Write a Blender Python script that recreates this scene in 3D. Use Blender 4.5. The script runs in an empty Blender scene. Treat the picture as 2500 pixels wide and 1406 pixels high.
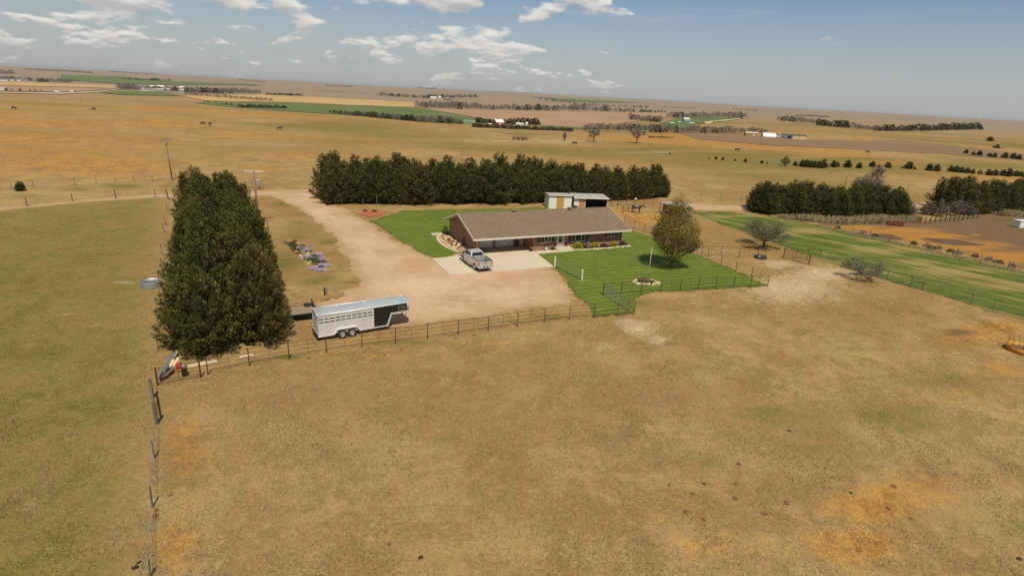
import bpy, bmesh, math, random
import numpy as np
from mathutils import Vector, Matrix

random.seed(7)
rng = np.random.default_rng(7)
R = math.radians
scene = bpy.context.scene
COL = scene.collection

# ------------------------------------------------------------------ camera
CAM_H = 21.0
PITCH, ROLL, FOCAL = R(18.97), R(3.15), 1388.0        # focal length in pixels of a 2500 px wide frame
fwd = Vector((0, math.cos(PITCH), -math.sin(PITCH)))
right0 = Vector((1, 0, 0)); up0 = right0.cross(fwd)
c_right = right0 * math.cos(ROLL) + up0 * math.sin(ROLL)
c_up = -right0 * math.sin(ROLL) + up0 * math.cos(ROLL)
cd = bpy.data.cameras.new('camera')
cd.sensor_width = 36.0
cd.lens = 36.0 * FOCAL / 2500.0
cd.clip_start = 0.5
cd.clip_end = 80000
cam = bpy.data.objects.new('camera', cd)
COL.objects.link(cam)
cam.matrix_world = Matrix(((c_right.x, c_up.x, -fwd.x, 0), (c_right.y, c_up.y, -fwd.y, 0),
                           (c_right.z, c_up.z, -fwd.z, CAM_H), (0, 0, 0, 1)))
scene.camera = cam

# ------------------------------------------------------------------ sky and sun
SUN_EL, SUN_AZ = R(58), R(166)          # azimuth clockwise from +Y: behind the camera, a little to the right
world = bpy.data.worlds.new('World')
scene.world = world
world.use_nodes = True
SKY_STRENGTH = 0.075
SUN_STRENGTH = 4.1
sl = bpy.data.lights.new('sun', 'SUN')
sl.energy = SUN_STRENGTH
sl.angle = R(0.55)
sl.color = (1.0, 0.95, 0.86)
sun = bpy.data.objects.new('sun', sl)
COL.objects.link(sun)
sdir = Vector((math.sin(SUN_AZ) * math.cos(SUN_EL), math.cos(SUN_AZ) * math.cos(SUN_EL), math.sin(SUN_EL)))
sun.rotation_euler = sdir.to_track_quat('Z', 'Y').to_euler()
sun.location = (0, 0, 60)
vs = scene.view_settings
vs.view_transform = 'Standard'
vs.look = 'None'
vs.exposure = 0.08
vs.gamma = 1.0
vs.use_curve_mapping = False
scene.cycles.use_denoising = False         # keep the fine grain of grass and foliage
scene.cycles.max_bounces = 6
scene.cycles.diffuse_bounces = 3
scene.cycles.glossy_bounces = 2
scene.cycles.transmission_bounces = 2
scene.cycles.volume_bounces = 0


# ------------------------------------------------------------------ shader helpers
def lin(r, g, b, k=0.85):
    """a colour as seen in full sun (0-255) -> base colour of the surface"""
    f = lambda c: (c / 12.92 if c <= 0.04045 else ((c + 0.055) / 1.055) ** 2.4)
    return (f(r / 255) * k, f(g / 255) * k, f(b / 255) * k, 1.0)


class NB:
    """small node builder"""
    def __init__(s, tree):
        s.t = tree; s.n = tree.nodes; s.l = tree.links

    def new(s, kind, **kw):
        nd = s.n.new(kind)
        for k, v in kw.items():
            setattr(nd, k, v)
        return nd

    def put(s, sock, v):
        if hasattr(v, 'is_output') or isinstance(v, bpy.types.NodeSocket):
            s.l.new(v, sock)
        else:
            if sock.type == 'VECTOR' and len(v) == 4: v = v[:3]
            sock.default_value = v

    def math(s, op, a, b=None, c=None, clamp=False):
        nd = s.new('ShaderNodeMath', operation=op, use_clamp=clamp)
        s.put(nd.inputs[0], a)
        if b is not None: s.put(nd.inputs[1], b)
        if c is not None: s.put(nd.inputs[2], c)
        return nd.outputs[0]

    def vmath(s, op, a, b=None):
        nd = s.new('ShaderNodeVectorMath', operation=op)
        s.put(nd.inputs[0], a)
        if b is not None: s.put(nd.inputs[1], b)
        return nd.outputs[0]

    def noise(s, vec, scale, detail=3, rough=0.55, dist=0.0, color=False):
        nd = s.new('ShaderNodeTexNoise')
        if vec is not None: s.put(nd.inputs['Vector'], vec)
        nd.inputs['Scale'].default_value = scale
        nd.inputs['Detail'].default_value = detail
        nd.inputs['Roughness'].default_value = rough
        nd.inputs['Distortion'].default_value = dist
        return nd.outputs['Color'] if color else nd.outputs['Fac']

    def ramp(s, fac, lo, hi, a=0.0, b=1.0, smooth=True):
        nd = s.new('ShaderNodeMapRange', clamp=True)
        nd.interpolation_type = 'SMOOTHSTEP' if smooth else 'LINEAR'
        s.put(nd.inputs[0], fac)
        for i, v in zip((1, 2, 3, 4), (lo, hi, a, b)):
            s.put(nd.inputs[i], v)
        return nd.outputs[0]

    def mix(s, fac, a, b, mode='MIX'):
        nd = s.new('ShaderNodeMix', data_type='RGBA', blend_type=mode)
        s.put(nd.inputs[0], fac); s.put(nd.inputs[6], a); s.put(nd.inputs[7], b)
        return nd.outputs[2]

    def attr(s, name):
        nd = s.new('ShaderNodeAttribute', attribute_name=name)
        return nd.outputs['Fac']

    def scale(s, col, f):
        nd = s.new('ShaderNodeVectorMath', operation='SCALE')
        s.put(nd.inputs[0], col); s.put(nd.inputs['Scale'], f)
        return nd.outputs[0]

    def pos(s):
        return s.new('ShaderNodeNewGeometry').outputs['Position']

    def obj(s):
        return s.new('ShaderNodeTexCoord').outputs['Object']

    def mapping(s, vec, scale=(1, 1, 1), rot=(0, 0, 0)):
        nd = s.new('ShaderNodeMapping')
        s.put(nd.inputs['Vector'], vec)
        nd.inputs['Scale'].default_value = scale
        nd.inputs['Rotation'].default_value = rot
        return nd.outputs[0]

    def bump(s, h, strength, dist):
        nd = s.new('ShaderNodeBump')
        s.put(nd.inputs['Height'], h)
        nd.inputs['Strength'].default_value = strength
        nd.inputs['Distance'].default_value = dist
        return nd.outputs[0]


MATS = {}
def material(name, build):
    if name in MATS: return MATS[name]
    m = bpy.data.materials.new(name)
    m.use_nodes = True
    nb = NB(m.node_tree)
    bs = m.node_tree.nodes['Principled BSDF']
    build(nb, bs)
    MATS[name] = m
    return m


def plain(name, col, rough=0.6, metal=0.0, var=0.12, scale=3.0, bump=0.0, dirt=None):
    """one base colour broken up by noise (wear, dust)"""
    def b(nb, bs):
        p = nb.obj()
        n1 = nb.noise(p, scale, 4, 0.6)
        n2 = nb.noise(p, scale * 7, 3, 0.6)
        f = nb.math('ADD', nb.math('MULTIPLY', nb.math('SUBTRACT', n1, 0.5), 2 * var),
                    nb.math('MULTIPLY', nb.math('SUBTRACT', n2, 0.5), var))
        c = nb.scale(col, nb.math('ADD', f, 1.0))
        if dirt:
            c = nb.mix(nb.ramp(nb.noise(p, scale * 0.6, 5, 0.65), 0.5, 0.75, 0, dirt[1]), c, dirt[0])
        nb.put(bs.inputs['Base Color'], c)
        bs.inputs['Roughness'].default_value = rough
        bs.inputs['Metallic'].default_value = metal
        if bump:
            nb.put(bs.inputs['Normal'], nb.bump(n2, bump, 0.02))
    return material(name, b)


# ------------------------------------------------------------------ numeric noise and land form
def _hash(ix, iy, seed):
    h = (ix.astype(np.int64) * 374761393 + iy.astype(np.int64) * 668265263 + seed * 974711) & 0xFFFFFFFF
    h = ((h ^ (h >> 13)) * 1274126177) & 0xFFFFFFFF
    h = (h ^ (h >> 16)) & 0xFFFFFFFF
    return h / 4294967295.0

def vnoise(x, y, seed=0):
    x = np.asarray(x, float); y = np.asarray(y, float)
    ix = np.floor(x); iy = np.floor(y)
    fx = x - ix; fy = y - iy
    fx = fx * fx * (3 - 2 * fx); fy = fy * fy * (3 - 2 * fy)
    a = _hash(ix, iy, seed); b = _hash(ix + 1, iy, seed)
    c = _hash(ix, iy + 1, seed); d = _hash(ix + 1, iy + 1, seed)
    return (a + (b - a) * fx) * (1 - fy) + (c + (d - c) * fx) * fy

def fbm(x, y, octv=4, seed=0):
    t = 0.0; amp = 1.0; tot = 0.0
    for i in range(octv):
        t = t + amp * (vnoise(x, y, seed + i * 17) * 2 - 1); tot += amp
        x = np.asarray(x) * 2.03 + 5.1; y = np.asarray(y) * 2.03 - 3.7; amp *= 0.5
    return t / tot

def sstep(t):
    t = np.clip(t, 0, 1)
    return t * t * (3 - 2 * t)

def land(x, y):
    """height of the ground: flat farmyard bench, a hill crest to the north, a wide valley, far ridges"""
    x = np.asarray(x, float); y = np.asarray(y, float)
    r = np.hypot(x, y)
    az = np.degrees(np.arctan2(x, y))
    back = np.abs(az) > 100
    rc = np.interp(az, [-60, -40, -22, -8, 0, 10, 25, 60], [480, 460, 420, 330, 290, 340, 600, 700])
    D = np.interp(az, [-60, -3, 8, 16, 28, 60], [-23, -23, -20, -11, -3, -3])
    D = np.where(back, 0, D)
    z = D * sstep((r - rc) / (0.62 * rc))
    z = z + fbm(x / 120, y / 120, 3, 3) * 3.2 * sstep((r - 132) / 130) * (1 - 0.85 * sstep((r - 210) / 150))
    z = z + fbm(x / 1300, y / 1300, 4, 11) * 7.0 * sstep((r - 1500) / 3000)
    far = sstep((r - 2200) / 7800)
    z = z * (1 - far) + far * (0 + 34 * fbm(x / 2600 + 3, y / 2600, 4, 23))
    z = z - 160 * sstep((r - 12500) / 9000)
    z = z + 0.04 * fbm(x / 6, y / 6, 2, 31) * sstep((200 - r) / 80)
    return z

CAMPOS = np.array([0, 0, CAM_H])
_T = np.concatenate([np.linspace(12, 260, 900), 260 * (60 ** np.linspace(0, 1, 2600))[1:]])
def at(px, py, z=None):
    """the place on the ground (or at height z) that the photograph shows at this spot"""
    d = np.array(fwd) + np.array(c_right) * (px - 1250) / FOCAL - np.array(c_up) * (py - 703) / FOCAL
    d = d / np.linalg.norm(d)
    if z is not None:
        t = (z - CAM_H) / d[2]
        return Vector((d[0] * t, d[1] * t, z))
    P = CAMPOS[None] + d[None] * _T[:, None]
    g = P[:, 2] - land(P[:, 0], P[:, 1])
    k = np.argmax(g < 0)
    if g[k] >= 0:
        k = len(_T) - 1
        return Vector(P[k])
    t0, t1 = _T[k - 1], _T[k]
    t = t0 + (t1 - t0) * g[k - 1] / (g[k - 1] - g[k])
    p = CAMPOS + d * t
    return Vector((p[0], p[1], float(land(p[0], p[1]))))

def gz(x, y):
    return float(land(x, y))


# ------------------------------------------------------------------ mesh helpers
def tag(o, label=None, cat=None, group=None, kind=None):
    if label: o['label'] = label
    if cat: o['category'] = cat
    if group: o['group'] = group
    if kind: o['kind'] = kind
    return o

def link(name, me, mats, parent=None, smooth=False):
    if not isinstance(mats, (list, tuple)): mats = [mats]
    if len(me.materials) == 0:
        for m in mats: me.materials.append(m)
    if smooth and len(me.polygons):
        me.polygons.foreach_set('use_smooth', [True] * len(me.polygons))
    o = bpy.data.objects.new(name, me)
    COL.objects.link(o)
    if parent: o.parent = parent
    return o

def empty(name, loc=(0, 0, 0), rz=0.0):
    o = bpy.data.objects.new(name, None)
    o.empty_display_size = 0.3
    COL.objects.link(o)
    o.location = loc
    o.rotation_euler = (0, 0, rz)
    return o

def thing(name, label, cat, loc=(0, 0, 0), rz=0.0, group=None):
    return tag(empty(name, loc, rz), label, cat, group)

def copy_tree(o, parent=None):
    c = o.copy()
    COL.objects.link(c)
    if parent: c.parent = parent
    for ch in list(o.children):
        copy_tree(ch, c)
    return c

class MB:
    """collects solid shapes into one mesh"""
    def __init__(s):
        s.v = []; s.f = []; s.m = []
    def add(s, vs, fs, mi=0):
        o = len(s.v)
        s.v += [tuple(v) for v in vs]
        s.f += [tuple(i + o for i in f) for f in fs]
        s.m += [mi] * len(fs)
        return s
    def box(s, x0, x1, y0, y1, z0, z1, mi=0):
        v = [(x0, y0, z0), (x1, y0, z0), (x1, y1, z0), (x0, y1, z0), (x0, y0, z1), (x1, y0, z1), (x1, y1, z1), (x0, y1, z1)]
        return s.add(v, [(0, 3, 2, 1), (4, 5, 6, 7), (0, 1, 5, 4), (1, 2, 6, 5), (2, 3, 7, 6), (3, 0, 4, 7)], mi)
    def hexa(s, pts, mi=0):
        """eight corners: bottom four then top four"""
        return s.add(pts, [(0, 3, 2, 1), (4, 5, 6, 7), (0, 1, 5, 4), (1, 2, 6, 5), (2, 3, 7, 6), (3, 0, 4, 7)], mi)
    def tube(s, a, b, r0, r1=None, n=6, mi=0, caps=True):
        a = Vector(a); b = Vector(b); r1 = r0 if r1 is None else r1
        d = (b - a)
        if d.length < 1e-6: return s
        d.normalize()
        u = d.orthogonal().normalized(); w = d.cross(u)
        vs = []
        for p, r in ((a, r0), (b, r1)):
            for k in range(n):
                t = 2 * math.pi * k / n
                vs.append(p + (u * math.cos(t) + w * math.sin(t)) * r)
        fs = [(k, (k + 1) % n, n + (k + 1) % n, n + k) for k in range(n)]
        if caps: fs += [tuple(range(n))[::-1], tuple(range(n, 2 * n))]
        return s.add(vs, fs, mi)
    def path(s, pts, r, n=5, mi=0):
        for a, b in zip(pts[:-1], pts[1:]): s.tube(a, b, r, r, n, mi)
        return s
    def lathe(s, prof, n=20, c=(0, 0, 0), axis='z', mi=0):
        vs = []
        for (r, h) in prof:
            for k in range(n):
                t = 2 * math.pi * k / n
                x, y = r * math.cos(t), r * math.sin(t)
                p = {'z': (x, y, h), 'y': (x, h, y), 'x': (h, x, y)}[axis]
                vs.append((p[0] + c[0], p[1] + c[1], p[2] + c[2]))
        fs = []
        for i in range(len(prof) - 1):
            for k in range(n):
                q = (i * n + k, i * n + (k + 1) % n, (i + 1) * n + (k + 1) % n, (i + 1) * n + k)
                fs.append(q)
        return s.add(vs, fs, mi)
    def prism(s, poly, y0, y1, axis='y', mi=0):
        """polygon in (a,b) drawn out along axis; axis y -> (x,z) polygon"""
        n = len(poly)
        if axis == 'y': f = lambda a, b, t: (a, t, b)
        elif axis == 'x': f = lambda a, b, t: (t, a, b)
        else: f = lambda a, b, t: (a, b, t)
        vs = [f(a, b, y0) for a, b in poly] + [f(a, b, y1) for a, b in poly]
        fs = [(k, (k + 1) % n, n + (k + 1) % n, n + k) for k in range(n)]
        fs += [tuple(range(n))[::-1], tuple(range(n, 2 * n))]
        return s.add(vs, fs, mi)
    def blob(s, c, r, seed=0, sub=1, rough=0.25, mi=0):
        """an irregular stone"""
        bm = bmesh.new()
        bmesh.ops.create_icosphere(bm, subdivisions=sub, radius=1)
        rn = random.Random(seed)
        ph = [rn.uniform(0, 6.28) for _ in range(6)]
        vs = []
        for v in bm.verts:
            k = 1 + rough * (math.sin(3 * v.co.x + ph[0]) * math.sin(2.3 * v.co.y + ph[1]) + 0.6 * math.sin(4.1 * v.co.z + ph[2]) + rn.uniform(-.4, .4) * .5)
            vs.append((c[0] + v.co.x * r[0] * k, c[1] + v.co.y * r[1] * k, c[2] + v.co.z * r[2] * k))
        fs = [tuple(v.index for v in f.verts) for f in bm.faces]
        bm.free()
        return s.add(vs, fs, mi)
    def mesh(s, name='mesh'):
        me = bpy.data.meshes.new(name)
        me.from_pydata(s.v, [], s.f)
        me.polygons.foreach_set('material_index', s.m)
        bm = bmesh.new(); bm.from_mesh(me)
        bmesh.ops.recalc_face_normals(bm, faces=bm.faces)
        bm.to_mesh(me); bm.free()
        me.update()
        return me
    def build(s, name, mats, parent=None, smooth=False, bevel=0.0):
        o = link(name, s.mesh(name), mats, parent, smooth)
        if bevel:
            md = o.modifiers.new('bevel', 'BEVEL'); md.width = bevel; md.segments = 2; md.limit_method = 'ANGLE'
        return o

def mesh_np(name, verts, faces, tri=True):
    """fast mesh from numpy arrays; all faces of one size"""
    me = bpy.data.meshes.new(name)
    n = faces.shape[1]
    me.vertices.add(len(verts)); me.vertices.foreach_set('co', np.ascontiguousarray(verts, np.float32).ravel())
    me.loops.add(faces.size); me.loops.foreach_set('vertex_index', np.ascontiguousarray(faces, np.int32).ravel())
    me.polygons.add(len(faces))
    me.polygons.foreach_set('loop_start', np.arange(0, faces.size, n, dtype=np.int32))
    me.polygons.foreach_set('loop_total', np.full(len(faces), n, np.int32))
    me.update(calc_edges=True)
    return me

def set_attr(me, name, vals, domain='POINT'):
    a = me.attributes.new(name, 'FLOAT', domain)
    a.data.foreach_set('value', np.ascontiguousarray(vals, np.float32))

ORD = ['first', 'second', 'third', 'fourth', 'fifth', 'sixth', 'seventh', 'eighth', 'ninth', 'tenth', 'eleventh', 'twelfth',
       'thirteenth', 'fourteenth', 'fifteenth', 'sixteenth', 'seventeenth', 'eighteenth', 'nineteenth', 'twentieth']
def ordinal(i):
    if i < 20: return ORD[i]
    n = i + 1
    return '%d%s' % (n, {1: 'st', 2: 'nd', 3: 'rd'}.get(n % 10 if n % 100 not in (11, 12, 13) else 0, 'th'))

# ------------------------------------------------------------------ sky: clear air with fair-weather cumulus
def build_world():
    t = world.node_tree
    nb = NB(t)
    bg = t.nodes['Background']
    sky = nb.new('ShaderNodeTexSky', sky_type='NISHITA')
    sky.sun_disc = False
    sky.sun_elevation = SUN_EL
    sky.sun_rotation = SUN_AZ
    sky.altitude = 600
    sky.air_density = 1.0
    sky.dust_density = 1.2
    sky.ozone_density = 2.6
    d = nb.new('ShaderNodeTexCoord').outputs['Generated']
    sep = nb.new('ShaderNodeSeparateXYZ'); nb.put(sep.inputs[0], d)
    x, y, z = sep.outputs
    az = nb.math('ARCTAN2', x, y)
    el = nb.math('MAXIMUM', z, 0.0)
    # heaps of cloud: larger overhead, smaller and closer together towards the horizon
    lowmix = nb.ramp(el, 0.045, 0.10)
    def layer(fa, fe, seed, dv, detail):
        cmb = nb.new('ShaderNodeCombineXYZ')
        nb.put(cmb.inputs[0], nb.math('MULTIPLY', az, fa))
        nb.put(cmb.inputs[1], nb.math('MULTIPLY', nb.math('ADD', el, dv), fe))
        cmb.inputs[2].default_value = seed
        big = nb.noise(cmb.outputs[0], 0.4, 2, 0.5)
        body = nb.noise(cmb.outputs[0], 1.0, detail, 0.52, 0.1)
        return nb.math('ADD', nb.math('MULTIPLY', big, 0.30), nb.math('MULTIPLY', body, 0.90))
    def dens(up, detail):
        hi = layer(9.5, 25.0, 5.1, up * 0.010, detail); lo = layer(19.0, 56.0, 8.3, up * 0.004, detail)
        return nb.math('ADD', nb.math('MULTIPLY', hi, lowmix), nb.math('MULTIPLY', lo, nb.math('SUBTRACT', 1.0, lowmix)))
    d0 = dens(0.0, 9)
    d1 = dens(1.0, 4)
    u = nb.math('MULTIPLY', az, 4.0); v = nb.math('MULTIPLY', el, 6.0)
    # more cloud to the west of the view, clear to the east
    cover = nb.math('ADD', nb.ramp(az, 0.05, 0.36, 0.605, 0.80), nb.ramp(el, 0.0, 0.075, 0.07, 0.0))
    dd = nb.math('SUBTRACT', d0, cover)
    mask = nb.ramp(dd, 0.0, 0.075)
    lit = nb.ramp(nb.math('SUBTRACT', d0, d1), -0.09, 0.11)        # thinner above than here: sunlit top
    thick = nb.ramp(dd, 0.03, 0.2)
    cc = nb.mix(lit, (6.0, 5.9, 6.0, 1), (10.4, 10.0, 9.4, 1))
    cc = nb.mix(nb.math('MULTIPLY', thick, 0.25), cc, (6.3, 6.2, 6.2, 1))
    # high thin streaks
    st = nb.new('ShaderNodeCombineXYZ')
    nb.put(st.inputs[0], nb.math('MULTIPLY', u, 0.55)); nb.put(st.inputs[1], nb.math('MULTIPLY', v, 9.0)); st.inputs[2].default_value = 9.7
    wisp = nb.math('MULTIPLY', nb.ramp(nb.noise(st.outputs[0], 0.9, 6, 0.6, 0.6), 0.53, 0.75), nb.ramp(el, 0.06, 0.16, 0.0, 0.42))
    hazeband = nb.ramp(el, 0.0, 0.14, 0.85, 0.0, False)
    base = nb.mix(hazeband, sky.outputs[0], (5.5, 5.65, 5.7, 1))
    c1 = nb.mix(wisp, base, (7.6, 7.2, 7.0, 1))
    fade = nb.ramp(el, 0.004, 0.05, 0.35, 0.96)
    c2 = nb.mix(nb.math('MULTIPLY', mask, fade), c1, cc)
    nb.put(bg.inputs['Color'], c2)
    bg.inputs['Strength'].default_value = SKY_STRENGTH
build_world()


# ------------------------------------------------------------------ ground colour fields
def poly_sdf(x, y, poly):
    x = np.asarray(x, float); y = np.asarray(y, float)
    best = np.full(x.shape, 1e18); inside = np.zeros(x.shape, bool)
    n = len(poly)
    for i in range(n):
        ax, ay = poly[i][0], poly[i][1]; bx, by = poly[(i + 1) % n][0], poly[(i + 1) % n][1]
        ex, ey = bx - ax, by - ay
        L = ex * ex + ey * ey + 1e-12
        t = np.clip(((x - ax) * ex + (y - ay) * ey) / L, 0, 1)
        best = np.minimum(best, (x - ax - t * ex) ** 2 + (y - ay - t * ey) ** 2)
        cond = ((ay > y) != (by > y)) & (x < (bx - ax) * (y - ay) / (by - ay + 1e-12) + ax)
        inside ^= cond
    return np.where(inside, -1, 1) * np.sqrt(best)

def splat(x, y, spots):
    """soft elliptical patches given by where the photograph shows them: (px, py, half width, half height, amount)"""
    out = np.zeros(np.shape(x))
    for (px, py, sx, sy, amt) in spots:
        c = at(px, py); a = at(px + sx, py); b = at(px, py + sy)
        M = np.array([[a.x - c.x, b.x - c.x], [a.y - c.y, b.y - c.y]])
        try: I = np.linalg.inv(M)
        except np.linalg.LinAlgError: continue
        dx, dy = x - c.x, y - c.y
        q = (I[0, 0] * dx + I[0, 1] * dy) ** 2 + (I[1, 0] * dx + I[1, 1] * dy) ** 2
        out = np.maximum(out, amt * np.exp(-q * 1.1))
    return out

def W(pts):
    return [tuple(at(px, py)[:2]) for px, py in pts]

def axis_coords(lo, hi, step, far_lo, far_hi, grow=1.07):
    core = list(np.arange(lo, hi + 1e-6, step))
    a = []; s = step; p = lo
    while p > far_lo:
        s *= grow; p -= s; a.append(p)
    b = []; s = step; p = hi
    while p < far_hi:
        s *= grow; p += s; b.append(p)
    return np.array(a[::-1] + core + b)

PADDOCK = W([(-700, 520), (0, 510), (180, 494), (395, 482), (398, 600), (388, 760), (384, 900), (378, 1040), (362, 1420), (330, 1700), (-900, 1700)])
def build_ground():
    xs = axis_coords(-75, 95, 1.0, -26000, 26000)
    ys = axis_coords(8, 150, 1.0, -400, 26000)
    X, Y = np.meshgrid(xs, ys)
    Z = land(X, Y)
    nx, ny = len(xs), len(ys)
    verts = np.stack([X.ravel(), Y.ravel(), Z.ravel()], 1)
    i, j = np.meshgrid(np.arange(nx - 1), np.arange(ny - 1))
    a = (j * nx + i).ravel()
    faces = np.stack([a, a + 1, a + nx + 1, a + nx], 1)
    me = mesh_np('ground', verts, faces)
    x, y = verts[:, 0], verts[:, 1]
    r = np.hypot(x, y)
    pad = 1 / (1 + np.exp(np.clip(poly_sdf(x, y, PADDOCK) / 1.3, -30, 30)))
    green = 0.6 * pad
    green = np.maximum(green, splat(x, y, [
        (1000, 838, 120, 10, .7), (700, 872, 70, 8, .8), (560, 905, 60, 8, .75), (1340, 775, 60, 9, .85), (1240, 786, 50, 6, .6),
        (1560, 740, 60, 16, .65), (1640, 752, 40, 8, .5), (1900, 690, 60, 8, .35), (1045, 940, 25, 12, .6), (945, 1000, 70, 12, .45),
        (930, 1200, 60, 20, .35), (1040, 1310, 14, 8, .8), (1080, 1075, 60, 12, .45), (2180, 1010, 150, 34, .6), (1940, 1020, 160, 34, .55), (2250, 1040, 90, 24, .6), (2000, 1060, 110, 30, .5), (1880, 1000, 80, 20, .5), (1700, 1120, 90, 30, .45), (1960, 1190, 120, 30, .5), (1240, 1060, 90, 20, .3), (940, 1010, 40, 10, .5), (1060, 1110, 30, 10, .6),
        (2300, 930, 150, 24, .55), (1980, 1100, 120, 32, .5), (1860, 1060, 60, 20, .4), (2320, 1080, 60, 18, .4), (2080, 850, 70, 10, .45),
        (2360, 840, 80, 10, .5), (730, 580, 60, 12, .55), (800, 590, 30, 12, .85), (690, 500, 40, 8, .8), (740, 525, 40, 8, .6), (860, 690, 40, 8, .7), (760, 690, 60, 20, .55),
        (700, 640, 60, 40, .7), (740, 560, 70, 40, .5), (790, 680, 50, 25, .6), (300, 455, 70, 8, .75), (180, 462, 70, 6, .6), (420, 455, 40, 6, .6), (60, 480, 60, 8, .4),
        (1740, 470, 120, 12, .35), (1780, 440, 120, 8, .3), (2260, 990, 60, 20, .4), (2470, 1300, 90, 90, .35), (1500, 930, 160, 24, .3),
        (640, 1010, 120, 30, .28), (800, 1120, 160, 40, .32), (620, 1250, 160, 40, .3), (2050, 505, 120, 6, .5), (1600, 364, 160, 7, .8), (1800, 380, 200, 9, .85), (2050, 390, 200, 9, .8), (2350, 405, 200, 9, .75), (1000, 335, 160, 6, .55), (1150, 360, 160, 6, .5), (150, 700, 160, 60, .62), (250, 560, 160, 40, .62), (250, 1380, 80, 25, .8), (100, 870, 120, 50, .55)]))
    # dry grass on the hills: green tinge bands
    hill = sstep((r - 140) / 60) * (1 - sstep((r - 900) / 500))
    green = np.maximum(green, hill * np.clip(0.2 + 0.75 * fbm(x / 90, y / 45, 4, 41), 0, 0.6))
    fold = fbm(x / 120, y / 120, 3, 3)                    # the same folds as the land itself: green in the hollows
    green = np.maximum(green, hill * np.clip(-1.5 * fold - .05, 0, .75))
    farm = sstep((r - 900) / 900)
    green = np.maximum(green, farm * np.clip(0.34 + 0.5 * fbm(x / 700, y / 420, 4, 43), 0, 0.8))
    gold = splat(x, y, [
        (220, 400, 300, 45, .75), (420, 300, 200, 18, .8), (60, 340, 200, 40, .75), (600, 330, 160, 25, .6), (650, 415, 90, 20, .6), (200, 330, 160, 18, .6), (330, 432, 90, 8, .7),
        (450, 1100, 70, 120, .85), (430, 1330, 60, 90, .9), (330, 1330, 40, 50, .6), (300, 1150, 40, 60, .5), (860, 865, 160, 12, .75), (1130, 838, 160, 10, .6), (700, 895, 90, 12, .5), (1480, 1000, 60, 10, .15),
        (2130, 1230, 150, 60, .95), (2100, 1330, 160, 60, .9), (2250, 1180, 160, 60, .6), (1750, 1330, 160, 50, .55), (2360, 830, 140, 30, .75), (2430, 800, 100, 22, .95), (2450, 900, 90, 40, .6), (2350, 960, 120, 40, .45),
        (1600, 535, 110, 20, .9), (1680, 560, 90, 20, .65), (1520, 515, 40, 10, .9), (1560, 1250, 160, 80, .35), (1800, 900, 200, 30, .22), (1380, 425, 200, 20, .35), (880, 340, 200, 16, .45), (1060, 300, 120, 8, .5)])
    gold = np.maximum(gold, hill * np.clip(0.05 + 0.75 * fbm(x / 70 + 9, y / 45, 4, 57) + 0.34 * sstep((-10 - x) / 60), 0, 0.85))
    gold = np.maximum(gold, hill * np.clip(1.5 * fold, 0, .7))
    pale = splat(x, y, [
        (1560, 800, 55, 24, 1.0), (1610, 830, 40, 14, .9), (1640, 845, 30, 10, .7), (1530, 785, 40, 12, .9), (1475, 846, 20, 9, .95), (1930, 700, 150, 45, .9), (2010, 670, 100, 30, .95), (1900, 645, 60, 14, .8), (1760, 610, 60, 16, .45),
        (1330, 345, 230, 6, .55), (1180, 315, 90, 5, .5), (1600, 372, 160, 5, .5), (1860, 420, 160, 6, .4), (720, 715, 30, 30, .5), (790, 700, 50, 12, .3), (230, 790, 30, 12, .6), (160, 768, 16, 6, .7), (300, 690, 40, 6, .7),
        (420, 920, 50, 20, .35), (630, 870, 50, 8, .5), (380, 1200, 12, 160, .75), (80, 1230, 60, 40, .4), (240, 1120, 40, 25, .4), (200, 1080, 50, 20, .35), (2020, 500, 150, 5, .4)])
    bare = splat(x, y, [
        (760, 960, 240, 60, .75), (1000, 1000, 260, 70, .6), (1250, 900, 260, 50, .55), (1600, 960, 240, 60, .65), (600, 1100, 140, 120, .5), (1800, 1000, 200, 50, .5),
        (1700, 700, 90, 14, .85), (1620, 745, 120, 18, .7), (1780, 720, 120, 25, .5), (2100, 790, 200, 40, .5), (1200, 1200, 340, 130, .3), (2350, 1150, 180, 100, .4),
        (1840, 640, 80, 20, .6), (760, 830, 60, 16, .9), (860, 800, 60, 14, .9), (740, 790, 40, 10, .8), (430, 550, 20, 60, .5), (330, 640, 60, 20, .3), (600, 505, 20, 20, .3), (480, 960, 60, 20, .55)])
    dark = splat(x, y, [(2340, 812, 60, 10, .8), (1120, 845, 30, 5, .55), (905, 850, 24, 4, .5), (1105, 818, 30, 3, .5), (470, 880, 90, 20, .5), (1770, 395, 200, 8, .25), (2060, 525, 130, 5, .5)])
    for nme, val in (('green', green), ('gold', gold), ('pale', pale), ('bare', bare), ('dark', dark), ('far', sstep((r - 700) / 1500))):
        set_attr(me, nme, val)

    def b(nb, bs):
        p = nb.pos()
        n_big = nb.noise(p, 0.035, 8, 0.68, 0.8)
        n_mid = nb.noise(p, 0.2, 8, 0.74, 0.7)
        n_st = nb.noise(p, 1.2, 6, 0.74, 0.8)
        n_fine = nb.noise(p, 5.0, 4, 0.72, 0.6)
        n_grain = nb.noise(p, 17, 2, 0.7)
        wob = nb.math('ADD', nb.math('MULTIPLY', nb.math('SUBTRACT', n_mid, 0.5), 1.5), nb.math('MULTIPLY', nb.math('SUBTRACT', n_st, 0.5), 1.1))
        def msk(name, lo=0.28, hi=0.62, w=1.0):
            return nb.ramp(nb.math('ADD', nb.attr(name), nb.math('MULTIPLY', wob, w)), lo, hi)
        straw = nb.mix(nb.ramp(n_mid, 0.34, 0.66), lin(148, 119, 73), lin(182, 151, 98))
        straw = nb.mix(nb.ramp(n_big, 0.38, 0.62, 0, 0.75), straw, lin(149, 115, 67))
        straw = nb.mix(nb.ramp(n_st, 0.52, 0.74, 0, 0.55), straw, lin(194, 163, 106))
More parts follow.
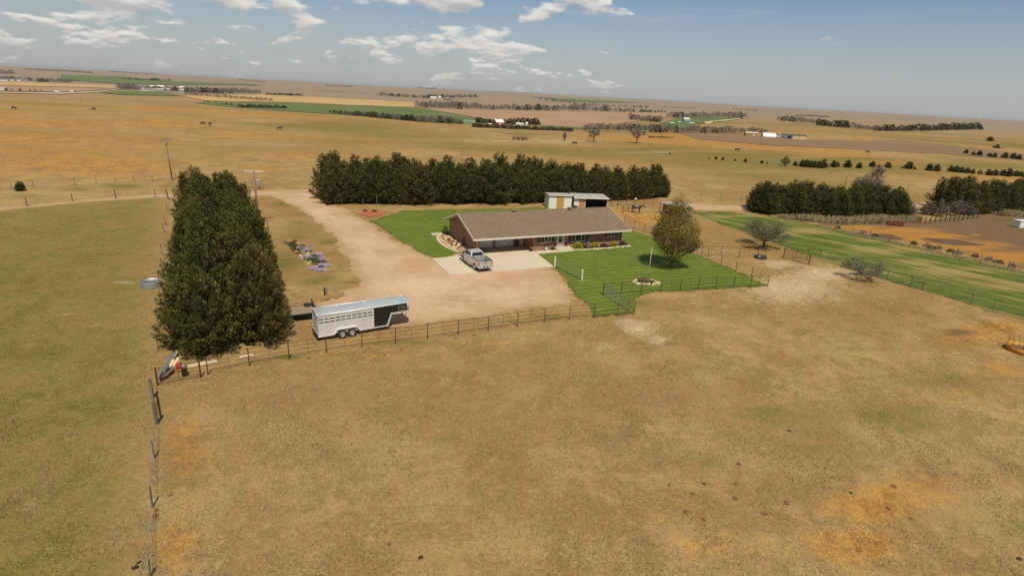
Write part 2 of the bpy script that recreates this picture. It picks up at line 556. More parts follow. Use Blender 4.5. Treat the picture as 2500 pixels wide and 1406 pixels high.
        c = nb.mix(nb.math('MULTIPLY', msk('bare', 0.1, 0.8), 0.85), straw, nb.mix(n_st, lin(145, 111, 70), lin(168, 134, 88)))
        c = nb.mix(nb.math('MULTIPLY', msk('gold', 0.2, 0.85), 0.85), c, nb.mix(nb.ramp(nb.math('ADD', nb.math('MULTIPLY', n_st, .5), nb.math('MULTIPLY', n_mid, .5)), 0.36, 0.64), lin(148, 98, 40), lin(197, 149, 76)))
        gcol = nb.mix(nb.ramp(n_st, 0.35, 0.65), lin(104, 98, 40), lin(132, 118, 60))
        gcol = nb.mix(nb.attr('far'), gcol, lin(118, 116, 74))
        c = nb.mix(nb.math('MULTIPLY', msk('green', 0.18, 0.72, 1.35), 0.9), c, gcol)
        c = nb.mix(nb.math('MULTIPLY', msk('pale', 0.2, 0.8, 0.8), 0.85), c, lin(192, 166, 126))
        c = nb.mix(nb.ramp(nb.math('ADD', nb.attr('pale'), nb.math('MULTIPLY', wob, .5)), 0.75, 1.1, 0, 0.8), c, lin(214, 194, 162))
        c = nb.mix(nb.math('MULTIPLY', msk('dark', 0.2, 0.7, 0.8), 0.75), c, lin(108, 76, 42))
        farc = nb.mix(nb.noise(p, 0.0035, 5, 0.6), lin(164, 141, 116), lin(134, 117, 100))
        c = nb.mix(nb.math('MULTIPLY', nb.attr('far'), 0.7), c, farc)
        g = nb.math('ADD', nb.math('MULTIPLY', nb.math('SUBTRACT', n_fine, 0.5), 1.1), nb.math('MULTIPLY', nb.math('SUBTRACT', n_grain, 0.5), 0.9))
        g = nb.math('ADD', g, nb.math('MULTIPLY', nb.math('SUBTRACT', n_st, 0.5), 0.5))
        c = nb.scale(c, nb.math('MAXIMUM', nb.math('ADD', 1.0, g), 0.3))
        nb.put(bs.inputs['Base Color'], c)
        bs.inputs['Roughness'].default_value = 0.95
        bs.inputs['Specular IOR Level'].default_value = 0.1
        h = nb.math('ADD', nb.math('MULTIPLY', n_fine, 0.6), nb.math('ADD', nb.math('MULTIPLY', n_grain, 0.25), nb.math('MULTIPLY', n_st, 1.1)))
        nb.put(bs.inputs['Normal'], nb.bump(h, 0.75, 0.12))
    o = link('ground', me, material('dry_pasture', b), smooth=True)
    tag(o, 'rolling dry pasture ground reaching to the far ridges', 'ground', kind='structure')
    return o
ground = build_ground()


# ------------------------------------------------------------------ sheets laid on the ground with ragged edges
def sheet(name, label, cat, poly, mat, amp=0.3, wl=1.0, cell=0.3, zoff=0.02, kind='structure', spots=None, near=True, tracks=None):
    px = [p[0] for p in poly]; py = [p[1] for p in poly]
    m = amp * 2 + cell * 2
    xs = np.arange(min(px) - m, max(px) + m + cell, cell); ys = np.arange(min(py) - m, max(py) + m + cell, cell)
    X, Y = np.meshgrid(xs, ys)
    F = poly_sdf(X, Y, poly)
    F = F + amp * fbm(X / wl, Y / wl, 5, len(name) * 7) + .55 * amp * fbm(X / wl * 4.3, Y / wl * 4.3, 3, 5 + len(name))
    F = np.where(np.abs(F) < 1e-5, 1e-5, F)
    nx = len(xs)
    ins = F < 0
    c = ins[:-1, :-1].astype(int) + ins[:-1, 1:] + ins[1:, 1:] + ins[1:, :-1]
    vid = -np.ones(F.shape, int)
    verts = []; faces = []
    use = np.zeros(F.shape, bool)
    need = c > 0
    use[:-1, :-1] |= need; use[:-1, 1:] |= need; use[1:, 1:] |= need; use[1:, :-1] |= need
    use &= ins
    idx = np.argwhere(use)
    vid[use] = np.arange(len(idx))
    verts = [(xs[j], ys[i]) for i, j in idx]; dist = [-F[i, j] for i, j in idx]
    fi, fj = np.nonzero(c == 4)
    for i, j in zip(fi, fj):
        faces.append((vid[i, j], vid[i, j + 1], vid[i + 1, j + 1], vid[i + 1, j]))
    ecache = {}
    def cross(p, q):
        key = (p, q) if p < q else (q, p)
        if key in ecache: return ecache[key]
        fa, fb = F[p], F[q]
        t = fa / (fa - fb)
        verts.append((xs[p[1]] + (xs[q[1]] - xs[p[1]]) * t, ys[p[0]] + (ys[q[0]] - ys[p[0]]) * t)); dist.append(0.0)
        ecache[key] = len(verts) - 1
        return ecache[key]
    bi, bj = np.nonzero((c > 0) & (c < 4))
    for i, j in zip(bi, bj):
        cor = [(i, j), (i, j + 1), (i + 1, j + 1), (i + 1, j)]
        f = []
        for k in range(4):
            a, b2 = cor[k], cor[(k + 1) % 4]
            if ins[a]: f.append(vid[a])
            if ins[a] != ins[b2]: f.append(cross(a, b2))
        if len(f) >= 3: faces.append(tuple(f))
    V = np.array(verts)
    Z = land(V[:, 0], V[:, 1]) + zoff
    me = bpy.data.meshes.new(name)
    me.from_pydata(np.column_stack([V, Z]).tolist(), [], [tuple(int(q) for q in f) for f in faces])
    set_attr(me, 'edge', dist)
    if tracks:
        tr = np.zeros(len(V))
        for line in tracks:
            L_ = W(line)
            best = np.full(len(V), 1e9)
            for (ax, ay), (bx, by) in zip(L_[:-1], L_[1:]):
                ex, ey = bx - ax, by - ay
                q = np.clip(((V[:, 0] - ax) * ex + (V[:, 1] - ay) * ey) / (ex * ex + ey * ey), 0, 1)
                best = np.minimum(best, np.hypot(V[:, 0] - ax - q * ex, V[:, 1] - ay - q * ey))
            tr = np.maximum(tr, np.exp(-((best - .9) / .5) ** 2) * (.5 + .5 * vnoise(V[:, 0] / 3, V[:, 1] / 3, 8)))
        set_attr(me, 'track', tr)
    for nme, sp in (spots or {}).items():
        set_attr(me, nme, splat(V[:, 0], V[:, 1], sp))
    o = link(name, me, mat, smooth=True)
    return tag(o, label, cat, kind=kind)

def m_gravel(nb, bs):
    p = nb.pos()
    n1 = nb.noise(p, 0.12, 4, 0.6); n2 = nb.noise(p, 0.9, 5, 0.65, 0.4); n3 = nb.noise(p, 14, 4, 0.7); n4 = nb.noise(p, 4, 4, 0.6)
    c = nb.mix(nb.ramp(n1, 0.35, 0.65), lin(203, 168, 133), lin(190, 154, 118))
    c = nb.mix(nb.ramp(n2, 0.5, 0.72, 0, 0.5), c, lin(214, 184, 150))
    e = nb.ramp(nb.math('SUBTRACT', nb.attr('edge'), nb.math('MULTIPLY', n2, 3.0)), -1.4, 0.6, 1, 0)
    c = nb.mix(nb.math('MULTIPLY', e, 0.7), c, lin(170, 138, 92))
    c = nb.mix(nb.ramp(nb.math('ADD', nb.attr('grass'), nb.math('MULTIPLY', nb.math('SUBTRACT', n2, 0.5), 1.4)), 0.35, 0.8, 0, 0.8), c, lin(150, 128, 72))
    c = nb.mix(nb.ramp(nb.math('ADD', nb.attr('worn'), nb.math('MULTIPLY', nb.math('SUBTRACT', n2, 0.5), 0.8)), 0.2, 0.9, 0, 0.7), c, lin(216, 184, 152))
    c = nb.mix(nb.ramp(nb.math('SUBTRACT', nb.attr('track'), nb.math('MULTIPLY', n2, 0.7)), 0.0, 0.9, 0, 0.28), c, lin(220, 190, 158))
    c = nb.mix(nb.ramp(nb.math('ADD', n4, nb.math('MULTIPLY', n1, .6)), 0.86, 1.05, 0, 0.45), c, lin(160, 124, 92))
    f = nb.math('ADD', nb.math('MULTIPLY', nb.math('SUBTRACT', n3, 0.5), 0.6), nb.math('MULTIPLY', nb.math('SUBTRACT', n4, 0.5), 0.3))
    nb.put(bs.inputs['Base Color'], nb.scale(c, nb.math('ADD', f, 1.0)))
    bs.inputs['Roughness'].default_value = 0.95
    bs.inputs['Specular IOR Level'].default_value = 0.1
    nb.put(bs.inputs['Normal'], nb.bump(nb.math('ADD', n3, nb.math('MULTIPLY', n2, 1.5)), 0.5, 0.05))
GRAVEL = material('pinkish_gravel', m_gravel)

def m_lawn(nb, bs):
    p = nb.pos()
    n1 = nb.noise(p, 0.25, 4, 0.6); n2 = nb.noise(nb.mapping(p, (1, 3.2, 1), (0, 0, R(20))), 0.8, 5, 0.65, 0.5); n3 = nb.noise(p, 12, 4, 0.7)
    mow = nb.new('ShaderNodeTexWave', wave_type='BANDS', bands_direction='Y')
    nb.put(mow.inputs['Vector'], nb.mapping(p, (1, 1, 1), (0, 0, R(-24))))
    mow.inputs['Scale'].default_value = 0.28; mow.inputs['Distortion'].default_value = 4.5; mow.inputs['Detail'].default_value = 3; mow.inputs['Detail Scale'].default_value = 0.6
    c = nb.mix(nb.ramp(n1, 0.3, 0.7), lin(96, 113, 33), lin(113, 126, 44))
    c = nb.mix(nb.ramp(n2, 0.42, 0.72, 0, 0.75), c, lin(142, 142, 66))
    c = nb.mix(nb.ramp(nb.noise(p, 0.6, 5, 0.7), 0.58, 0.74, 0, 0.5), c, lin(150, 140, 76))
    c = nb.mix(nb.math('MULTIPLY', mow.outputs[1], 0.46), c, lin(66, 86, 24))
    e = nb.ramp(nb.math('SUBTRACT', nb.attr('edge'), nb.math('MULTIPLY', n1, 1.2)), -0.7, 0.3, 1, 0)
    c = nb.mix(nb.math('MULTIPLY', e, 0.55), c, lin(98, 104, 42))
    nb.put(bs.inputs['Base Color'], nb.scale(c, nb.math('ADD', 0.62, nb.math('MULTIPLY', n3, 0.76))))
    bs.inputs['Roughness'].default_value = 0.9
    bs.inputs['Specular IOR Level'].default_value = 0.15
    nb.put(bs.inputs['Normal'], nb.bump(nb.math('ADD', nb.noise(p, 30, 3, 0.7), nb.math('MULTIPLY', n2, 1.5)), 0.6, 0.08))
LAWN = material('mown_grass', m_lawn)

def m_strip(nb, bs):
    p = nb.pos()
    rot = nb.mapping(nb.mapping(p, (1, 1, 1), (0, 0, R(47))), (0.1, 1, 1))
    n1 = nb.noise(rot, 0.42, 4, 0.6, 0.3); n2 = nb.noise(rot, 1.8, 5, 0.65, 0.5); n3 = nb.noise(p, 9, 4, 0.7); n4 = nb.noise(p, 0.5, 4, 0.6)
    f = nb.math('ADD', nb.math('ADD', nb.math('MULTIPLY', nb.attr('tan'), 0.6), nb.math('MULTIPLY', nb.math('SUBTRACT', n1, 0.42), 1.9)), nb.math('MULTIPLY', nb.math('SUBTRACT', n2, 0.5), 0.9))
    c = nb.mix(nb.ramp(n4, 0.3, 0.7), lin(78, 94, 33), lin(98, 109, 45))
    c = nb.mix(nb.ramp(f, 0.08, 0.55, 0, 0.9), c, nb.mix(n2, lin(146, 128, 72), lin(172, 146, 92)))
    nb.put(bs.inputs['Base Color'], nb.scale(c, nb.math('ADD', 0.6, nb.math('MULTIPLY', n3, 0.8))))
    bs.inputs['Roughness'].default_value = 0.95
    bs.inputs['Specular IOR Level'].default_value = 0.1
    nb.put(bs.inputs['Normal'], nb.bump(nb.math('ADD', n3, n2), 0.6, 0.1))
STRIP = material('rough_green_strip', m_strip)

def m_pen(nb, bs):
    p = nb.pos()
    rot = nb.mapping(nb.mapping(p, (1, 1, 1), (0, 0, R(40))), (0.22, 1, 1))
    n1 = nb.noise(rot, 0.35, 5, 0.62, 0.4); n2 = nb.noise(p, 1.6, 5, 0.65); n3 = nb.noise(p, 9, 3, 0.7)
    f = nb.math('ADD', nb.attr('straw'), nb.math('ADD', nb.math('MULTIPLY', nb.math('SUBTRACT', n1, 0.5), 1.2), nb.math('MULTIPLY', nb.math('SUBTRACT', n2, 0.5), 0.5)))
    c = nb.mix(nb.ramp(n2, 0.35, 0.65), lin(132, 104, 74), lin(112, 88, 60))
    c = nb.mix(nb.ramp(f, 0.22, 0.75), c, nb.mix(n2, lin(160, 110, 46), lin(184, 134, 66)))
    c = nb.mix(nb.ramp(nb.math('ADD', nb.attr('grass'), nb.math('MULTIPLY', nb.math('SUBTRACT', n2, 0.5), 0.8)), 0.3, 0.8, 0, 0.8), c, lin(102, 96, 46))
    c = nb.mix(nb.ramp(nb.math('ADD', nb.attr('dung'), nb.math('MULTIPLY', nb.math('SUBTRACT', n2, 0.5), 0.6)), 0.35, 0.8, 0, 0.85), c, lin(92, 68, 46))
    nb.put(bs.inputs['Base Color'], nb.scale(c, nb.math('ADD', 0.7, nb.math('MULTIPLY', n3, 0.6))))
    bs.inputs['Roughness'].default_value = 0.95
    bs.inputs['Specular IOR Level'].default_value = 0.1
    nb.put(bs.inputs['Normal'], nb.bump(nb.math('ADD', n3, n2), 0.6, 0.1))
PEN = material('trampled_pen_dirt', m_pen)

sheet('driveway', 'pinkish gravel driveway widening into the yard before the garage', 'driveway',
      W([(560, 484), (640, 478), (690, 488), (745, 522), (800, 566), (838, 610), (858, 650), (884, 684), (862, 706), (810, 728), (770, 738), (766, 760), (768, 790), (850, 812), (1000, 797), (1200, 767),
         (1330, 752), (1392, 742), (1398, 700), (1372, 668), (1345, 648), (1290, 612), (1100, 615), (1060, 634), (1000, 606), (950, 574), (918, 552), (890, 538), (850, 514), (812, 500), (786, 486), (770, 470), (640, 466)]),
      GRAVEL, amp=1.0, wl=2.6, cell=0.22, zoff=0.02,
      tracks=[[(600, 473), (690, 478), (760, 502), (825, 552), (885, 612), (945, 668), (1030, 712), (1140, 708), (1200, 672)], [(885, 612), (935, 690), (960, 740), (1010, 770)], [(945, 668), (1010, 740), (1150, 752), (1290, 722), (1340, 690)], [(620, 476), (710, 484), (775, 515), (845, 575), (905, 640), (1000, 690), (1080, 690)]],
      spots={'grass': [(760, 640, 10, 10, 0), (1000, 790, 140, 8, .6), (880, 560, 25, 8, .5), (945, 595, 20, 6, .5), (1330, 660, 25, 5, .5), (1290, 655, 40, 5, .45), (1390, 715, 20, 25, .5), (960, 800, 120, 16, .45), (790, 795, 60, 20, .4)],
             'worn': [(1050, 700, 120, 30, .7), (900, 600, 40, 50, .6), (1200, 720, 120, 25, .6), (780, 520, 40, 25, .6), (1300, 690, 60, 20, .5)]})
sheet('road', 'gravel lane running in from the west past the cedar row', 'road',
      W([(-300, 545), (0, 507), (180, 490), (400, 474), (560, 468), (700, 464), (790, 461), (900, 452), (900, 458), (790, 472), (700, 478), (560, 484), (400, 482), (180, 496), (0, 515), (-300, 556)]),
      GRAVEL, amp=0.5, wl=3, cell=0.3, zoff=0.012, spots={'grass': [(200, 492, 200, 3, .6)], 'worn': [(600, 474, 120, 5, .5)]})
sheet('road', 'gravel lane leading away east of the yard', 'road',
      W([(1640, 492), (1720, 499), (1860, 504), (2060, 508), (2220, 500), (2300, 484), (2420, 470), (2600, 455), (2600, 461), (2420, 478), (2320, 492), (2240, 509), (2080, 518), (1860, 517), (1700, 514), (1640, 503)]),
      GRAVEL, amp=0.4, wl=3, cell=0.4, zoff=0.02, spots={'grass': [(1800, 511, 200, 2, .5)], 'worn': [(1750, 506, 60, 4, .4)]})
sheet('lawn', 'bright mown front lawn before the house windows', 'lawn',
      W([(1302, 617), (1400, 604), (1500, 598), (1522, 585), (1500, 545), (1545, 563), (1612, 588), (1720, 630), (1800, 663), (1872, 697), (1800, 704), (1700, 709), (1600, 715), (1552, 724), (1540, 765), (1448, 776), (1436, 748), (1400, 712), (1372, 672), (1350, 650)]),
      LAWN, amp=0.55, wl=1.3, cell=0.15, zoff=0.05)
sheet('lawn', 'green lawn wrapping behind the gable end of the house', 'lawn',
      W([(905, 541), (985, 515), (1100, 512), (1340, 507), (1400, 520), (1300, 580), (1170, 612), (1060, 631), (1012, 609), (950, 570)]),
      LAWN, amp=0.7, wl=1.3, cell=0.18, zoff=0.045)
sheet('field', 'long green grass strip streaked with tan east of the corral', 'field',
      W([(1670, 508), (1690, 515), (1760, 517), (1900, 531), (2100, 571), (2300, 618), (2520, 670), (2700, 715), (2700, 840), (2500, 782), (2400, 755), (2250, 707), (2120, 672), (2000, 634), (1915, 603), (1830, 572), (1720, 533)]),
      STRIP, amp=0.7, wl=2.0, cell=0.3, zoff=0.03,
      spots={'tan': [(1800, 528, 70, 4, .7), (1950, 565, 90, 8, .62), (2150, 612, 110, 12, .62), (2350, 660, 140, 14, .6), (2480, 700, 90, 14, .5), (2260, 640, 80, 10, .5), (2100, 590, 60, 6, .3)]})
sheet('dirt_pen', 'trampled brown and orange livestock pen beyond the grass strip', 'pen',
      W([(1985, 546), (2060, 548), (2190, 545), (2240, 541), (2400, 524), (2460, 528), (2640, 545), (2640, 690), (2500, 656), (2350, 619), (2150, 575)]),
      PEN, amp=0.7, wl=2.5, cell=0.45, zoff=0.03,
      spots={'straw': [(2100, 556, 80, 8, .9), (2200, 565, 110, 12, .95), (2330, 600, 140, 18, 1.0), (2450, 630, 140, 20, 1.05), (2250, 580, 120, 14, 1.0), (2380, 575, 20, 5, .6)],
             'grass': [(2330, 533, 100, 6, .8), (2450, 540, 80, 7, .7)], 'dung': [(2160, 577, 34, 8, .9), (2320, 590, 50, 7, .7)]})

# ------------------------------------------------------------------ far fields
def m_field(c1, c2, rowscale=0.12):
    def b(nb, bs):
        p = nb.pos()
        n1 = nb.noise(p, 0.012, 4, 0.6); n2 = nb.noise(nb.mapping(p, (0.05, 1, 1), (0, 0, R(12))), rowscale, 4, 0.6); n3 = nb.noise(p, 0.5, 3, 0.7)
        c = nb.mix(nb.ramp(n1, 0.3, 0.7), c1, c2)
        nb.put(bs.inputs['Base Color'], nb.scale(c, nb.math('ADD', 0.78, nb.math('ADD', nb.math('MULTIPLY', n2, 0.3), nb.math('MULTIPLY', n3, 0.14)))))
        bs.inputs['Roughness'].default_value = 0.95
        bs.inputs['Specular IOR Level'].default_value = 0.05
    return b
F_GREEN = material('winter_wheat', m_field(lin(96, 108, 60), lin(108, 118, 68)))
F_TAN = material('corn_stubble', m_field(lin(198, 163, 105), lin(182, 148, 96)))
F_BROWN = material('bean_stubble', m_field(lin(176, 141, 108), lin(162, 130, 98)))
F_DARK = material('tilled_soil', m_field(lin(146, 116, 86), lin(134, 108, 80)))
F_OLIVE = material('greening_grass', m_field(lin(132, 122, 66), lin(146, 128, 72), 0.25))
F_ROAD = material('pale_road', m_field(lin(206, 182, 146), lin(196, 172, 138)))
def far_field(label, pts, mat, amp, cell, zoff=0.5, name='field', cat='field'):
    sheet(name, label, cat, W(pts), mat, amp=amp, wl=amp * 6 + 4, cell=cell, zoff=zoff, spots={})
far_field('green wheat field curving behind the dry pasture crest', [(520, 249), (700, 252), (860, 259), (1010, 264), (1100, 278), (1200, 295), (1260, 306), (1000, 296), (860, 283), (720, 274), (560, 262), (470, 252)], F_GREEN, 3, 7, 0.6)
far_field('tan stubble field above the green wheat field', [(440, 234), (640, 232), (870, 243), (1026, 252), (1026, 263.5), (860, 258), (700, 251), (500, 247)], F_TAN, 5, 12, 0.7)
far_field('pinkish brown stubble field beyond the red barn farm', [(1030, 265), (1200, 270), (1400, 273), (1590, 276), (1690, 282), (1560, 296), (1430, 313), (1320, 307), (1200, 294), (1105, 278)], F_BROWN, 3, 9, 0.6)
far_field('small green field below the distant town', [(240, 228), (290, 224), (392, 224), (446, 236), (300, 233)], F_GREEN, 3, 9, 0.8)
far_field('tan field left of the distant town', [(-60, 199), (100, 203), (290, 210), (290, 217), (150, 213), (-60, 208)], F_TAN, 8, 22, 0.9)
far_field('dull brown field along the distant highway', [(-60, 209), (150, 214), (285, 219), (160, 226), (-60, 223)], F_BROWN, 6, 16, 0.9)
far_field('long green fields on the far valley side', [(150, 183.5), (300, 188), (430, 200), (620, 206), (640, 210), (420, 208), (290, 206), (150, 196)], F_GREEN, 12, 40, 1.6)
far_field('far green field in the middle of the valley', [(1330, 240), (1480, 246), (1560, 251), (1480, 253), (1360, 247)], F_GREEN, 12, 40, 1.6)
far_field('green yard around the pale blue farmhouse', [(1610, 302), (1665, 287), (1750, 287), (1830, 289), (1770, 296), (1700, 305), (1680, 316), (1630, 312)], F_GREEN, 2, 7, 0.5)
far_field('narrow green field behind the farm hedge', [(1310, 302), (1440, 309), (1440, 318), (1320, 312)], F_GREEN, 2, 6, 0.5)
far_field('grey brown tilled field below the sheds', [(1560, 320), (1830, 331), (1960, 342), (2200, 344), (2380, 362), (2560, 384), (2560, 396), (2300, 376), (2100, 366), (1880, 356), (1700, 341)], F_DARK, 2, 5, 0.16)
far_field('distant pale highway below the town', [(-40, 226), (150, 229), (240, 224.5), (292, 218.5), (292, 220), (240, 226.5), (150, 231.5), (-40, 228)], F_ROAD, 0.5, 5, 1.1, 'road', 'road')
far_field('pale farm lane curving to the blue farmhouse', [(1722, 304), (1720, 299), (1735, 297), (1790, 292), (1820, 288), (1823, 289.5), (1792, 294), (1740, 299), (1734, 304)], F_ROAD, 0.5, 3, 0.9, 'road', 'road')

# ------------------------------------------------------------------ building materials
def m_brick(nb, bs):
    p = nb.obj()
    br = nb.new('ShaderNodeTexBrick')
    # walls run along two axes: shift so that both faces show courses
    sep = nb.new('ShaderNodeSeparateXYZ'); nb.put(sep.inputs[0], p)
    cmb = nb.new('ShaderNodeCombineXYZ')
    nb.put(cmb.inputs[0], nb.math('ADD', sep.outputs[0], sep.outputs[1])); nb.put(cmb.inputs[1], sep.outputs[2])
    nb.put(br.inputs['Vector'], cmb.outputs[0])
    br.inputs['Scale'].default_value = 1.0
    br.inputs['Brick Width'].default_value = 0.21; br.inputs['Row Height'].default_value = 0.075; br.inputs['Mortar Size'].default_value = 0.006
    br.inputs['Color1'].default_value = lin(176, 124, 92); br.inputs['Color2'].default_value = lin(146, 102, 76); br.inputs['Mortar'].default_value = lin(170, 150, 128)
    n = nb.noise(p, 0.8, 4, 0.6)
    c = nb.scale(br.outputs['Color'], nb.math('ADD', 0.72, nb.math('MULTIPLY', n, 0.5)))
    nb.put(bs.inputs['Base Color'], c)
    bs.inputs['Roughness'].default_value = 0.85
    nb.put(bs.inputs['Normal'], nb.bump(br.outputs['Fac'], -0.4, 0.01))
BRICK = material('brown_brick', m_brick)

def m_shingle(nb, bs):
    p = nb.obj()
    br = nb.new('ShaderNodeTexBrick')
    nb.put(br.inputs['Vector'], nb.mapping(p, (1, 1, 1)))
    br.inputs['Scale'].default_value = 1.0
    br.inputs['Brick Width'].default_value = 0.33; br.inputs['Row Height'].default_value = 0.14; br.inputs['Mortar Size'].default_value = 0.006
    br.inputs['Color1'].default_value = lin(140, 116, 88); br.inputs['Color2'].default_value = lin(122, 100, 74); br.inputs['Mortar'].default_value = lin(92, 74, 56)
    n1 = nb.noise(p, 0.5, 4, 0.6); n2 = nb.noise(p, 9, 4, 0.7); n3 = nb.noise(p, 40, 2, 0.7)
    f = nb.math('ADD', 0.62, nb.math('ADD', nb.math('MULTIPLY', n1, 0.26), nb.math('ADD', nb.math('MULTIPLY', n2, 0.2), nb.math('MULTIPLY', n3, 0.25))))
    nb.put(bs.inputs['Base Color'], nb.scale(br.outputs['Color'], f))
    bs.inputs['Roughness'].default_value = 0.9
    nb.put(bs.inputs['Normal'], nb.bump(nb.math('ADD', n2, br.outputs['Fac']), 0.35, 0.02))
SHINGLE = material('brown_asphalt_shingle', m_shingle)
WHITE = plain('white_paint', lin(226, 220, 206), 0.5, 0, 0.05, 2.0, dirt=(lin(170, 156, 132), 0.35))
CREAM = plain('cream_trim', lin(220, 208, 186), 0.55, 0, 0.05, 2.0)
GARAGE = plain('garage_door_paint', lin(226, 224, 214), 0.5, 0, 0.04, 1.5)
SHUTTER = plain('brown_shutter', lin(70, 46, 34), 0.6, 0, 0.1)
CONCRETE = plain('concrete', lin(206, 189, 158), 0.85, 0, 0.07, 0.7, 0.1, dirt=(lin(190, 164, 128), 0.5))
CONCRETE2 = plain('porch_concrete', lin(176, 150, 126), 0.85, 0, 0.07, 0.7, 0.1)
PALESTONE = plain('pale_limestone', lin(226, 204, 166), 0.85, 0, 0.12, 3.0, 0.3)
TANSTONE = plain('tan_sandstone', lin(196, 160, 116), 0.9, 0, 0.14, 3.0, 0.3)
MULCH = plain('dark_mulch', lin(66, 42, 36), 0.95, 0, 0.3, 6.0, 0.8)
REDMULCH = plain('red_mulch', lin(176, 98, 62), 0.95, 0, 0.3, 4.0, 0.8)
BLACK = plain('black_paint', (0.012, 0.012, 0.013, 1), 0.35, 0, 0.2)
RUBBER = plain('tyre_rubber', (0.02, 0.019, 0.018, 1), 0.85, 0, 0.3, 5.0)
def m_glass(nb, bs):
    bs.inputs['Base Color'].default_value = (0.018, 0.022, 0.02, 1)
    bs.inputs['Roughness'].default_value = 0.06
    bs.inputs['IOR'].default_value = 1.5
    bs.inputs['Specular IOR Level'].default_value = 0.6
GLASS = material('dark_window_glass', m_glass)
def m_metal(col, rough, metal, dirtc=None):
    def b(nb, bs):
        p = nb.obj()
        n1 = nb.noise(p, 1.3, 5, 0.65); n2 = nb.noise(nb.mapping(p, (6, 6, 1)), 2.5, 4, 0.6)
        c = nb.scale(col, nb.math('ADD', 0.84, nb.math('MULTIPLY', n1, 0.32)))
        if dirtc: c = nb.mix(nb.ramp(n2, 0.52, 0.78, 0, 0.42), c, dirtc)
        nb.put(bs.inputs['Base Color'], c)
        nb.put(bs.inputs['Roughness'], nb.math('ADD', rough - 0.08, nb.math('MULTIPLY', n1, 0.2)))
        bs.inputs['Metallic'].default_value = metal
    return b
ALU = material('milled_aluminium', m_metal(lin(220, 217, 210, 0.95), 0.45, 0.35, lin(190, 178, 158)))
ALUROOF = material('aluminium_roof_sheet', m_metal(lin(196, 200, 198, 0.9), 0.45, 0.45))
CHROME = material('chrome', m_metal((0.75, 0.74, 0.72, 1), 0.25, 0.9))
GALV = material('galvanised_steel', m_metal(lin(168, 172, 168), 0.5, 0.6))
GREYSTEEL = material('grey_pipe', m_metal(lin(150, 146, 136), 0.55, 0.4))
RUST = plain('rusty_pipe', lin(86, 52, 32), 0.8, 0.1, 0.3, 8.0)
RUSTRED = plain('red_brown_steel', lin(120, 60, 40), 0.8, 0.1, 0.25, 6.0)
DARKSTEEL = plain('dark_weathered_steel', lin(52, 44, 38), 0.7, 0.3, 0.25, 6.0)
OLDWOOD = plain('weathered_wood', lin(150, 132, 106), 0.9, 0, 0.22, 4.0, 0.4)
GREYWOOD = plain('grey_post_wood', lin(112, 98, 78), 0.9, 0, 0.25, 5.0, 0.4)
POLEWOOD = plain('pole_wood', lin(132, 108, 84), 0.9, 0, 0.2, 4.0, 0.3)
def m_paint(nb, bs):
    p = nb.obj()
    n = nb.noise(p, 2.0, 4, 0.6)
    nb.put(bs.inputs['Base Color'], nb.scale(lin(196, 193, 184, 0.95), nb.math('ADD', 0.9, nb.math('MULTIPLY', n, 0.2))))
    bs.inputs['Metallic'].default_value = 0.45
    bs.inputs['Roughness'].default_value = 0.38
    bs.inputs['Coat Weight'].default_value = 0.6
    bs.inputs['Coat Roughness'].default_value = 0.12
SILVER = material('silver_car_paint', m_paint)
def m_taillight(nb, bs):
    bs.inputs['Base Color'].default_value = (0.42, 0.02, 0.03, 1); bs.inputs['Roughness'].default_value = 0.15
TAIL = material('red_lens', m_taillight)

# ------------------------------------------------------------------ the house
HX, HY, HA = -5.36, 72.78, R(25.93)
LU, WV = 25.3, 13.0
ZE, ZR = 2.42, 4.6
def house_pt(u, v, z=0.0):
    return Vector((HX + math.cos(HA) * u - math.sin(HA) * v, HY + math.sin(HA) * u + math.cos(HA) * v, z))

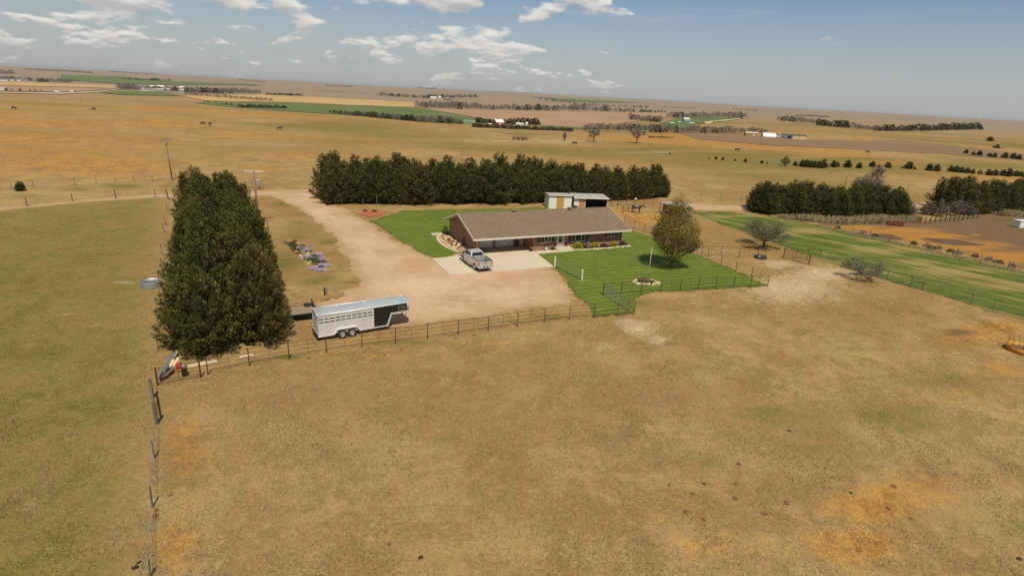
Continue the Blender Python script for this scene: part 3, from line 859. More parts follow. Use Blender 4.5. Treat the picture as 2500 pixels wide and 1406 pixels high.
def build_house():
    h = thing('house', 'long brown brick ranch house with brown shingle roof and attached garage', 'house', (HX, HY, 0), HA)
    x0, x1, yb = 0.85, LU - 0.85, WV - 0.7      # outer wall lines
    yf, yg, xp = 0.95, 3.9, 9.3                 # front wall, recessed garage wall, porch end
    t = 0.2
    zt = lambda y: ZE - 0.06 + (ZR - ZE) * (min(y, WV - y) / (WV / 2)) - 0.12
    def wall_x(name, xa, xb, y, z0, z1, holes):
        """wall along x with rectangular openings [(xa, xb, za, zb)] cut by building piers round them"""
        m = MB()
        cur = xa
        for (a, b, za, zb) in sorted(holes):
            if a > cur: m.box(cur, a, y, y + t, z0, z1)
            if za > z0: m.box(a, b, y, y + t, z0, za)
            if zb < z1: m.box(a, b, y, y + t, zb, z1)
            cur = b
        if cur < xb: m.box(cur, xb, y, y + t, z0, z1)
        return m.build(name, BRICK, h)
    top = 2.5
    W1 = (10.5, 12.2, 1.12, 2.2); DR = (13.28, 14.24, 0.4, 2.36); W2 = (15.55, 17.9, 0.92, 2.25); W3 = (21.8, 23.05, 1.4, 2.2)
    wall_x('wall', xp, x1, yf, -0.4, top, [W1, DR, W2, W3])
    G1 = (1.95, 4.45, 0.08, 2.2); G2 = (4.85, 7.65, 0.08, 2.2); SD = (8.45, 9.25, 0.1, 2.15)
    wall_x('wall', x0 + t, xp, yg, -0.2, top + 0.55, [G1, G2, SD])
    wall_x('wall', x0, x1, yb - t, -0.4, top, [])
    # porch end wall with a small window
    SW = (1.75, 3.1, 1.1, 2.1)
    m = MB()
    m.box(xp, xp + t, yf + t, SW[0], -0.2, top + .2); m.box(xp, xp + t, SW[1], yg, -0.2, top + .4)
    m.box(xp, xp + t, SW[0], SW[1], -0.2, SW[2]); m.box(xp, xp + t, SW[0], SW[1], SW[3], top + .3)
    m.build('wall', BRICK, h)
    # gables
    for xa in (x0, x1 - t):
        m = MB()
        ya = yf
        m.prism([(ya if xa > 5 else ya + t, -0.4), (yb - t, -0.4), (yb - t, zt(yb - t)), (WV / 2, zt(WV / 2)), (ya + t, zt(ya + t))], xa, xa + t, 'x')
        m.build('gable_wall', BRICK, h)
    # porch: floor, piers, beam
    MB().box(x0 + 0.1, xp, 1.15, yg, -0.15, 0.08).build('porch_floor', CONCRETE2, h)
    MB().box(x0, x0 + 0.55, 1.15, 1.6, -0.1, 2.32).build('porch_pier', BRICK, h)
    MB().box(4.47, 4.83, yg - 0.06, yg, 0.0, 2.3).build('garage_pier', BRICK, h)
    # garage doors with raised panels
    for (a, b, za, zb) in (G1, G2):
        g = MB().box(a, b, yg + 0.06, yg + 0.11, za, zb).build('garage_door', GARAGE, h)
        rows = 4; cols = max(2, round((b - a) / 0.8))
        for r in range(rows):
            z0 = za + (zb - za) * r / rows + 0.03; z1 = za + (zb - za) * (r + 1) / rows - 0.03
            for c in range(cols):
                xa = a + (b - a) * c / cols + 0.05; xb = a + (b - a) * (c + 1) / cols - 0.05
                MB().box(xa, xb, yg + 0.045, yg + 0.058, z0 + 0.04, z1 - 0.04).build('panel', GARAGE, g)
        MB().box(a, a + 0.07, yg - 0.01, yg + 0.04, za, zb).box(b - 0.07, b, yg - 0.01, yg + 0.04, za, zb).box(a + .07, b - .07, yg - 0.01, yg + 0.04, zb - 0.07, zb).build('door_frame', WHITE, h)
    # side door in the porch
    d = MB().box(SD[0], SD[1], yg + 0.05, yg + 0.1, SD[2], SD[3]).build('side_door', WHITE, h)
    MB().box(SD[1] - 0.1, SD[1] - 0.06, yg + 0.0, yg + 0.05, 1.05, 1.12).build('handle', CHROME, d)
    # front storm door
    d = MB().box(DR[0], DR[0] + 0.17, yf + 0.04, yf + 0.09, DR[2], DR[3]).box(DR[1] - 0.17, DR[1], yf + 0.04, yf + 0.09, DR[2], DR[3]).box(DR[0] + .17, DR[1] - .17, yf + 0.04, yf + 0.09, DR[2], DR[2] + 0.5) \
        .box(DR[0] + .17, DR[1] - .17, yf + 0.04, yf + 0.09, DR[3] - 0.14, DR[3]).box(DR[0] + .17, DR[1] - .17, yf + 0.04, yf + 0.09, 1.55, 1.61).build('front_door', WHITE, h)
    MB().box(DR[0] + .17, DR[1] - .17, yf + 0.06, yf + 0.075, DR[2] + .5, DR[3] - .14).build('pane', GLASS, d)
    MB().box(DR[1] - 0.13, DR[1] - 0.09, yf + 0.0, yf + 0.04, 1.3, 1.42).build('handle', CHROME, d)
    MB().box(DR[0] - 0.1, DR[0], yf - 0.015, yf + 0.1, DR[2], DR[3]).box(DR[1], DR[1] + 0.1, yf - 0.015, yf + 0.1, DR[2], DR[3]).build('door_frame', WHITE, h)
    # windows
    def window(a, b, za, zb, splits, shutters=True, y=yf):
        fw = 0.06
        m = MB()
        m.box(a, b, y - 0.02, y + 0.1, za, za + fw).box(a, b, y - 0.02, y + 0.1, zb - fw, zb)
        xs = [a] + [a + (b - a) * s for s in splits] + [b]
        m.box(a, a + fw, y - 0.02, y + 0.1, za + fw, zb - fw).box(b - fw, b, y - 0.02, y + 0.1, za + fw, zb - fw)
        for s in xs[1:-1]: m.box(s - 0.045, s + 0.045, y - 0.025, y + 0.1, za + fw, zb - fw)
        w = m.build('window', WHITE, h)
        for s0, s1 in zip(xs[:-1], xs[1:]):
            MB().box(s0 + fw * 0.8, s1 - fw * 0.8, y + 0.05, y + 0.065, za + fw, zb - fw).build('pane', GLASS, w)
        MB().box(a - 0.06, b + 0.06, y - 0.07, y - 0.022, za - 0.07, za - 0.002).build('sill', CREAM, w)
        if shutters:
            for (sa, sb) in ((a - 0.46, a - 0.02), (b + 0.02, b + 0.46)):
                s = MB().box(sa, sb, y - 0.045, y - 0.003, za, zb).build('shutter', SHUTTER, h)
                for k in range(6):
                    z = za + 0.08 + (zb - za - 0.16) * k / 6
                    MB().box(sa + 0.05, sb - 0.05, y - 0.06, y - 0.046, z, z + (zb - za) / 6 - 0.06).build('slat', SHUTTER, s)
    window(*W1, (0.36, 0.68)); window(*W2, (0.28, 0.72)); window(*W3, (0.5,))
    w = MB().box(xp - 0.02, xp + 0.1, SW[0], SW[1], SW[2], SW[2] + .06).box(xp - 0.02, xp + 0.1, SW[0], SW[1], SW[3] - .06, SW[3]).box(xp - .02, xp + .1, SW[0], SW[0] + .06, SW[2] + .06, SW[3] - .06) \
        .box(xp - .02, xp + .1, SW[1] - .06, SW[1], SW[2] + .06, SW[3] - .06).box(xp - .02, xp + .1, 2.38, 2.46, SW[2] + .06, SW[3] - .06).build('window', WHITE, h)
    MB().box(xp + .05, xp + .065, SW[0] + .06, SW[1] - .06, SW[2] + .06, SW[3] - .06).build('pane', GLASS, w)
    # roof: two slopes as thick slabs
    th = 0.13
    m = MB()
    prof = [(0, ZE), (WV / 2, ZR), (WV, ZE), (WV, ZE - th), (WV / 2, ZR - th), (0, ZE - th)]
    m.prism(prof, 0, LU, 'x')
    roof = m.build('roof', SHINGLE, h)
    MB().prism([(WV / 2 - 0.16, ZR - 0.045 + 0.01), (WV / 2, ZR + 0.03), (WV / 2 + 0.16, ZR - 0.035), (WV / 2, ZR + 0.004)], 0.01, LU - 0.01, 'x').build('ridge_cap', SHINGLE, roof)
    for (u, v) in ((8.6, 6.25), (18.0, 6.25)):
        z = ZR - abs(v - WV / 2) * (ZR - ZE) / (WV / 2) + 0.04
        MB().lathe([(0.0, z + 0.34), (0.22, z + 0.32), (0.36, z + 0.24), (0.36, z + 0.16), (0.2, z + 0.14), (0.2, z - 0.1)], 14, (u, v, 0)).build('roof_vent', plain('brown_vent', lin(142, 116, 88), 0.6), roof, True)
    for (u, v, r, hh) in ((14.5, 8.5, .06, .4), (20.5, 8.2, .05, .35)):
        z = ZR - abs(v - WV / 2) * (ZR - ZE) / (WV / 2)
        MB().tube((u, v, z - .1), (u, v, z + hh), r, r, 8).build('vent_pipe', GREYSTEEL, roof)
    # fascia and rake boards, gutter, soffit
    fa = MB().box(0, LU, -0.045, -0.003, ZE - 0.24, ZE + 0.015)
    fa.build('fascia', CREAM, roof)
    MB().box(0, LU, WV + 0.003, WV + 0.045, ZE - 0.24, ZE + 0.015).build('fascia', CREAM, roof)
    for xa, xb in ((-0.05, -0.003), (LU + 0.003, LU + 0.05)):
        for s in (0, 1):
            y0, y1 = (-.045, WV / 2) if s == 0 else (WV / 2, WV + .045)
            za, zb = (ZE, ZR) if s == 0 else (ZR, ZE)
            MB().hexa([(xa, y0, za - 0.24), (xb, y0, za - 0.24), (xb, y1, zb - 0.24), (xa, y1, zb - 0.24), (xa, y0, za + 0.02), (xb, y0, za + 0.02), (xb, y1, zb + 0.02), (xa, y1, zb + 0.02)]).build('rake_board', CREAM, roof)
    MB().box(0.02, LU - 0.02, 0.0, yf, ZE - 0.235, ZE - 0.21).build('soffit', WHITE, roof)
    MB().box(x0 + .02, xp, yf, yg, ZE - 0.235, ZE - 0.21).build('porch_ceiling', WHITE, roof)
    for xa, xb in ((0.0, x0), (x1, LU)):
        m = MB()
        for s in (0, 1):
            y0, y1 = (yf, WV / 2) if s == 0 else (WV / 2, WV)
            za, zb = (ZE + (ZR - ZE) * yf / (WV / 2), ZR) if s == 0 else (ZR, ZE)
            m.hexa([(xa, y0, za - .22), (xb, y0, za - .22), (xb, y1, zb - .22), (xa, y1, zb - .22), (xa, y0, za - .2), (xb, y0, za - .2), (xb, y1, zb - .2), (xa, y1, zb - .2)])
        m.build('gable_soffit', WHITE, roof)
    # downspouts
    MB().box(x0 + 0.0, x0 + 0.09, 1.03, 1.12, 0.0, 2.2).build('downspout', CREAM, h)
    MB().box(x1 - 0.14, x1 - 0.05, yf - 0.1, yf - 0.005, -0.3, 2.2).box(x1 - .14, x1 - .05, yf - .5, yf - .1, -.3, -.2).build('downspout', GREYSTEEL, h)
    return h
house = build_house()

# apron slab, front walk, step
def slab(name, label, cat, pts, z0, z1, mat, bevel=0.0):
    m = MB(); m.prism([(p[0], p[1]) for p in pts], z0, z1, 'z')
    o = m.build(name, mat, None, False, bevel)
    return tag(o, label, cat, kind='structure')
Wf = lambda px, py: tuple(at(px, py, 0.06)[:2])
slab('concrete_apron', 'pale concrete apron in front of the garage', 'apron', [Wf(1055, 631), Wf(1097, 671), Wf(1353, 651), tuple(house_pt(9.3, 0.45)[:2]), tuple(house_pt(9.3, 1.14)[:2]), tuple(house_pt(0.9, 1.14)[:2])], -0.1, 0.075, CONCRETE)
slab('front_walk', 'concrete walk from the apron to the front step', 'path', [tuple(house_pt(9.32, 0.44)[:2]), tuple(house_pt(9.1, -0.95)[:2]), tuple(house_pt(15.0, -0.9)[:2]), tuple(house_pt(15.0, 0.3)[:2]), tuple(house_pt(11.5, 0.44)[:2])], -0.1, 0.085, CONCRETE)
o = MB().prism([tuple(house_pt(a, b)[:2]) for a, b in ((12.75, .94), (12.75, -0.35), (15.3, -0.35), (15.3, .94))], 0.0, 0.3, 'z').build('front_step', CONCRETE, None, False, 0.02)
tag(o, 'low pale concrete step below the white front door', 'step')

# ------------------------------------------------------------------ wheels
def wheel(parent, c, r, w, ax_sign, rim_mat=CHROME, name='wheel'):
    """axle along local y; ax_sign = outer side"""
    e = bpy.data.objects.new(name, None); COL.objects.link(e); e.parent = parent; e.location = c
    m = MB()
    h = w / 2
    m.lathe([(r * .62, -h), (r * .9, -h), (r, -h * .6), (r, h * .6), (r * .9, h), (r * .62, h), (r * .62, -h)], 22, axis='y')
    m.build('tyre', RUBBER, e, True)
    s = ax_sign
    m = MB()
    m.lathe([(r * .62, -h * s * .9), (r * .615, h * s * .95), (r * .55, h * s * .95), (r * .5, h * s * .45), (r * .2, h * s * .6), (r * .17, h * s * .85), (0.001, h * s * .85)], 18, axis='y')
    m.build('rim', rim_mat, e, True)
    return e

# ------------------------------------------------------------------ pickup truck (x forward, origin on the ground under the rear axle)
def build_truck():
    t = thing('pickup_truck', 'silver extended cab pickup truck parked on the concrete apron', 'truck', (-3.95, 67.35, 0.075), R(118.5))
    wd = 0.98
    def arch(cx, r, n=9):
        return [(cx + r * math.cos(math.pi * (1 - k / (n - 1))), 0.42 + r * math.sin(math.pi * (1 - k / (n - 1)))) for k in range(n)]
    # front body: hood, wings and lower cab
    prof = [(1.12, 0.5)] + [(x, z) for x, z in ((3.1, .5),)] + arch(3.68, .5)[0:] + [(4.55, .5), (4.72, .55), (4.76, .85), (4.7, 1.1), (4.55, 1.2), (3.55, 1.3), (3.3, 1.33), (1.12, 1.36)]
    m = MB(); m.prism(prof, -wd, wd)
    m.build('body', SILVER, t, False, 0.05)
    # greenhouse
    m = MB()
    m.hexa([(1.14, -wd + .05, 1.34), (3.38, -wd + .05, 1.31), (3.38, wd - .05, 1.31), (1.14, wd - .05, 1.34), (1.38, -.76, 1.93), (2.62, -.76, 1.94), (2.62, .76, 1.94), (1.38, .76, 1.93)])
    cab = m.build('cab', SILVER, t, False, 0.06)
    def glass_quad(pts, name='window'):
        c = sum((Vector(p) for p in pts), Vector()) / 4
        n = (Vector(pts[1]) - Vector(pts[0])).cross(Vector(pts[3]) - Vector(pts[0])).normalized()
        if n.dot(c - Vector((2.2, 0, 1.4))) < 0: n = -n
        a = [Vector(p) + n * 0.006 for p in pts]; b = [Vector(p) - n * 0.02 for p in pts]
        MB().hexa([*b, *a]).build(name, GLASS, cab)
    for s in (-1, 1):
        f = lambda x, k: (x, s * ((wd - .05) + (.76 - wd + .05) * k), 1.335 + .6 * k)
        glass_quad([f(1.27, .16), f(1.72, .16), f(1.76, .84), f(1.46, .84)])
        glass_quad([f(1.86, .14), f(3.1, .12), f(2.58, .84), f(1.88, .84)])
    glass_quad([(1.14 + .24 * .14, -.76, 1.43), (1.14 + .24 * .14, .76, 1.43), (1.14 + .24 * .82, .64, 1.83), (1.14 + .24 * .82, -.64, 1.83)], 'rear_window')
    glass_quad([(3.38 - .76 * .12, -.82, 1.39), (3.38 - .76 * .12, .82, 1.39), (3.38 - .76 * .86, .7, 1.86), (3.38 - .76 * .86, -.7, 1.86)], 'windscreen')
    MB().box(1.385, 1.42, -.14, .14, 1.925, 1.965).build('brake_light', TAIL, cab)
    # bed
    for s in (-1, 1):
        prof = [(-1.17, .55), (-.55, .5)] + arch(0, .5) + [(.55, .5), (1.1, .5), (1.1, 1.4), (-1.17, 1.4)]
        prof = [(-1.17, .62)] + [(-.52, .55)] + arch(0, .5) + [(.54, .5), (1.1, .5), (1.1, 1.4), (-1.17, 1.4)]
        y0, y1 = sorted((s * wd, s * (wd - .14)))
        m = MB(); m.prism(prof, y0, y1); m.build('bed_side', SILVER, t, False, 0.03)
        ya, yb = sorted((s * (wd - .005), s * (wd - .15)))
        MB().box(-1.12, 1.08, ya, yb, 1.402, 1.425).build('bed_rail', BLACK, t)
        w0, w1 = sorted((s * (wd - .15), s * (wd - .38)))
        MB().box(-.5, .5, w0, w1, .86, 1.08).build('wheel_well', DARKSTEEL, t, False, .05)
    MB().box(-1.12, 1.1, -wd + .14, wd - .14, .8, .86).build('bed_floor', plain('bed_liner', lin(120, 116, 108), 0.7, 0.2, 0.15), t)
    MB().box(1.02, 1.1, -wd + .15, wd - .15, .862, 1.38).build('bed_front', SILVER, t)
    tg = MB().box(-1.2, -1.13, -wd + .15, wd - .15, .72, 1.38).build('tailgate', SILVER, t, False, .02)
    MB().box(-1.215, -1.201, -.13, .13, 1.13, 1.23).build('handle', BLACK, tg)
    MB().box(-1.19, -1.12, -wd + .16, wd - .16, 1.382, 1.41).build('tailgate_cap', BLACK, tg)
    for s in (-1, 1):
        y0, y1 = sorted((s * (wd - .01), s * (wd - .145)))
        MB().box(-1.205, -1.1, y0, y1, .88, 1.3).build('tail_light', TAIL, t, False, .02)
        y0, y1 = sorted((s * .25, s * .96))
        MB().box(-1.36, -1.2, y0, y1, .52, .72).build('rear_bumper', CHROME, t, False, .03)
        y0, y1 = sorted((s * wd, s * (wd + .22)))
        MB().box(3.05, 3.2, y0, y1, 1.34, 1.6).build('side_mirror', BLACK, t, False, .03)
        y0, y1 = sorted((s * (wd - .02), s * (wd + .1)))
        MB().box(.7, 3.05, y0, y1, .42, .47).build('running_board', CHROME, t)
        for k in (1.75, 2.95):
            ya, yb = sorted((s * (wd + .001), s * (wd + .02)))
            MB().box(k - .2, k - .04, ya, yb, 1.08, 1.12).build('door_handle', SILVER, t)
        MB().box(4.6, 4.74, *sorted((s * .62, s * .95)), .85, 1.08).build('headlight', GALV, t, False, .02)
    MB().box(-1.34, -1.22, -.25, .25, .5, .68).build('bumper_step', BLACK, t)
    MB().box(-1.352, -1.342, -.15, .15, .56, .68).build('licence_plate', WHITE, t)
    MB().box(4.6, 4.86, -.97, .97, .42, .68).build('front_bumper', CHROME, t, False, .05)
    MB().box(-1.1, 4.5, -.55, .55, .38, .6).build('chassis', BLACK, t)
    for (x, s) in ((0, 1), (0, -1), (3.68, 1), (3.68, -1)):
        wheel(t, (x, s * .84, .4), .4, .27, s)
    return t
build_truck()

# ------------------------------------------------------------------ gooseneck stock trailer (x forward, origin rear centre on the ground)
def build_trailer():
    ang = R(32.5)
    near = Vector((-16.25, 44.2, 0))
    Wd = 1.9
    base = near + Vector((-math.sin(ang), math.cos(ang), 0)) * Wd / 2
    t = thing('livestock_trailer', 'silver gooseneck livestock trailer with black front section beside the pipe fence', 'trailer', (base.x, base.y, 0), ang)
    hw = Wd / 2
    zb, zt, L, Lb, zn = .48, 2.36, 8.35, 6.05, 1.5
    XB = 4.85
    # side skins: silver plank walls (rear) and black front section
    for s in (-1, 1):
        y0, y1 = sorted((s * hw, s * (hw - .05)))
        m = MB()
        rows = [(zb, 1.62), (1.74, 1.9), (2.02, zt)]
        sk = MB()
        for (za, zc) in rows: sk.box(0.03, XB, y0, y1, za, zc)
        n = 10
        pitch = (XB - 0.1) / n
        for za, zc in ((1.62, 1.74), (1.9, 2.02)):
            for k in range(n + 1):
                xa = 0.03 if k == 0 else 0.05 + k * pitch - 0.045
                xb = 0.05 + k * pitch + (.045 if k < n else 0.05)
                sk.box(xa, min(xb, XB), y0, y1, za, zc)
        side = sk.build('side_wall', ALU, t)
        for k in range(1, 6):
            z = zb + .12 + k * .16
            ya, yb = sorted((s * (hw + .004), s * (hw - .0)))
            MB().box(.06, XB - .02, ya, yb, z, z + .008).build('plank_seam', ALU, side)
        # black front section follows the gooseneck
        poly = [(XB + .002, zb + .08), (Lb - .02, zb + .08), (Lb + .38, zn + .08), (L - .35, zn + .1), (L - .35, zt - .05), (XB + .002, zt - .05)]
        m = MB(); m.prism(poly, y0, y1); fs = m.build('front_side', BLACK, t)
        ya, yb = sorted((s * (hw + .015), s * (hw + .001)))
        MB().box(XB + .85, XB + .88, ya, yb, zb + .15, zt - .1).build('door_seam', DARKSTEEL, fs)
        # sleeper window
        fx0, fx1, fz0, fz1 = 7.15, 7.75, 1.72, 2.1
        fr = MB().box(fx0, fx1, ya, yb, fz0, fz0 + .05).box(fx0, fx1, ya, yb, fz1 - .05, fz1).box(fx0, fx0 + .05, ya, yb, fz0 + .05, fz1 - .05).box(fx1 - .05, fx1, ya, yb, fz0 + .05, fz1 - .05).build('window', CHROME, t, False, .01)
        MB().box(fx0 + .05, fx1 - .05, *sorted((s * (hw + .006), s * (hw + .001))), fz0 + .05, fz1 - .05).build('pane', GLASS, fr)
        # bottom and neck trim
        ya, yb = sorted((s * (hw + .03), s * (hw - .06)))
        MB().box(0, 1.35, ya, yb, zb - .1, zb + .0).build('bottom_rail', ALU, t)
        MB().box(3.55, Lb, ya, yb, zb - .1, zb + .0).build('bottom_rail', ALU, t)
        MB().hexa([(Lb - .02, ya, zb - .1), (Lb + .12, ya, zb - .1), (Lb + .12, yb, zb - .1), (Lb - .02, yb, zb - .1), (Lb + .36, ya, zn), (Lb + .5, ya, zn), (Lb + .5, yb, zn), (Lb + .36, yb, zn)]).build('neck_post', ALU, t)
        MB().box(Lb + .37, L - .3, ya, yb, zn - .02, zn + .1).build('neck_rail', ALU, t)
        MB().box(XB - .03, XB + .03, *sorted((s * (hw + .012), s * (hw + .001))), zb, zt).build('door_post', ALU, t)
        # mudguard round the tandem wheels
        m = MB()
        ya, yb = sorted((s * (hw + .17), s * (hw + .002)))
        pts = [(1.38, .5), (1.62, .86), (3.25, .86), (3.52, .5)]; th = .06
        for (a, b) in zip(pts[:-1], pts[1:]):
            m.hexa([(a[0], ya, a[1]), (b[0], ya, b[1]), (b[0], yb, b[1]), (a[0], yb, a[1]), (a[0], ya, a[1] + th), (b[0], ya, b[1] + th), (b[0], yb, b[1] + th), (a[0], yb, a[1] + th)])
        m.build('mudguard', ALU, t)
        for x in (2.02, 2.86):
            wheel(t, (x, s * (hw + .05), .385), .385, .22, s)
    # wheel wells dark, floor, chassis
    MB().box(1.4, 3.5, -hw + .06, hw - .06, zb - .1, .86).build('wheel_box', BLACK, t)
    MB().box(0, Lb, -hw + .06, hw - .06, zb - .08, zb - .02).build('floor', DARKSTEEL, t)
    # rear gate
    m = MB()
    m.box(0, .06, -hw, -hw + .08, zb, zt).box(0, .06, hw - .08, hw, zb, zt).box(0, .06, -hw + .08, hw - .08, zt - .14, zt).box(0, .06, -hw + .08, hw - .08, zb, zb + .1)
    m.build('rear_frame', ALU, t)
    g = MB().box(.015, .045, -hw + .08, hw - .08, zb + .1, 1.6).box(.015, .045, -hw + .08, hw - .08, 1.75, zt - .14).build('rear_gate', ALU, t)
    MB().box(-.03, .014, .02, .06, .9, 2.0).build('latch_bar', GALV, g)
    MB().box(-.12, -.002, -hw, hw, .4, .48).build('rear_bumper', DARKSTEEL, t)
    # bulkhead sloping up, neck floor and nose with rounded corners
    MB().hexa([(Lb, -hw + .06, zb), (Lb + .04, -hw + .06, zb), (Lb + .04, hw - .06, zb), (Lb, hw - .06, zb), (Lb + .38, -hw + .06, zn), (Lb + .42, -hw + .06, zn), (Lb + .42, hw - .06, zn), (Lb + .38, hw - .06, zn)]).build('bulkhead', ALU, t)
    MB().box(Lb + .42, L - .3, -hw + .06, hw - .06, zn, zn + .05).build('neck_floor', ALU, t)
    plan = [(L - .35, -hw)]
    for k in range(7):
        a = -math.pi / 2 + (math.pi / 2) * k / 6
        plan.append((L - .38 + .38 * math.cos(a), -hw + .38 + .38 * math.sin(a)))
    plan += [(x, -y) for x, y in plan[::-1]]
    plan_in = [(x - .04, y * .96) for x, y in plan]
    m = MB()
    for (a, b, ai, bi) in zip(plan[:-1], plan[1:], plan_in[:-1], plan_in[1:]):
        m.hexa([(a[0], a[1], zn + .1), (b[0], b[1], zn + .1), (bi[0], bi[1], zn + .1), (ai[0], ai[1], zn + .1), (a[0], a[1], zt), (b[0], b[1], zt), (bi[0], bi[1], zt), (ai[0], ai[1], zt)])
    m.build('nose', ALU, t, True)
    m = MB()
    for (a, b, ai, bi) in zip(plan[:-1], plan[1:], plan_in[:-1], plan_in[1:]):
        m.hexa([(a[0] + .01, a[1] * 1.01, zn - .02), (b[0] + .01, b[1] * 1.01, zn - .02), (bi[0], bi[1], zn - .02), (ai[0], ai[1], zn - .02), (a[0] + .01, a[1] * 1.01, zn + .1), (b[0] + .01, b[1] * 1.01, zn + .1), (bi[0], bi[1], zn + .1), (ai[0], ai[1], zn + .1)])
    m.build('nose_rail', ALU, t)
    # crowned roof with rolled edges
    ns = 10
    out = [(0, -hw), *plan[1:-1], (0, hw)]
    m = MB()
    xs = [-.03, 2, 4, 6, L - .4]
    def crown(y): return zt + .16 * (1 - (y / hw) ** 2)
    grid = []
    cols = np.linspace(-1, 1, ns + 1)
    rows = [(-.03, hw + .02), (2, hw + .02), (4, hw + .02), (6, hw + .02), (L - .38, hw + .02), (L - .2, hw - .06), (L - .08, hw - .2), (L + .01, hw - .45)]
    vs = []
    for (x, w) in rows:
        for c in cols:
            y = c * w
            vs.append((x, y, crown(y) - (.0 if x < L - .2 else .03)))
    nc = ns + 1
    fsx = [(i * nc + k, i * nc + k + 1, (i + 1) * nc + k + 1, (i + 1) * nc + k) for i in range(len(rows) - 1) for k in range(ns)]
    m.add(vs, fsx)
    roof = m.build('roof', ALUROOF, t, True)
    sd = roof.modifiers.new('solid', 'SOLIDIFY'); sd.thickness = .03; sd.offset = -1
    edge = []
    for s in (-1, 1):
        MB().path([(-.03, s * (hw + .02), zt), (L - .38, s * (hw + .02), zt), (L - .15, s * (hw - .1), zt), (L + .0, s * (hw - .42), zt)], .045, 8).build('roof_rail', ALU, roof, True)
    MB().path([(L + .01, -hw + .4, zt - .01), (L + .01, hw - .4, zt - .01)], .04, 8).build('roof_rail', ALU, roof, True)
    MB().path([(-.03, y, crown(y)) for y in np.linspace(-hw - .02, hw + .02, 9)], .03, 6).build('roof_rail', ALU, roof, True)
    for x in (2.0, 4.4):
        z = crown(0.25)
        MB().lathe([(0.001, z + .09), (.1, z + .085), (.12, z + .05), (.08, z + .04), (.08, z - .03)], 12, (x, .25, 0)).build('roof_vent', WHITE, roof, True)
    # coupler and jack
    MB().tube((L - .5, 0, zn), (L - .5, 0, .78), .06, .06, 8).build('coupler', DARKSTEEL, t)
    MB().tube((L - .25, hw * .45, zn), (L - .25, hw * .45, .04), .045, .045, 8).box(L - .35, L - .15, hw * .45 - .1, hw * .45 + .1, .0, .04).build('jack', GALV, t)
    MB().tube((L - .25, -hw * .5, zn), (L - .25, -hw * .5, 1.0), .04, .04, 8).build('jack', GALV, t)
    for x in np.arange(3.8, 6.0, .5):
        MB().box(x, x + .1, -hw - .04, -hw - .031, zb - .07, zb - .03).build('marker_light', TAIL, t)
    return t
build_trailer()

# ------------------------------------------------------------------ flatbed trailer behind it
def build_flatbed():
    a = at(762, 748, .75); b = at(690, 760, .75)
    ang = R(28)
    t = thing('flatbed_trailer', 'weathered wooden flatbed trailer half hidden behind the cedars', 'trailer', (-21.9, 46.9, 0), ang)
    for k in range(9):
        y0 = 0.02 + k * .24
        MB().box(0, 4.25, y0, y0 + .22, .7, .745).build('deck_plank', OLDWOOD, t)
    MB().box(-.02, 4.3, -.08, .0, .56, .75).build('side_rail', BLACK, t)
    MB().box(-.02, 4.3, 2.18, 2.26, .56, .75).build('side_rail', BLACK, t)
    MB().box(-.06, -.02, -.08, 2.26, .5, .75).build('rear_rail', BLACK, t)
    MB().box(.3, 4.2, .3, 1.9, .5, .6).build('frame', DARKSTEEL, t)
    MB().hexa([(4.3, .3, .56), (5.9, 1.0, .52), (5.9, 1.12, .52), (4.3, .45, .56), (4.3, .3, .68), (5.9, 1.0, .62), (5.9, 1.12, .62), (4.3, .45, .68)]).hexa([(4.3, 1.75, .56), (5.9, 1.12, .52), (5.9, 1.24, .52), (4.3, 1.9, .56), (4.3, 1.75, .68), (5.9, 1.12, .62), (5.9, 1.24, .62), (4.3, 1.9, .68)]).build('tongue', DARKSTEEL, t)
    MB().box(4.22, 4.3, .0, 2.18, .75, 1.35).build('headboard', BLACK, t)
    MB().lathe([(.18, 0), (.3, .0), (.34, .06), (.34, .14), (.3, .2), (.18, .2), (.18, 0)], 16, (3.85, 1.9, .75)).build('spare_tyre', RUBBER, t, True)
    for x in (1.3, 2.1):
        for y, s in ((-.0, -1), (2.18, 1)):
            wheel(t, (x, y + (.2 if s < 0 else -.2), .33), .33, .2, s, GALV)
build_flatbed()

# ------------------------------------------------------------------ vegetation
def m_leaf(name, cols, rand_cols=None, rough=0.8, trans=0.15, var=0.5):
    """cols: three base colours mixed by the leaf's own tint; rand_cols: a second set that whole plants lean to"""
    def b(nb, bs):
        t = nb.attr('tint')
        c = nb.mix(nb.ramp(t, 0.0, 0.5, 0, 1, False), cols[0], cols[1])
        c = nb.mix(nb.ramp(t, 0.5, 1.0, 0, 1, False), c, cols[2])
        if rand_cols:
            d = nb.mix(nb.ramp(t, 0.0, 0.5, 0, 1, False), rand_cols[0], rand_cols[1])
            d = nb.mix(nb.ramp(t, 0.5, 1.0, 0, 1, False), d, rand_cols[2])
            inf = nb.new('ShaderNodeObjectInfo').outputs['Random']
            pn = nb.noise(nb.pos(), 0.55, 3, 0.6)
            f = nb.math('ADD', nb.math('MULTIPLY', inf, 0.9), nb.math('SUBTRACT', pn, 0.55))
            c = nb.mix(nb.ramp(f, 0.35, 0.95, 0, 0.9), c, d)
        nb.put(bs.inputs['Base Color'], c)
        bs.inputs['Roughness'].default_value = rough
        bs.inputs['Specular IOR Level'].default_value = 0.05
        if trans:
            tr = nb.new('ShaderNodeBsdfTranslucent'); nb.put(tr.inputs['Color'], c)
            ms = nb.new('ShaderNodeMixShader'); ms.inputs[0].default_value = trans
            nb.l.new(bs.outputs[0], ms.inputs[1]); nb.l.new(tr.outputs[0], ms.inputs[2])
            nb.l.new(ms.outputs[0], nb.t.nodes['Material Output'].inputs[0])
    return material(name, b)
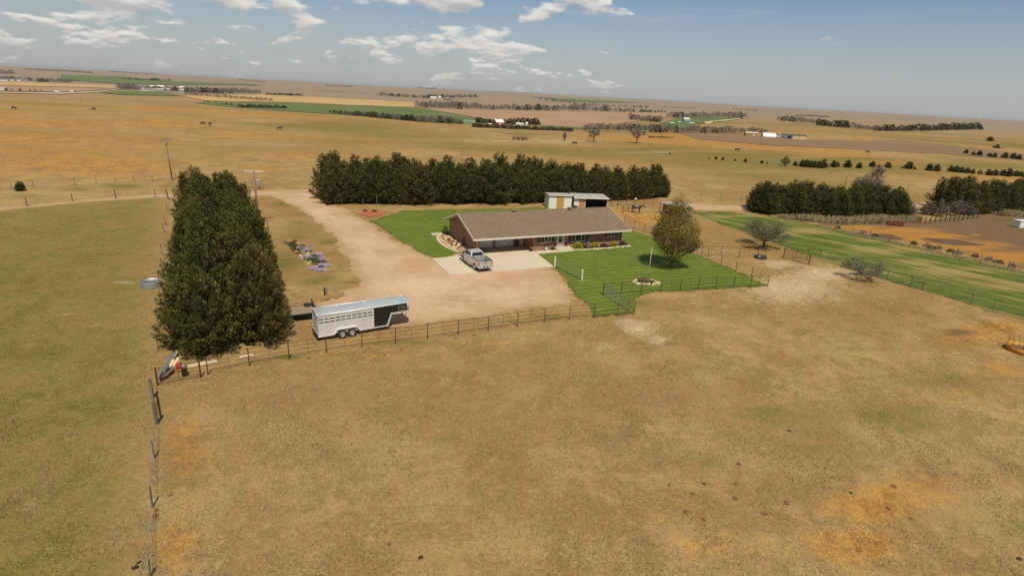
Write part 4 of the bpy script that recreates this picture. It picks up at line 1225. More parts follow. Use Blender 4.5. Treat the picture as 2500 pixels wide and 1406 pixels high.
CEDAR = m_leaf('cedar_foliage', [(.028, .031, .008, 1), (.082, .084, .021, 1), (.165, .155, .044, 1)], [(.046, .034, .010, 1), (.125, .092, .027, 1), (.22, .165, .053, 1)])
LEAF_BRONZE = m_leaf('opening_bronze_leaves', [(.095, .07, .016, 1), (.20, .145, .034, 1), (.32, .225, .058, 1)], [(.08, .075, .016, 1), (.18, .15, .036, 1), (.29, .21, .056, 1)], trans=.25)
LEAF_GREY = m_leaf('grey_green_buds', [(.075, .072, .04, 1), (.15, .14, .075, 1), (.24, .22, .13, 1)], trans=.2)
LEAF_BARE = m_leaf('bare_twigs', [(.14, .11, .085, 1), (.24, .195, .15, 1), (.35, .30, .23, 1)], [(.15, .13, .09, 1), (.25, .22, .155, 1), (.36, .32, .23, 1)], trans=0)
LEAF_MAUVE = m_leaf('mauve_twigs', [(.075, .054, .04, 1), (.13, .098, .075, 1), (.195, .15, .118, 1)], trans=0)
LEAF_TWIG = m_leaf('near_bare_twigs', [(.09, .074, .056, 1), (.155, .13, .10, 1), (.23, .195, .155, 1)], trans=0)
LEAF_LIME = m_leaf('fresh_lime_leaves', [(.10, .11, .03, 1), (.18, .19, .05, 1), (.27, .27, .08, 1)], trans=.25)
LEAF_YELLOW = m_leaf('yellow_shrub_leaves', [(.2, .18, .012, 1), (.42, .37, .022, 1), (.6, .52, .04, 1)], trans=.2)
LEAF_RED = m_leaf('dark_red_leaves', [(.06, .02, .018, 1), (.13, .045, .035, 1), (.2, .08, .06, 1)], trans=.15)
LEAF_GREEN = m_leaf('green_leaves', [(.03, .045, .012, 1), (.06, .085, .022, 1), (.11, .14, .04, 1)], trans=.2)
LEAF_LILAC = m_leaf('lilac_flowers', [(.34, .28, .36, 1), (.50, .42, .50, 1), (.66, .58, .64, 1)], trans=.1)
DRYGRASS = m_leaf('dry_tall_grass', [(.24, .17, .08, 1), (.36, .27, .14, 1), (.48, .38, .22, 1)], trans=.2)
BARK = plain('bark', lin(96, 78, 62), 0.95, 0, 0.3, 3.0, 0.6)
BARKGREY = plain('grey_bark', lin(136, 120, 102), 0.95, 0, 0.3, 3.0, 0.6)

def unit(a):
    return a / (np.linalg.norm(a, axis=-1, keepdims=True) + 1e-9)

def kites(p, d, l, w, rg, nrm=None, loose=.6):
    """leaf-like four-cornered faces: base p, direction d, length l, half width w; nrm = the way the faces look"""
    n = len(p)
    s = rg.normal(size=(n, 3))
    s = unit(np.cross(d, unit(s if nrm is None else nrm + s * loose)))
    l = l[:, None]; w = w[:, None]
    v = np.stack([p, p + d * l * .5 + s * w, p + d * l, p + d * l * .5 - s * w], 1).reshape(-1, 3)
    f = np.arange(4 * n).reshape(n, 4)
    return v, f

def leaf_mesh(name, v, f, tint, mat):
    me = mesh_np(name, v, f)
    set_attr(me, 'tint', np.repeat(tint, 4))
    me.materials.append(mat)
    return me

def cedar_mesh(seed, h=8.0, r=2.6, lobes=110, per=85, leaf=.38, subs=4):
    """a cedar: several pointed plumes grown together into one broad uneven crown"""
    rg = np.random.default_rng(seed)
    cones = [(0, 0, h, r * .8)]
    for i in range(subs):
        a = i * 2.39996 + rg.uniform(0, 1.2) + seed
        q = r * rg.uniform(.36, .6)
        cones.append((q * math.cos(a), q * math.sin(a), h * rg.uniform(.7, .97), r * rg.uniform(.46, .62)))
    V = []; F = []; T = []; nv = 0
    wsum = sum(c[2] * c[3] for c in cones)
    for (ox, oy, ch, cr) in cones:
        n_l = max(14, int(lobes * ch * cr / wsum))
        t = np.sort(rg.beta(1.05, 1.5, n_l))
        t = np.concatenate([t, np.linspace(.8, .99, 8)]); n_l += 8
        ang = np.arange(n_l) * 2.39996 + rg.uniform(-.6, .6, n_l)
        Rt = cr * np.minimum(1, (.5 + t / .14 * .5)) * (1 - t) ** .58 * rg.uniform(.68, 1.25, n_l)
        C = np.stack([ox + Rt * .75 * np.cos(ang), oy + Rt * .75 * np.sin(ang), t * ch + .12], 1)
        C[:, 2] = np.maximum(C[:, 2], .3)
        a = Rt * .55 + .28
        lt = rg.uniform(0, 1, n_l)
        k = np.repeat(np.arange(n_l), (per * np.clip(a / a.mean(), .35, 1.7)).astype(int))
        n = len(k)
        rise = .6 + 2.2 * t ** 1.4
        ax = unit(np.stack([np.cos(ang), np.sin(ang), rise], 1))       # each plume leans out and up
        f_ = rg.uniform(-.5, 1, n)
        q = unit(rg.normal(size=(n, 3)))
        thick = (.36 * (1 - .8 * np.clip(f_, 0, 1)))[:, None] * a[k][:, None]
        p = C[k] + ax[k] * (f_ * a[k])[:, None] + q * thick * np.array([1, 1, .6])
        p[:, 2] = np.maximum(p[:, 2], .08)
        d = unit(ax[k] * .9 + q * .75 + np.array([0, 0, .25]) + rg.normal(size=(n, 3)) * .28)
        l = rg.uniform(.5, 1.5, n) * leaf * (1 - .2 * t[k]); w = l * rg.uniform(.10, .2, n)
        nr = unit(ax[k] * .35 + q * .8 + np.array([0, 0, .7]))
        v, f = kites(p, d, l, w, rg, nr, .45)
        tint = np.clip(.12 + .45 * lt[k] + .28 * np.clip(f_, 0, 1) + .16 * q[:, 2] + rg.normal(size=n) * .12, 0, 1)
        V.append(v); F.append(f + nv); T.append(np.repeat(tint, 4)); nv += len(v)
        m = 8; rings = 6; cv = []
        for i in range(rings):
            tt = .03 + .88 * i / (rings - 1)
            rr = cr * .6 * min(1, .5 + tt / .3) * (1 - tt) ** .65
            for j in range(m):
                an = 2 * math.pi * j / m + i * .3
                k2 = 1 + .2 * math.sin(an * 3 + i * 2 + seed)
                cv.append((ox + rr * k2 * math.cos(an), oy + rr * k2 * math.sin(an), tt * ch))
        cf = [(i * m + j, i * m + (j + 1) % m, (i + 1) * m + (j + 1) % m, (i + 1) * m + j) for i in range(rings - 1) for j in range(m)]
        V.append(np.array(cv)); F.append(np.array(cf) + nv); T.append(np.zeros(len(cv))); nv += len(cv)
    me = mesh_np('crown', np.concatenate(V), np.concatenate(F))
    set_attr(me, 'tint', np.concatenate(T))
    me.materials.append(CEDAR)
    return me

def trunk_mesh(h, r, mat):
    m = MB()
    pts = [(0, 0, -.1), (r * .2, -r * .1, h * .35), (-r * .15, r * .1, h * .7), (0, 0, h)]
    rr = [r * 1.2, r * .9, r * .6, r * .25]
    for i in range(3): m.tube(pts[i], pts[i + 1], rr[i], rr[i + 1], 8)
    me = m.mesh('trunk'); me.materials.append(mat)
    return me

CEDARS = [cedar_mesh(100 + i, 8.0, 2.95 + .2 * (i % 3), 250, 76, .31, 3 + i % 3) for i in range(8)]
CEDAR_TRUNK = trunk_mesh(5.5, .16, BARK)
CEDARS_LO = [cedar_mesh(200 + i, 8.0, 2.7, 70, 36, .62, 2 + i % 2) for i in range(5)]

def cedar(x, y, h, label, group, width=1.0, lo=False, name='cedar_tree', z=None):
    t = thing(name, label, 'tree', (x, y, gz(x, y) if z is None else z), random.uniform(0, 6.28), group)
    s = h / 8.0
    t.scale = (s * width * random.uniform(.94, 1.08), s * width * random.uniform(.94, 1.08), s)
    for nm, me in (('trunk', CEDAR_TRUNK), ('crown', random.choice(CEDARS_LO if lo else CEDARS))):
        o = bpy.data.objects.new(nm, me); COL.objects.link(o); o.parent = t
    return t

# the double cedar row left of the yard
A = Vector((-22.9, 42.9)); B = Vector((-46.2, 86.2))
dr = (B - A).normalized(); pr = Vector((dr.y, -dr.x))
for row, off in enumerate((-2.15, 2.15)):
    n = 13
    for i in range(n):
        p = A + (B - A) * ((i + (.25 if row else 0.0)) / (n - .6)) + pr * (off * (1 - .3 * row * i / n) + random.uniform(-.35, .35))
        hh = random.uniform(7.0, 8.4) * (1.0 if i > 1 else .93)
        cedar(p.x, p.y, hh, '%s cedar from the front in the %s file of the row left of the driveway' % (ordinal(i), ('left', 'right')[row]), 'cedars in the double row', (1.06 - .012 * i) * (.92 if row and i < 4 else 1))

# the windbreak behind the house
WB = [(-33.5, 101.5), (-27, 103.2), (-15.4, 107), (1.5, 112.5), (20, 121), (34.5, 129.5)]
def along(poly, t):
    L = [0]
    for a, b in zip(poly[:-1], poly[1:]): L.append(L[-1] + math.dist(a, b))
    s = t * L[-1]
    for i in range(len(poly) - 1):
        if s <= L[i + 1] or i == len(poly) - 2:
            k = (s - L[i]) / (L[i + 1] - L[i])
            return (poly[i][0] + (poly[i + 1][0] - poly[i][0]) * k, poly[i][1] + (poly[i + 1][1] - poly[i][1]) * k)
for row, (dy, n, h0, h1) in enumerate(((2.4, 23, 6.4, 7.6), (6.6, 21, 7.4, 9.0))):
    for i in range(n):
        x, y = along(WB, (i + .2 * row) / (n - 1 + .4 * row))
        x += random.uniform(-.5, .5) - dy * .25; y += dy + random.uniform(-.5, .5)
        cedar(x, y, random.uniform(h0, h1) * (1 - .27 * max(0, i / n - .45) / .55), '%s cedar from the left in the %s line of the windbreak behind the house' % (ordinal(i), ('near', 'rear')[row]), 'cedars in the windbreak', 1.22)

# cedar clump east of the grass strip, and the one at the edge of the view
for row, (dy, n) in enumerate(((0, 10), (4.5, 9))):
    for i in range(n):
        f = i / (n - 1)
        x = 51.5 + (80.5 - 51.5) * f + random.uniform(-.6, .6); y = 117.5 + 5.0 * f + dy + random.uniform(-.6, .6)
        cedar(x, y, random.uniform(5.0, 6.4), '%s cedar from the left in the %s line of the clump beyond the grass strip' % (ordinal(i), ('near', 'rear')[row]), 'cedars beyond the strip', 1.25)
for row, (dy, n) in enumerate(((0, 7), (5, 7))):
    for i in range(n):
        f = i / (n - 1)
        x = 104 + 27 * f + random.uniform(-.6, .6); y = 132.5 + 13 * f + dy + random.uniform(-.6, .6)
        cedar(x, y, random.uniform(6.0, 7.8), '%s cedar from the left in the %s line behind the livestock pen' % (ordinal(i), ('near', 'rear')[row]), 'cedars behind the pen', 1.25)

def depth(P):
    return (P - Vector((0, 0, CAM_H))).dot(fwd)
def height_from(px, pb, pt):
    P = at(px, pb)
    return P, max(.4, (pb - pt) * depth(P) / FOCAL * 1.04)

# junipers dotted along the far fence and on the slope
def Z7(x, y): return 1900 + x * .256, 240 + y * .256
def Z6(x, y): return 1400 + x * .28, 240 + y * .28
def Z5(x, y): return 700 + x * .28, 180 + y * .28
def Z4(x, y): return x * .28, 150 + y * .28
j1 = [Z6(840, 490) + (Z6(840, 478)[1],), ] 
J = []
for x, b, t in ((840, 490, 476), (1180, 530, 518), (1240, 532, 512), (1300, 540, 518), (1410, 548, 533), (1495, 558, 532), (1640, 570, 545), (1690, 574, 560)):
    q = Z6(x, b); J.append((q[0], q[1], Z6(x, t)[1]))
for x, b, t in ((158, 645, 610), (225, 652, 600), (262, 658, 600), (310, 660, 605), (345, 662, 610), (385, 665, 610), (430, 665, 595), (520, 657, 605), (560, 655, 615), (660, 660, 603), (765, 668, 622), (893, 655, 610), (960, 660, 640),
                (1045, 665, 620), (1240, 675, 618), (1300, 680, 660), (1180, 670, 655), (1435, 690, 635), (1510, 695, 640), (1640, 700, 650), (1690, 705, 655), (1740, 710, 665), (1800, 715, 670), (1850, 720, 680), (1920, 725, 690),
                (2000, 735, 685), (2060, 738, 690), (2140, 740, 690), (2190, 745, 680), (2260, 745, 700), (2310, 748, 705)):
    q = Z7(x, b); J.append((q[0], q[1], Z7(x, t)[1]))
J.sort()
for i, (px, b, t) in enumerate(J):
    P, h = height_from(px, b, t)
    cedar(P.x, P.y, h * 1.1, '%s juniper from the left along the far pasture fence' % ordinal(i), 'junipers along the far fence', 1.75, True, 'juniper')
K = []
for x, b, t in ((1785, 530, 495), (1860, 545, 515), (1915, 550, 508), (2010, 560, 528), (2060, 565, 530), (2150, 572, 525), (2240, 578, 532), (2290, 585, 545)):
    q = Z7(x, b); K.append((q[0], q[1], Z7(x, t)[1]))
for i, (px, b, t) in enumerate(K):
    P, h = height_from(px, b, t)
    cedar(P.x, P.y, h * 1.1, '%s juniper from the left on the slope above the pen cedars' % ordinal(i), 'junipers on the slope', 1.8, True, 'juniper')
P, h = height_from(2416, 345, 335); cedar(P.x, P.y, h, 'lone dark juniper high on the right hillside', None, 2.4, True, 'juniper')
P, h = height_from(50, 466, 444); cedar(P.x, P.y, h, 'lone round juniper beside the far left fence', None, 1.35, False, 'juniper')

# ---- broadleaf trees
def grow(p, d, ln, r, depth_, segs, tips, rn, spread=.55, upw=.15, nb=3):
    q = p + d * ln
    segs.append((p.copy(), q.copy(), r, r * .66))
    if depth_ == 0:
        tips.append((q.copy(), d.copy())); return
    k = nb if depth_ > 1 else nb
    for i in range(k):
        nd = (d + Vector((rn.gauss(0, 1), rn.gauss(0, 1), rn.gauss(0, .8) + upw)) * spread).normalized()
        grow(q if i < k - 1 else p + d * ln * .7, nd, ln * rn.uniform(.62, .86), r * .62, depth_ - 1, segs, tips, rn, spread, upw, nb)

def broadleaf(name, label, cat, loc, h, crown_r, seed, leafmat, barkmat, nleaf, leaf, depth_=4, trunk_h=.2, group=None, spread=.5, shape='egg', rough=.35, tr=.16, fillf=0.0):
    rn = random.Random(seed); rg = np.random.default_rng(seed)
    t = thing(name, label, cat, loc, rn.uniform(0, 6.28), group)
    segs = []; tips = []
    th = h * trunk_h
    segs.append((Vector((0, 0, -.1)), Vector((0, 0, th)), tr, tr * .85))
    zc = (h + th) / 2; hz = (h - th) / 2
    for i in range(5):
        a = i * 2.4 + rn.uniform(-.4, .4)
        d = Vector((math.cos(a), math.sin(a), rn.uniform(.5, 1.6) if shape == 'egg' else rn.uniform(.25, .8))).normalized()
        grow(Vector((0, 0, th * rn.uniform(.8, 1))), d, h * (.2 if shape == 'egg' else .3), tr * .55, depth_ - 1, segs, tips, rn, spread)
    if shape == 'egg': grow(Vector((0, 0, th)), Vector((0, 0, 1)), h * .26, tr * .7, depth_ - 1, segs, tips, rn, spread * .8, .5)
    # keep limbs inside the crown
    def inside(q):
        e = math.hypot(q.x, q.y) / crown_r
        f = (q.z - zc) / hz
        return e * e + f * f
    m = MB()
    for a, b, r0, r1 in segs:
        for q in (a, b):
            e = inside(q)
            if e > 1 and q.z > th:
                k = 1 / math.sqrt(e); q.x *= k; q.y *= k; q.z = zc + (q.z - zc) * k
        m.tube(a, b, max(r0, .012), max(r1, .009), 5, caps=False)
    me = m.mesh('trunk'); me.materials.append(barkmat)
    o = bpy.data.objects.new('trunk', me); COL.objects.link(o); o.parent = t
    # leaf clusters at random places of the crown near limbs
    ends = np.array([list(b) for a, b, r0, r1 in segs[1:]])
    k = rg.integers(0, len(ends), nleaf)
    p = ends[k] + rg.normal(size=(nleaf, 3)) * rough
    fill = rg.uniform(0, 1, nleaf) < fillf                     # short side twigs fill the rest of the crown
    u3 = unit(rg.normal(size=(nleaf, 3))) * (rg.uniform(.35, 1, nleaf) ** .5)[:, None]
    clump = np.round(u3 * 3.2) / 3.2 + rg.normal(size=(nleaf, 3)) * .11
    p = np.where(fill[:, None], clump * np.array([crown_r, crown_r, hz]) * .97 + np.array([0, 0, zc]), p)
    e = np.hypot(p[:, 0], p[:, 1]) / crown_r; f = (p[:, 2] - zc) / hz
    ee = np.sqrt(e ** 2 + f ** 2)
    lump = .95 + .2 * np.sin(3 * np.arctan2(p[:, 1], p[:, 0]) + p[:, 2] * 1.3) * np.sin(p[:, 2] * 1.1 + 1) + rg.normal(size=nleaf) * .07
    s = np.where(ee > lump, lump / np.maximum(ee, 1e-6), 1)
    p[:, 0] *= s; p[:, 1] *= s; p[:, 2] = zc + (p[:, 2] - zc) * s
    if shape == 'egg':                                       # widest low down, drawn in towards the top
        ft = np.clip((p[:, 2] - zc) / hz + .15, 0, 1.2); tp = (1 - .42 * ft ** 1.1); p[:, 0] *= tp; p[:, 1] *= tp
    d = unit(rg.normal(size=(nleaf, 3)) + np.array([0, 0, .35]) + unit(p - np.array([0, 0, zc])) * .5)
    l = rg.uniform(.6, 1.4, nleaf) * leaf; w = l * rg.uniform(.2, .36, nleaf)
    v, fcs = kites(p, d, l, w, rg, unit(unit(p - np.array([0, 0, zc])) * .7 + np.array([0, 0, .8])), .8)
    cl = rg.uniform(0, 1, len(ends))
    tint = np.clip(.5 * cl[k] + .25 + rg.normal(size=nleaf) * .2 + .12 * (p[:, 2] - zc) / hz, 0, 1)
    me = leaf_mesh('crown', v, fcs, tint, leafmat)
    o = bpy.data.objects.new('crown', me); COL.objects.link(o); o.parent = t
    return t

broadleaf('maple_tree', 'bronze leaved round tree casting a dark shadow on the front lawn', 'tree', at(1637, 655), 9.8, 3.15, 5, LEAF_BRONZE, BARK, 17000, .17, 5, .09, rough=.42, tr=.2, fillf=.5)
broadleaf('apple_tree', 'spreading grey green tree casting shade beside the corral', 'tree', at(1863, 604), 4.7, 4.0, 8, LEAF_GREY, BARK, 9000, .15, 4, .22, shape='flat', rough=.4, tr=.2, fillf=.15)
broadleaf('apple_tree', 'small grey bare crowned tree at the edge of the grass strip', 'tree', at(2101, 682), 3.5, 2.6, 11, LEAF_TWIG, BARKGREY, 4200, .13, 4, .2, shape='flat', rough=.26, tr=.14)
P, h = height_from(2118, 500, 408)
broadleaf('bare_tree', 'tall bare grey tree rising behind the cedar clump', 'tree', P, h, 4.6, 21, LEAF_TWIG, BARKGREY, 3600, .28, 5, .2, rough=.4, tr=.3)
for k, (px, b, t, rr) in enumerate(((1449, 347, 305, 3.8), (1554, 350, 302, 4.6), (1378, 345, 324, 2.0))):
    P, h = height_from(px, b, t)
    broadleaf('bare_tree', ('bare tree left of its twin on the tan slope', 'larger bare tree with leaning trunk on the tan slope', 'small bare sapling on the slope near the red cattle')[k], 'tree', P, h, rr * h / 12, 30 + k, LEAF_BARE, BARK, 1500, .35, 4, .25, rough=.5, tr=.3)
P, h = height_from(1915, 405, 382)
broadleaf('willow_tree', 'small tree flushing lime green among the junipers', 'tree', P, h, h * .5, 41, LEAF_LIME, BARK, 1400, .35, 4, .15, rough=.4, tr=.12)
for k, (px, b, t, rr, mt) in enumerate(((2262, 524, 492, 2.6, LEAF_MAUVE), (2290, 528, 488, 3.0, LEAF_MAUVE), (2330, 527, 478, 3.4, LEAF_MAUVE), (2355, 525, 488, 2.6, LEAF_MAUVE), (2207, 530, 478, 2.6, LEAF_TWIG), (2178, 528, 505, 1.9, LEAF_TWIG))):
    P, h = height_from(px, b, t)
    broadleaf('bare_shrub', '%s leafless %s thicket shrub from the left by the cedars at the pen' % (ordinal((0, 1, 2, 3, 1, 0)[k]), ('mauve', 'grey')[mt is LEAF_TWIG]), 'shrub', P, h, rr, 50 + k, mt, BARKGREY, 2200, .22, 4, .08, 'leafless shrubs by the pen', rough=.4, tr=.08)

# ---- far trees: light meshes, one object each
def far_bare(seed):
    rg = np.random.default_rng(seed)
    n = 420
    a = rg.uniform(0, 6.28, n); zz = rg.uniform(.12, 1, n) ** .8
    rad = np.sqrt(rg.uniform(.05, 1, n)) * .34 * np.sin(np.clip(zz, 0, 1) * 2.6 + .35)
    p = np.stack([rad * np.cos(a), rad * np.sin(a), zz * .9], 1)
    d = unit(np.stack([np.cos(a) * .5, np.sin(a) * .5, np.full(n, 1.0)], 1) + rg.normal(size=(n, 3)) * .35)
    v, f = kites(p, d, rg.uniform(.08, .2, n), rg.uniform(.008, .02, n), rg)
    m = MB(); m.tube((0, 0, -.02), (0, 0, .5), .022, .01, 5)
    for i in range(5):
        t = i * 1.3 + seed; m.tube((0, 0, .15 + .06 * i), (math.cos(t) * .22, math.sin(t) * .22, .6 + .06 * i), .012, .004, 4, caps=False)
    tv = np.array(m.v); tf = [q for q in m.f if len(q) == 4]
    V = np.concatenate([v, tv]); F = np.concatenate([f, np.array(tf) + len(v)])
    me = mesh_np('far_tree', V, F); set_attr(me, 'tint', np.concatenate([np.repeat(rg.uniform(.1, .9, n), 4), np.full(len(tv), .1)]))
    me.materials.append(LEAF_BARE)
    return me
def far_ever(seed, slim=1.0):
    rg = np.random.default_rng(seed)
    n = 260
    zz = rg.beta(1.1, 1.6, n); a = rg.uniform(0, 6.28, n)
    rad = .3 * slim * (1 - zz) ** .6 * rg.uniform(.55, 1, n)
    p = np.stack([rad * np.cos(a), rad * np.sin(a), zz * .92 + .02], 1)
    d = unit(np.stack([np.cos(a), np.sin(a), .5 + zz], 1) + rg.normal(size=(n, 3)) * .4)
    v, f = kites(p, d, rg.uniform(.09, .2, n), rg.uniform(.03, .06, n), rg)
    me = mesh_np('far_tree', v, f); set_attr(me, 'tint', np.repeat(rg.uniform(0, .7, n), 4))
    me.materials.append(CEDAR)
    return me
FARB = [far_bare(300 + i) for i in range(5)]
FARE = [far_ever(400 + i, 1 + .25 * (i % 3)) for i in range(5)]
def far_row(p0, p1, n, hp, label, group, ever=0.0, jit=.4, wide=1.0, mass=False):
    """n trees between two spots of the photograph; hp = height there in pixels at both ends"""
    MV = []; MF = []; MT = []; MM = []; nv = 0
    for i in range(n):
        f = (i + random.uniform(-jit, jit) * .9) / max(1, n - 1)
        px = p0[0] + (p1[0] - p0[0]) * f; py = p0[1] + (p1[1] - p0[1]) * f + random.uniform(-.5, .5)
        P = at(px, py)
        dp = depth(P)
        h = (hp[0] + (hp[1] - hp[0]) * f) * dp / FOCAL * random.uniform(.72, 1.15)
        ev = random.random() < ever
        me = random.choice(FARE if ev else FARB)
        rz = random.uniform(0, 6.28); s = h * random.uniform(.95, 1.35) * wide
        if mass:
            co = np.empty(len(me.vertices) * 3, np.float32); me.vertices.foreach_get('co', co); co = co.reshape(-1, 3)
            c_, s_ = math.cos(rz), math.sin(rz)
            MV.append(np.stack([(co[:, 0] * c_ - co[:, 1] * s_) * s + P.x, (co[:, 0] * s_ + co[:, 1] * c_) * s + P.y, co[:, 2] * h + P.z], 1))
            fi = np.empty(len(me.loops), np.int32); me.loops.foreach_get('vertex_index', fi); fi = fi.reshape(-1, 4)
            MF.append(fi + nv); nv += len(co)
            tt = np.empty(len(co), np.float32); me.attributes['tint'].data.foreach_get('value', tt); MT.append(tt)
            MM.append(np.full(len(fi), int(ev), np.int32))
            continue
        o = bpy.data.objects.new('evergreen_tree' if ev else 'bare_tree', me)
        COL.objects.link(o)
        o.location = P; o.rotation_euler = (0, 0, rz)
        o.scale = (s, s, h)
        tag(o, '%s tree from the left in %s' % (ordinal(i), label), 'tree', group)
    if mass:
        me = mesh_np('treeline', np.concatenate(MV), np.concatenate(MF))
        set_attr(me, 'tint', np.concatenate(MT))
        me.materials.append(LEAF_BARE); me.materials.append(CEDAR)
        me.polygons.foreach_set('material_index', np.concatenate(MM))
        o = bpy.data.objects.new('treeline', me); COL.objects.link(o)
        tag(o, label + ', seen as one mass', 'treeline', kind='stuff')
def r5(*a, **k):
    far_row(Z5(*a[0]), Z5(*a[1]), *a[2:], **k)
def r6(*a, **k):
    far_row(Z6(*a[0]), Z6(*a[1]), *a[2:], **k)
def r7(*a, **k):
    far_row(Z7(*a[0]), Z7(*a[1]), *a[2:], **k)
def r4(*a, **k):
    far_row(Z4(*a[0]), Z4(*a[1]), *a[2:], **k)
r5((1140, 305), (1800, 320), 34, (17, 15), 'the tall tree line left of the stubble field', 'tree line above the stubble', ever=.05, wide=1.0)
r5((1800, 320), (2500, 324), 34, (14, 13), 'the tree line along the top of the stubble field', 'tree line along the stubble', ever=.12, wide=1.1)
r5((1180, 296), (1560, 300), 16, (15, 15), 'the second line behind the tall stubble trees', 'second tree line', mass=True, ever=.0)
r5((820, 192), (1180, 216), 20, (8, 8), 'the grove left of the far white farm', 'far grove', mass=True, ever=.25, wide=1.4)
r5((1190, 218), (1640, 208), 24, (9, 7), 'the grove around the far white farm', 'far farm grove', mass=True, ever=.3, wide=1.4)
r5((380, 345), (1100, 415), 44, (8, 15), 'the shelter belt along the green wheat field', 'wheat field shelter belt', ever=.6, wide=1.2)
r5((1125, 420), (1520, 440), 26, (17, 14), 'the shelter belt beside the red barn farm', 'barn farm shelter belt', ever=.35, wide=1.1)
r5((1640, 432), (1830, 440), 12, (13, 13), 'the conifers left of the red barn', 'conifers left of the barn', ever=.9)
r5((1900, 440), (2190, 448), 18, (14, 16), 'the conifers between the red barn and the silo', 'conifers right of the barn', ever=.95)
r5((1630, 468), (2480, 504), 44, (9, 9), 'the green hedge before the red barn farm', 'farm hedge', ever=1.0, wide=1.7)
r5((2200, 235), (2500, 262), 14, (8, 7), 'the far line right of the valley', 'far valley line', mass=True, ever=.1, wide=1.3)
r6((0, 108), (520, 122), 26, (12, 8), 'the line ending in dark conifers right of the stubble', 'stubble line end', ever=.2, wide=1.2)
r6((590, 123), (790, 124), 8, (8, 5), 'the dark conifers ending the stubble line', 'dark line end', ever=1.0, wide=1.6)
r6((0, 72), (660, 84), 28, (8, 5), 'the hazy line above the stubble field', 'hazy line', mass=True, ever=.15, wide=1.5)
r6((490, 190), (760, 212), 16, (15, 15), 'the grove left of the pale blue farmhouse', 'blue farmhouse grove', ever=.2, wide=1.1)
r6((820, 170), (1490, 180), 28, (13, 16), 'the line behind the pale blue farmhouse', 'line behind the blue farmhouse', ever=.05, wide=1.1)
r6((95, 290), (700, 300), 28, (20, 19), 'the thicket left of the farm lane', 'creek thicket', ever=.12, wide=1.0)
r6((700, 302), (1280, 308), 24, (20, 16), 'the thicket below the farm lane', 'lane thicket', ever=.18, wide=1.1)
r6((1280, 308), (1690, 308), 16, (17, 13), 'the thicket behind the quonset', 'quonset thicket', ever=.05, wide=1.2)
r6((660, 344), (860, 348), 10, (4, 4), 'the row of low shrubs on the tan slope', 'low shrub row', ever=1.0, wide=2.2)
r7((5, 215), (380, 252), 18, (13, 14), 'the row right of the farm lane', 'hill row', ever=.12, wide=1.2)
r7((395, 258), (730, 292), 9, (16, 17), 'the dark tree row in the middle of the hill', 'dark hill row', ever=.6, wide=1.6)
r7((760, 300), (940, 312), 9, (12, 12), 'the bare gap before the hilltop pines', 'bare hill gap', ever=0, wide=1.3)
r7((945, 316), (1520, 308), 22, (15, 15), 'the left half of the hilltop pine row', 'hilltop pines, left half', ever=1.0, wide=1.3)
r7((1540, 306), (1930, 298), 16, (16, 15), 'the right half of the hilltop pine row', 'hilltop pines, right half', ever=1.0, wide=1.3)
r4((1040, 250), (1180, 252), 12, (14, 13), 'the grove left of the distant town', 'town grove', mass=True, ever=0, wide=1.4)
r4((1190, 258), (1600, 262), 24, (11, 10), 'the street trees of the distant town', 'town trees', mass=True, ever=.3, wide=1.4)
r4((1630, 272), (1930, 280), 18, (13, 11), 'the green grove right of the town', 'green town grove', mass=True, ever=.5, wide=1.4)
r4((1930, 282), (2270, 285), 22, (13, 11), 'the bare grove right of the town', 'bare town grove', mass=True, ever=.1, wide=1.2)
r4((1610, 298), (2370, 352), 34, (8, 8), 'the thin line along the tan stubble', 'thin stubble line', ever=.0, wide=1.3)
r4((2330, 295), (2620, 302), 16, (6, 5), 'the dark row above the tan stubble', 'dark stubble row', ever=1.0, wide=1.6)
r4((1770, 356), (2080, 398), 7, (4, 6), 'the scattered bushes below the wheat field', 'scattered wheat bushes', ever=1.0, wide=1.6)
r4((2090, 404), (2500, 414), 20, (8, 8), 'the dark hedge below the wheat field', 'dark wheat hedge', ever=1.0, wide=1.6)
r4((0, 165), (280, 172), 16, (10, 7), 'the trees at the left edge farm', 'left edge farm trees', mass=True, ever=.5, wide=1.5)
r4((320, 182), (620, 188), 22, (9, 9), 'the grove right of the left edge farm', 'left grove', mass=True, ever=.25, wide=1.4)
r4((0, 115), (105, 116), 6, (10, 10), 'the far left hillside grove', 'far left grove', mass=True, ever=.2, wide=1.6)
r4((60, 262), (370, 266), 6, (6, 7), 'the trees along the distant highway', 'highway trees', ever=.5, wide=1.5)
r4((1070, 160), (1490, 176), 20, (5, 6), 'the hazy line above the town', 'hazy town line', mass=True, ever=.5, wide=1.8)

# very far belts that read as one mass
def belt(label, p0, p1, hpx, n, seed):
    rg = np.random.default_rng(seed)
    a = at(*p0); b = at(*p1)
    dp = depth((a + b) / 2)
    h = hpx * dp / FOCAL
    f = rg.uniform(0, 1, n)
    P = np.array(a)[None] * (1 - f)[:, None] + np.array(b)[None] * f[:, None]
    P[:, :2] += rg.normal(size=(n, 2)) * h * .5
    P[:, 2] = land(P[:, 0], P[:, 1]) + rg.uniform(0, .5, n) * h
    d = unit(rg.normal(size=(n, 3)) + np.array([0, 0, 1.0]))
    v, fc = kites(P, d, rg.uniform(.4, .9, n) * h, rg.uniform(.25, .5, n) * h, rg)
    me = leaf_mesh('treeline', v, fc, rg.uniform(0, .6, n), CEDAR)
    o = bpy.data.objects.new('treeline', me); COL.objects.link(o)
    tag(o, label, 'treeline', kind='stuff')
belt('long dark belt of trees on the far left ridge', (60, 170), (225, 179), 2.6, 700, 1)
belt('dark wooded knoll on the skyline left of the middle', (1005, 213.5), (1065, 217.5), 2.2, 500, 2)
belt('dark wooded patch on the far left skyline', (270, 176.5), (380, 181), 2.0, 500, 3)
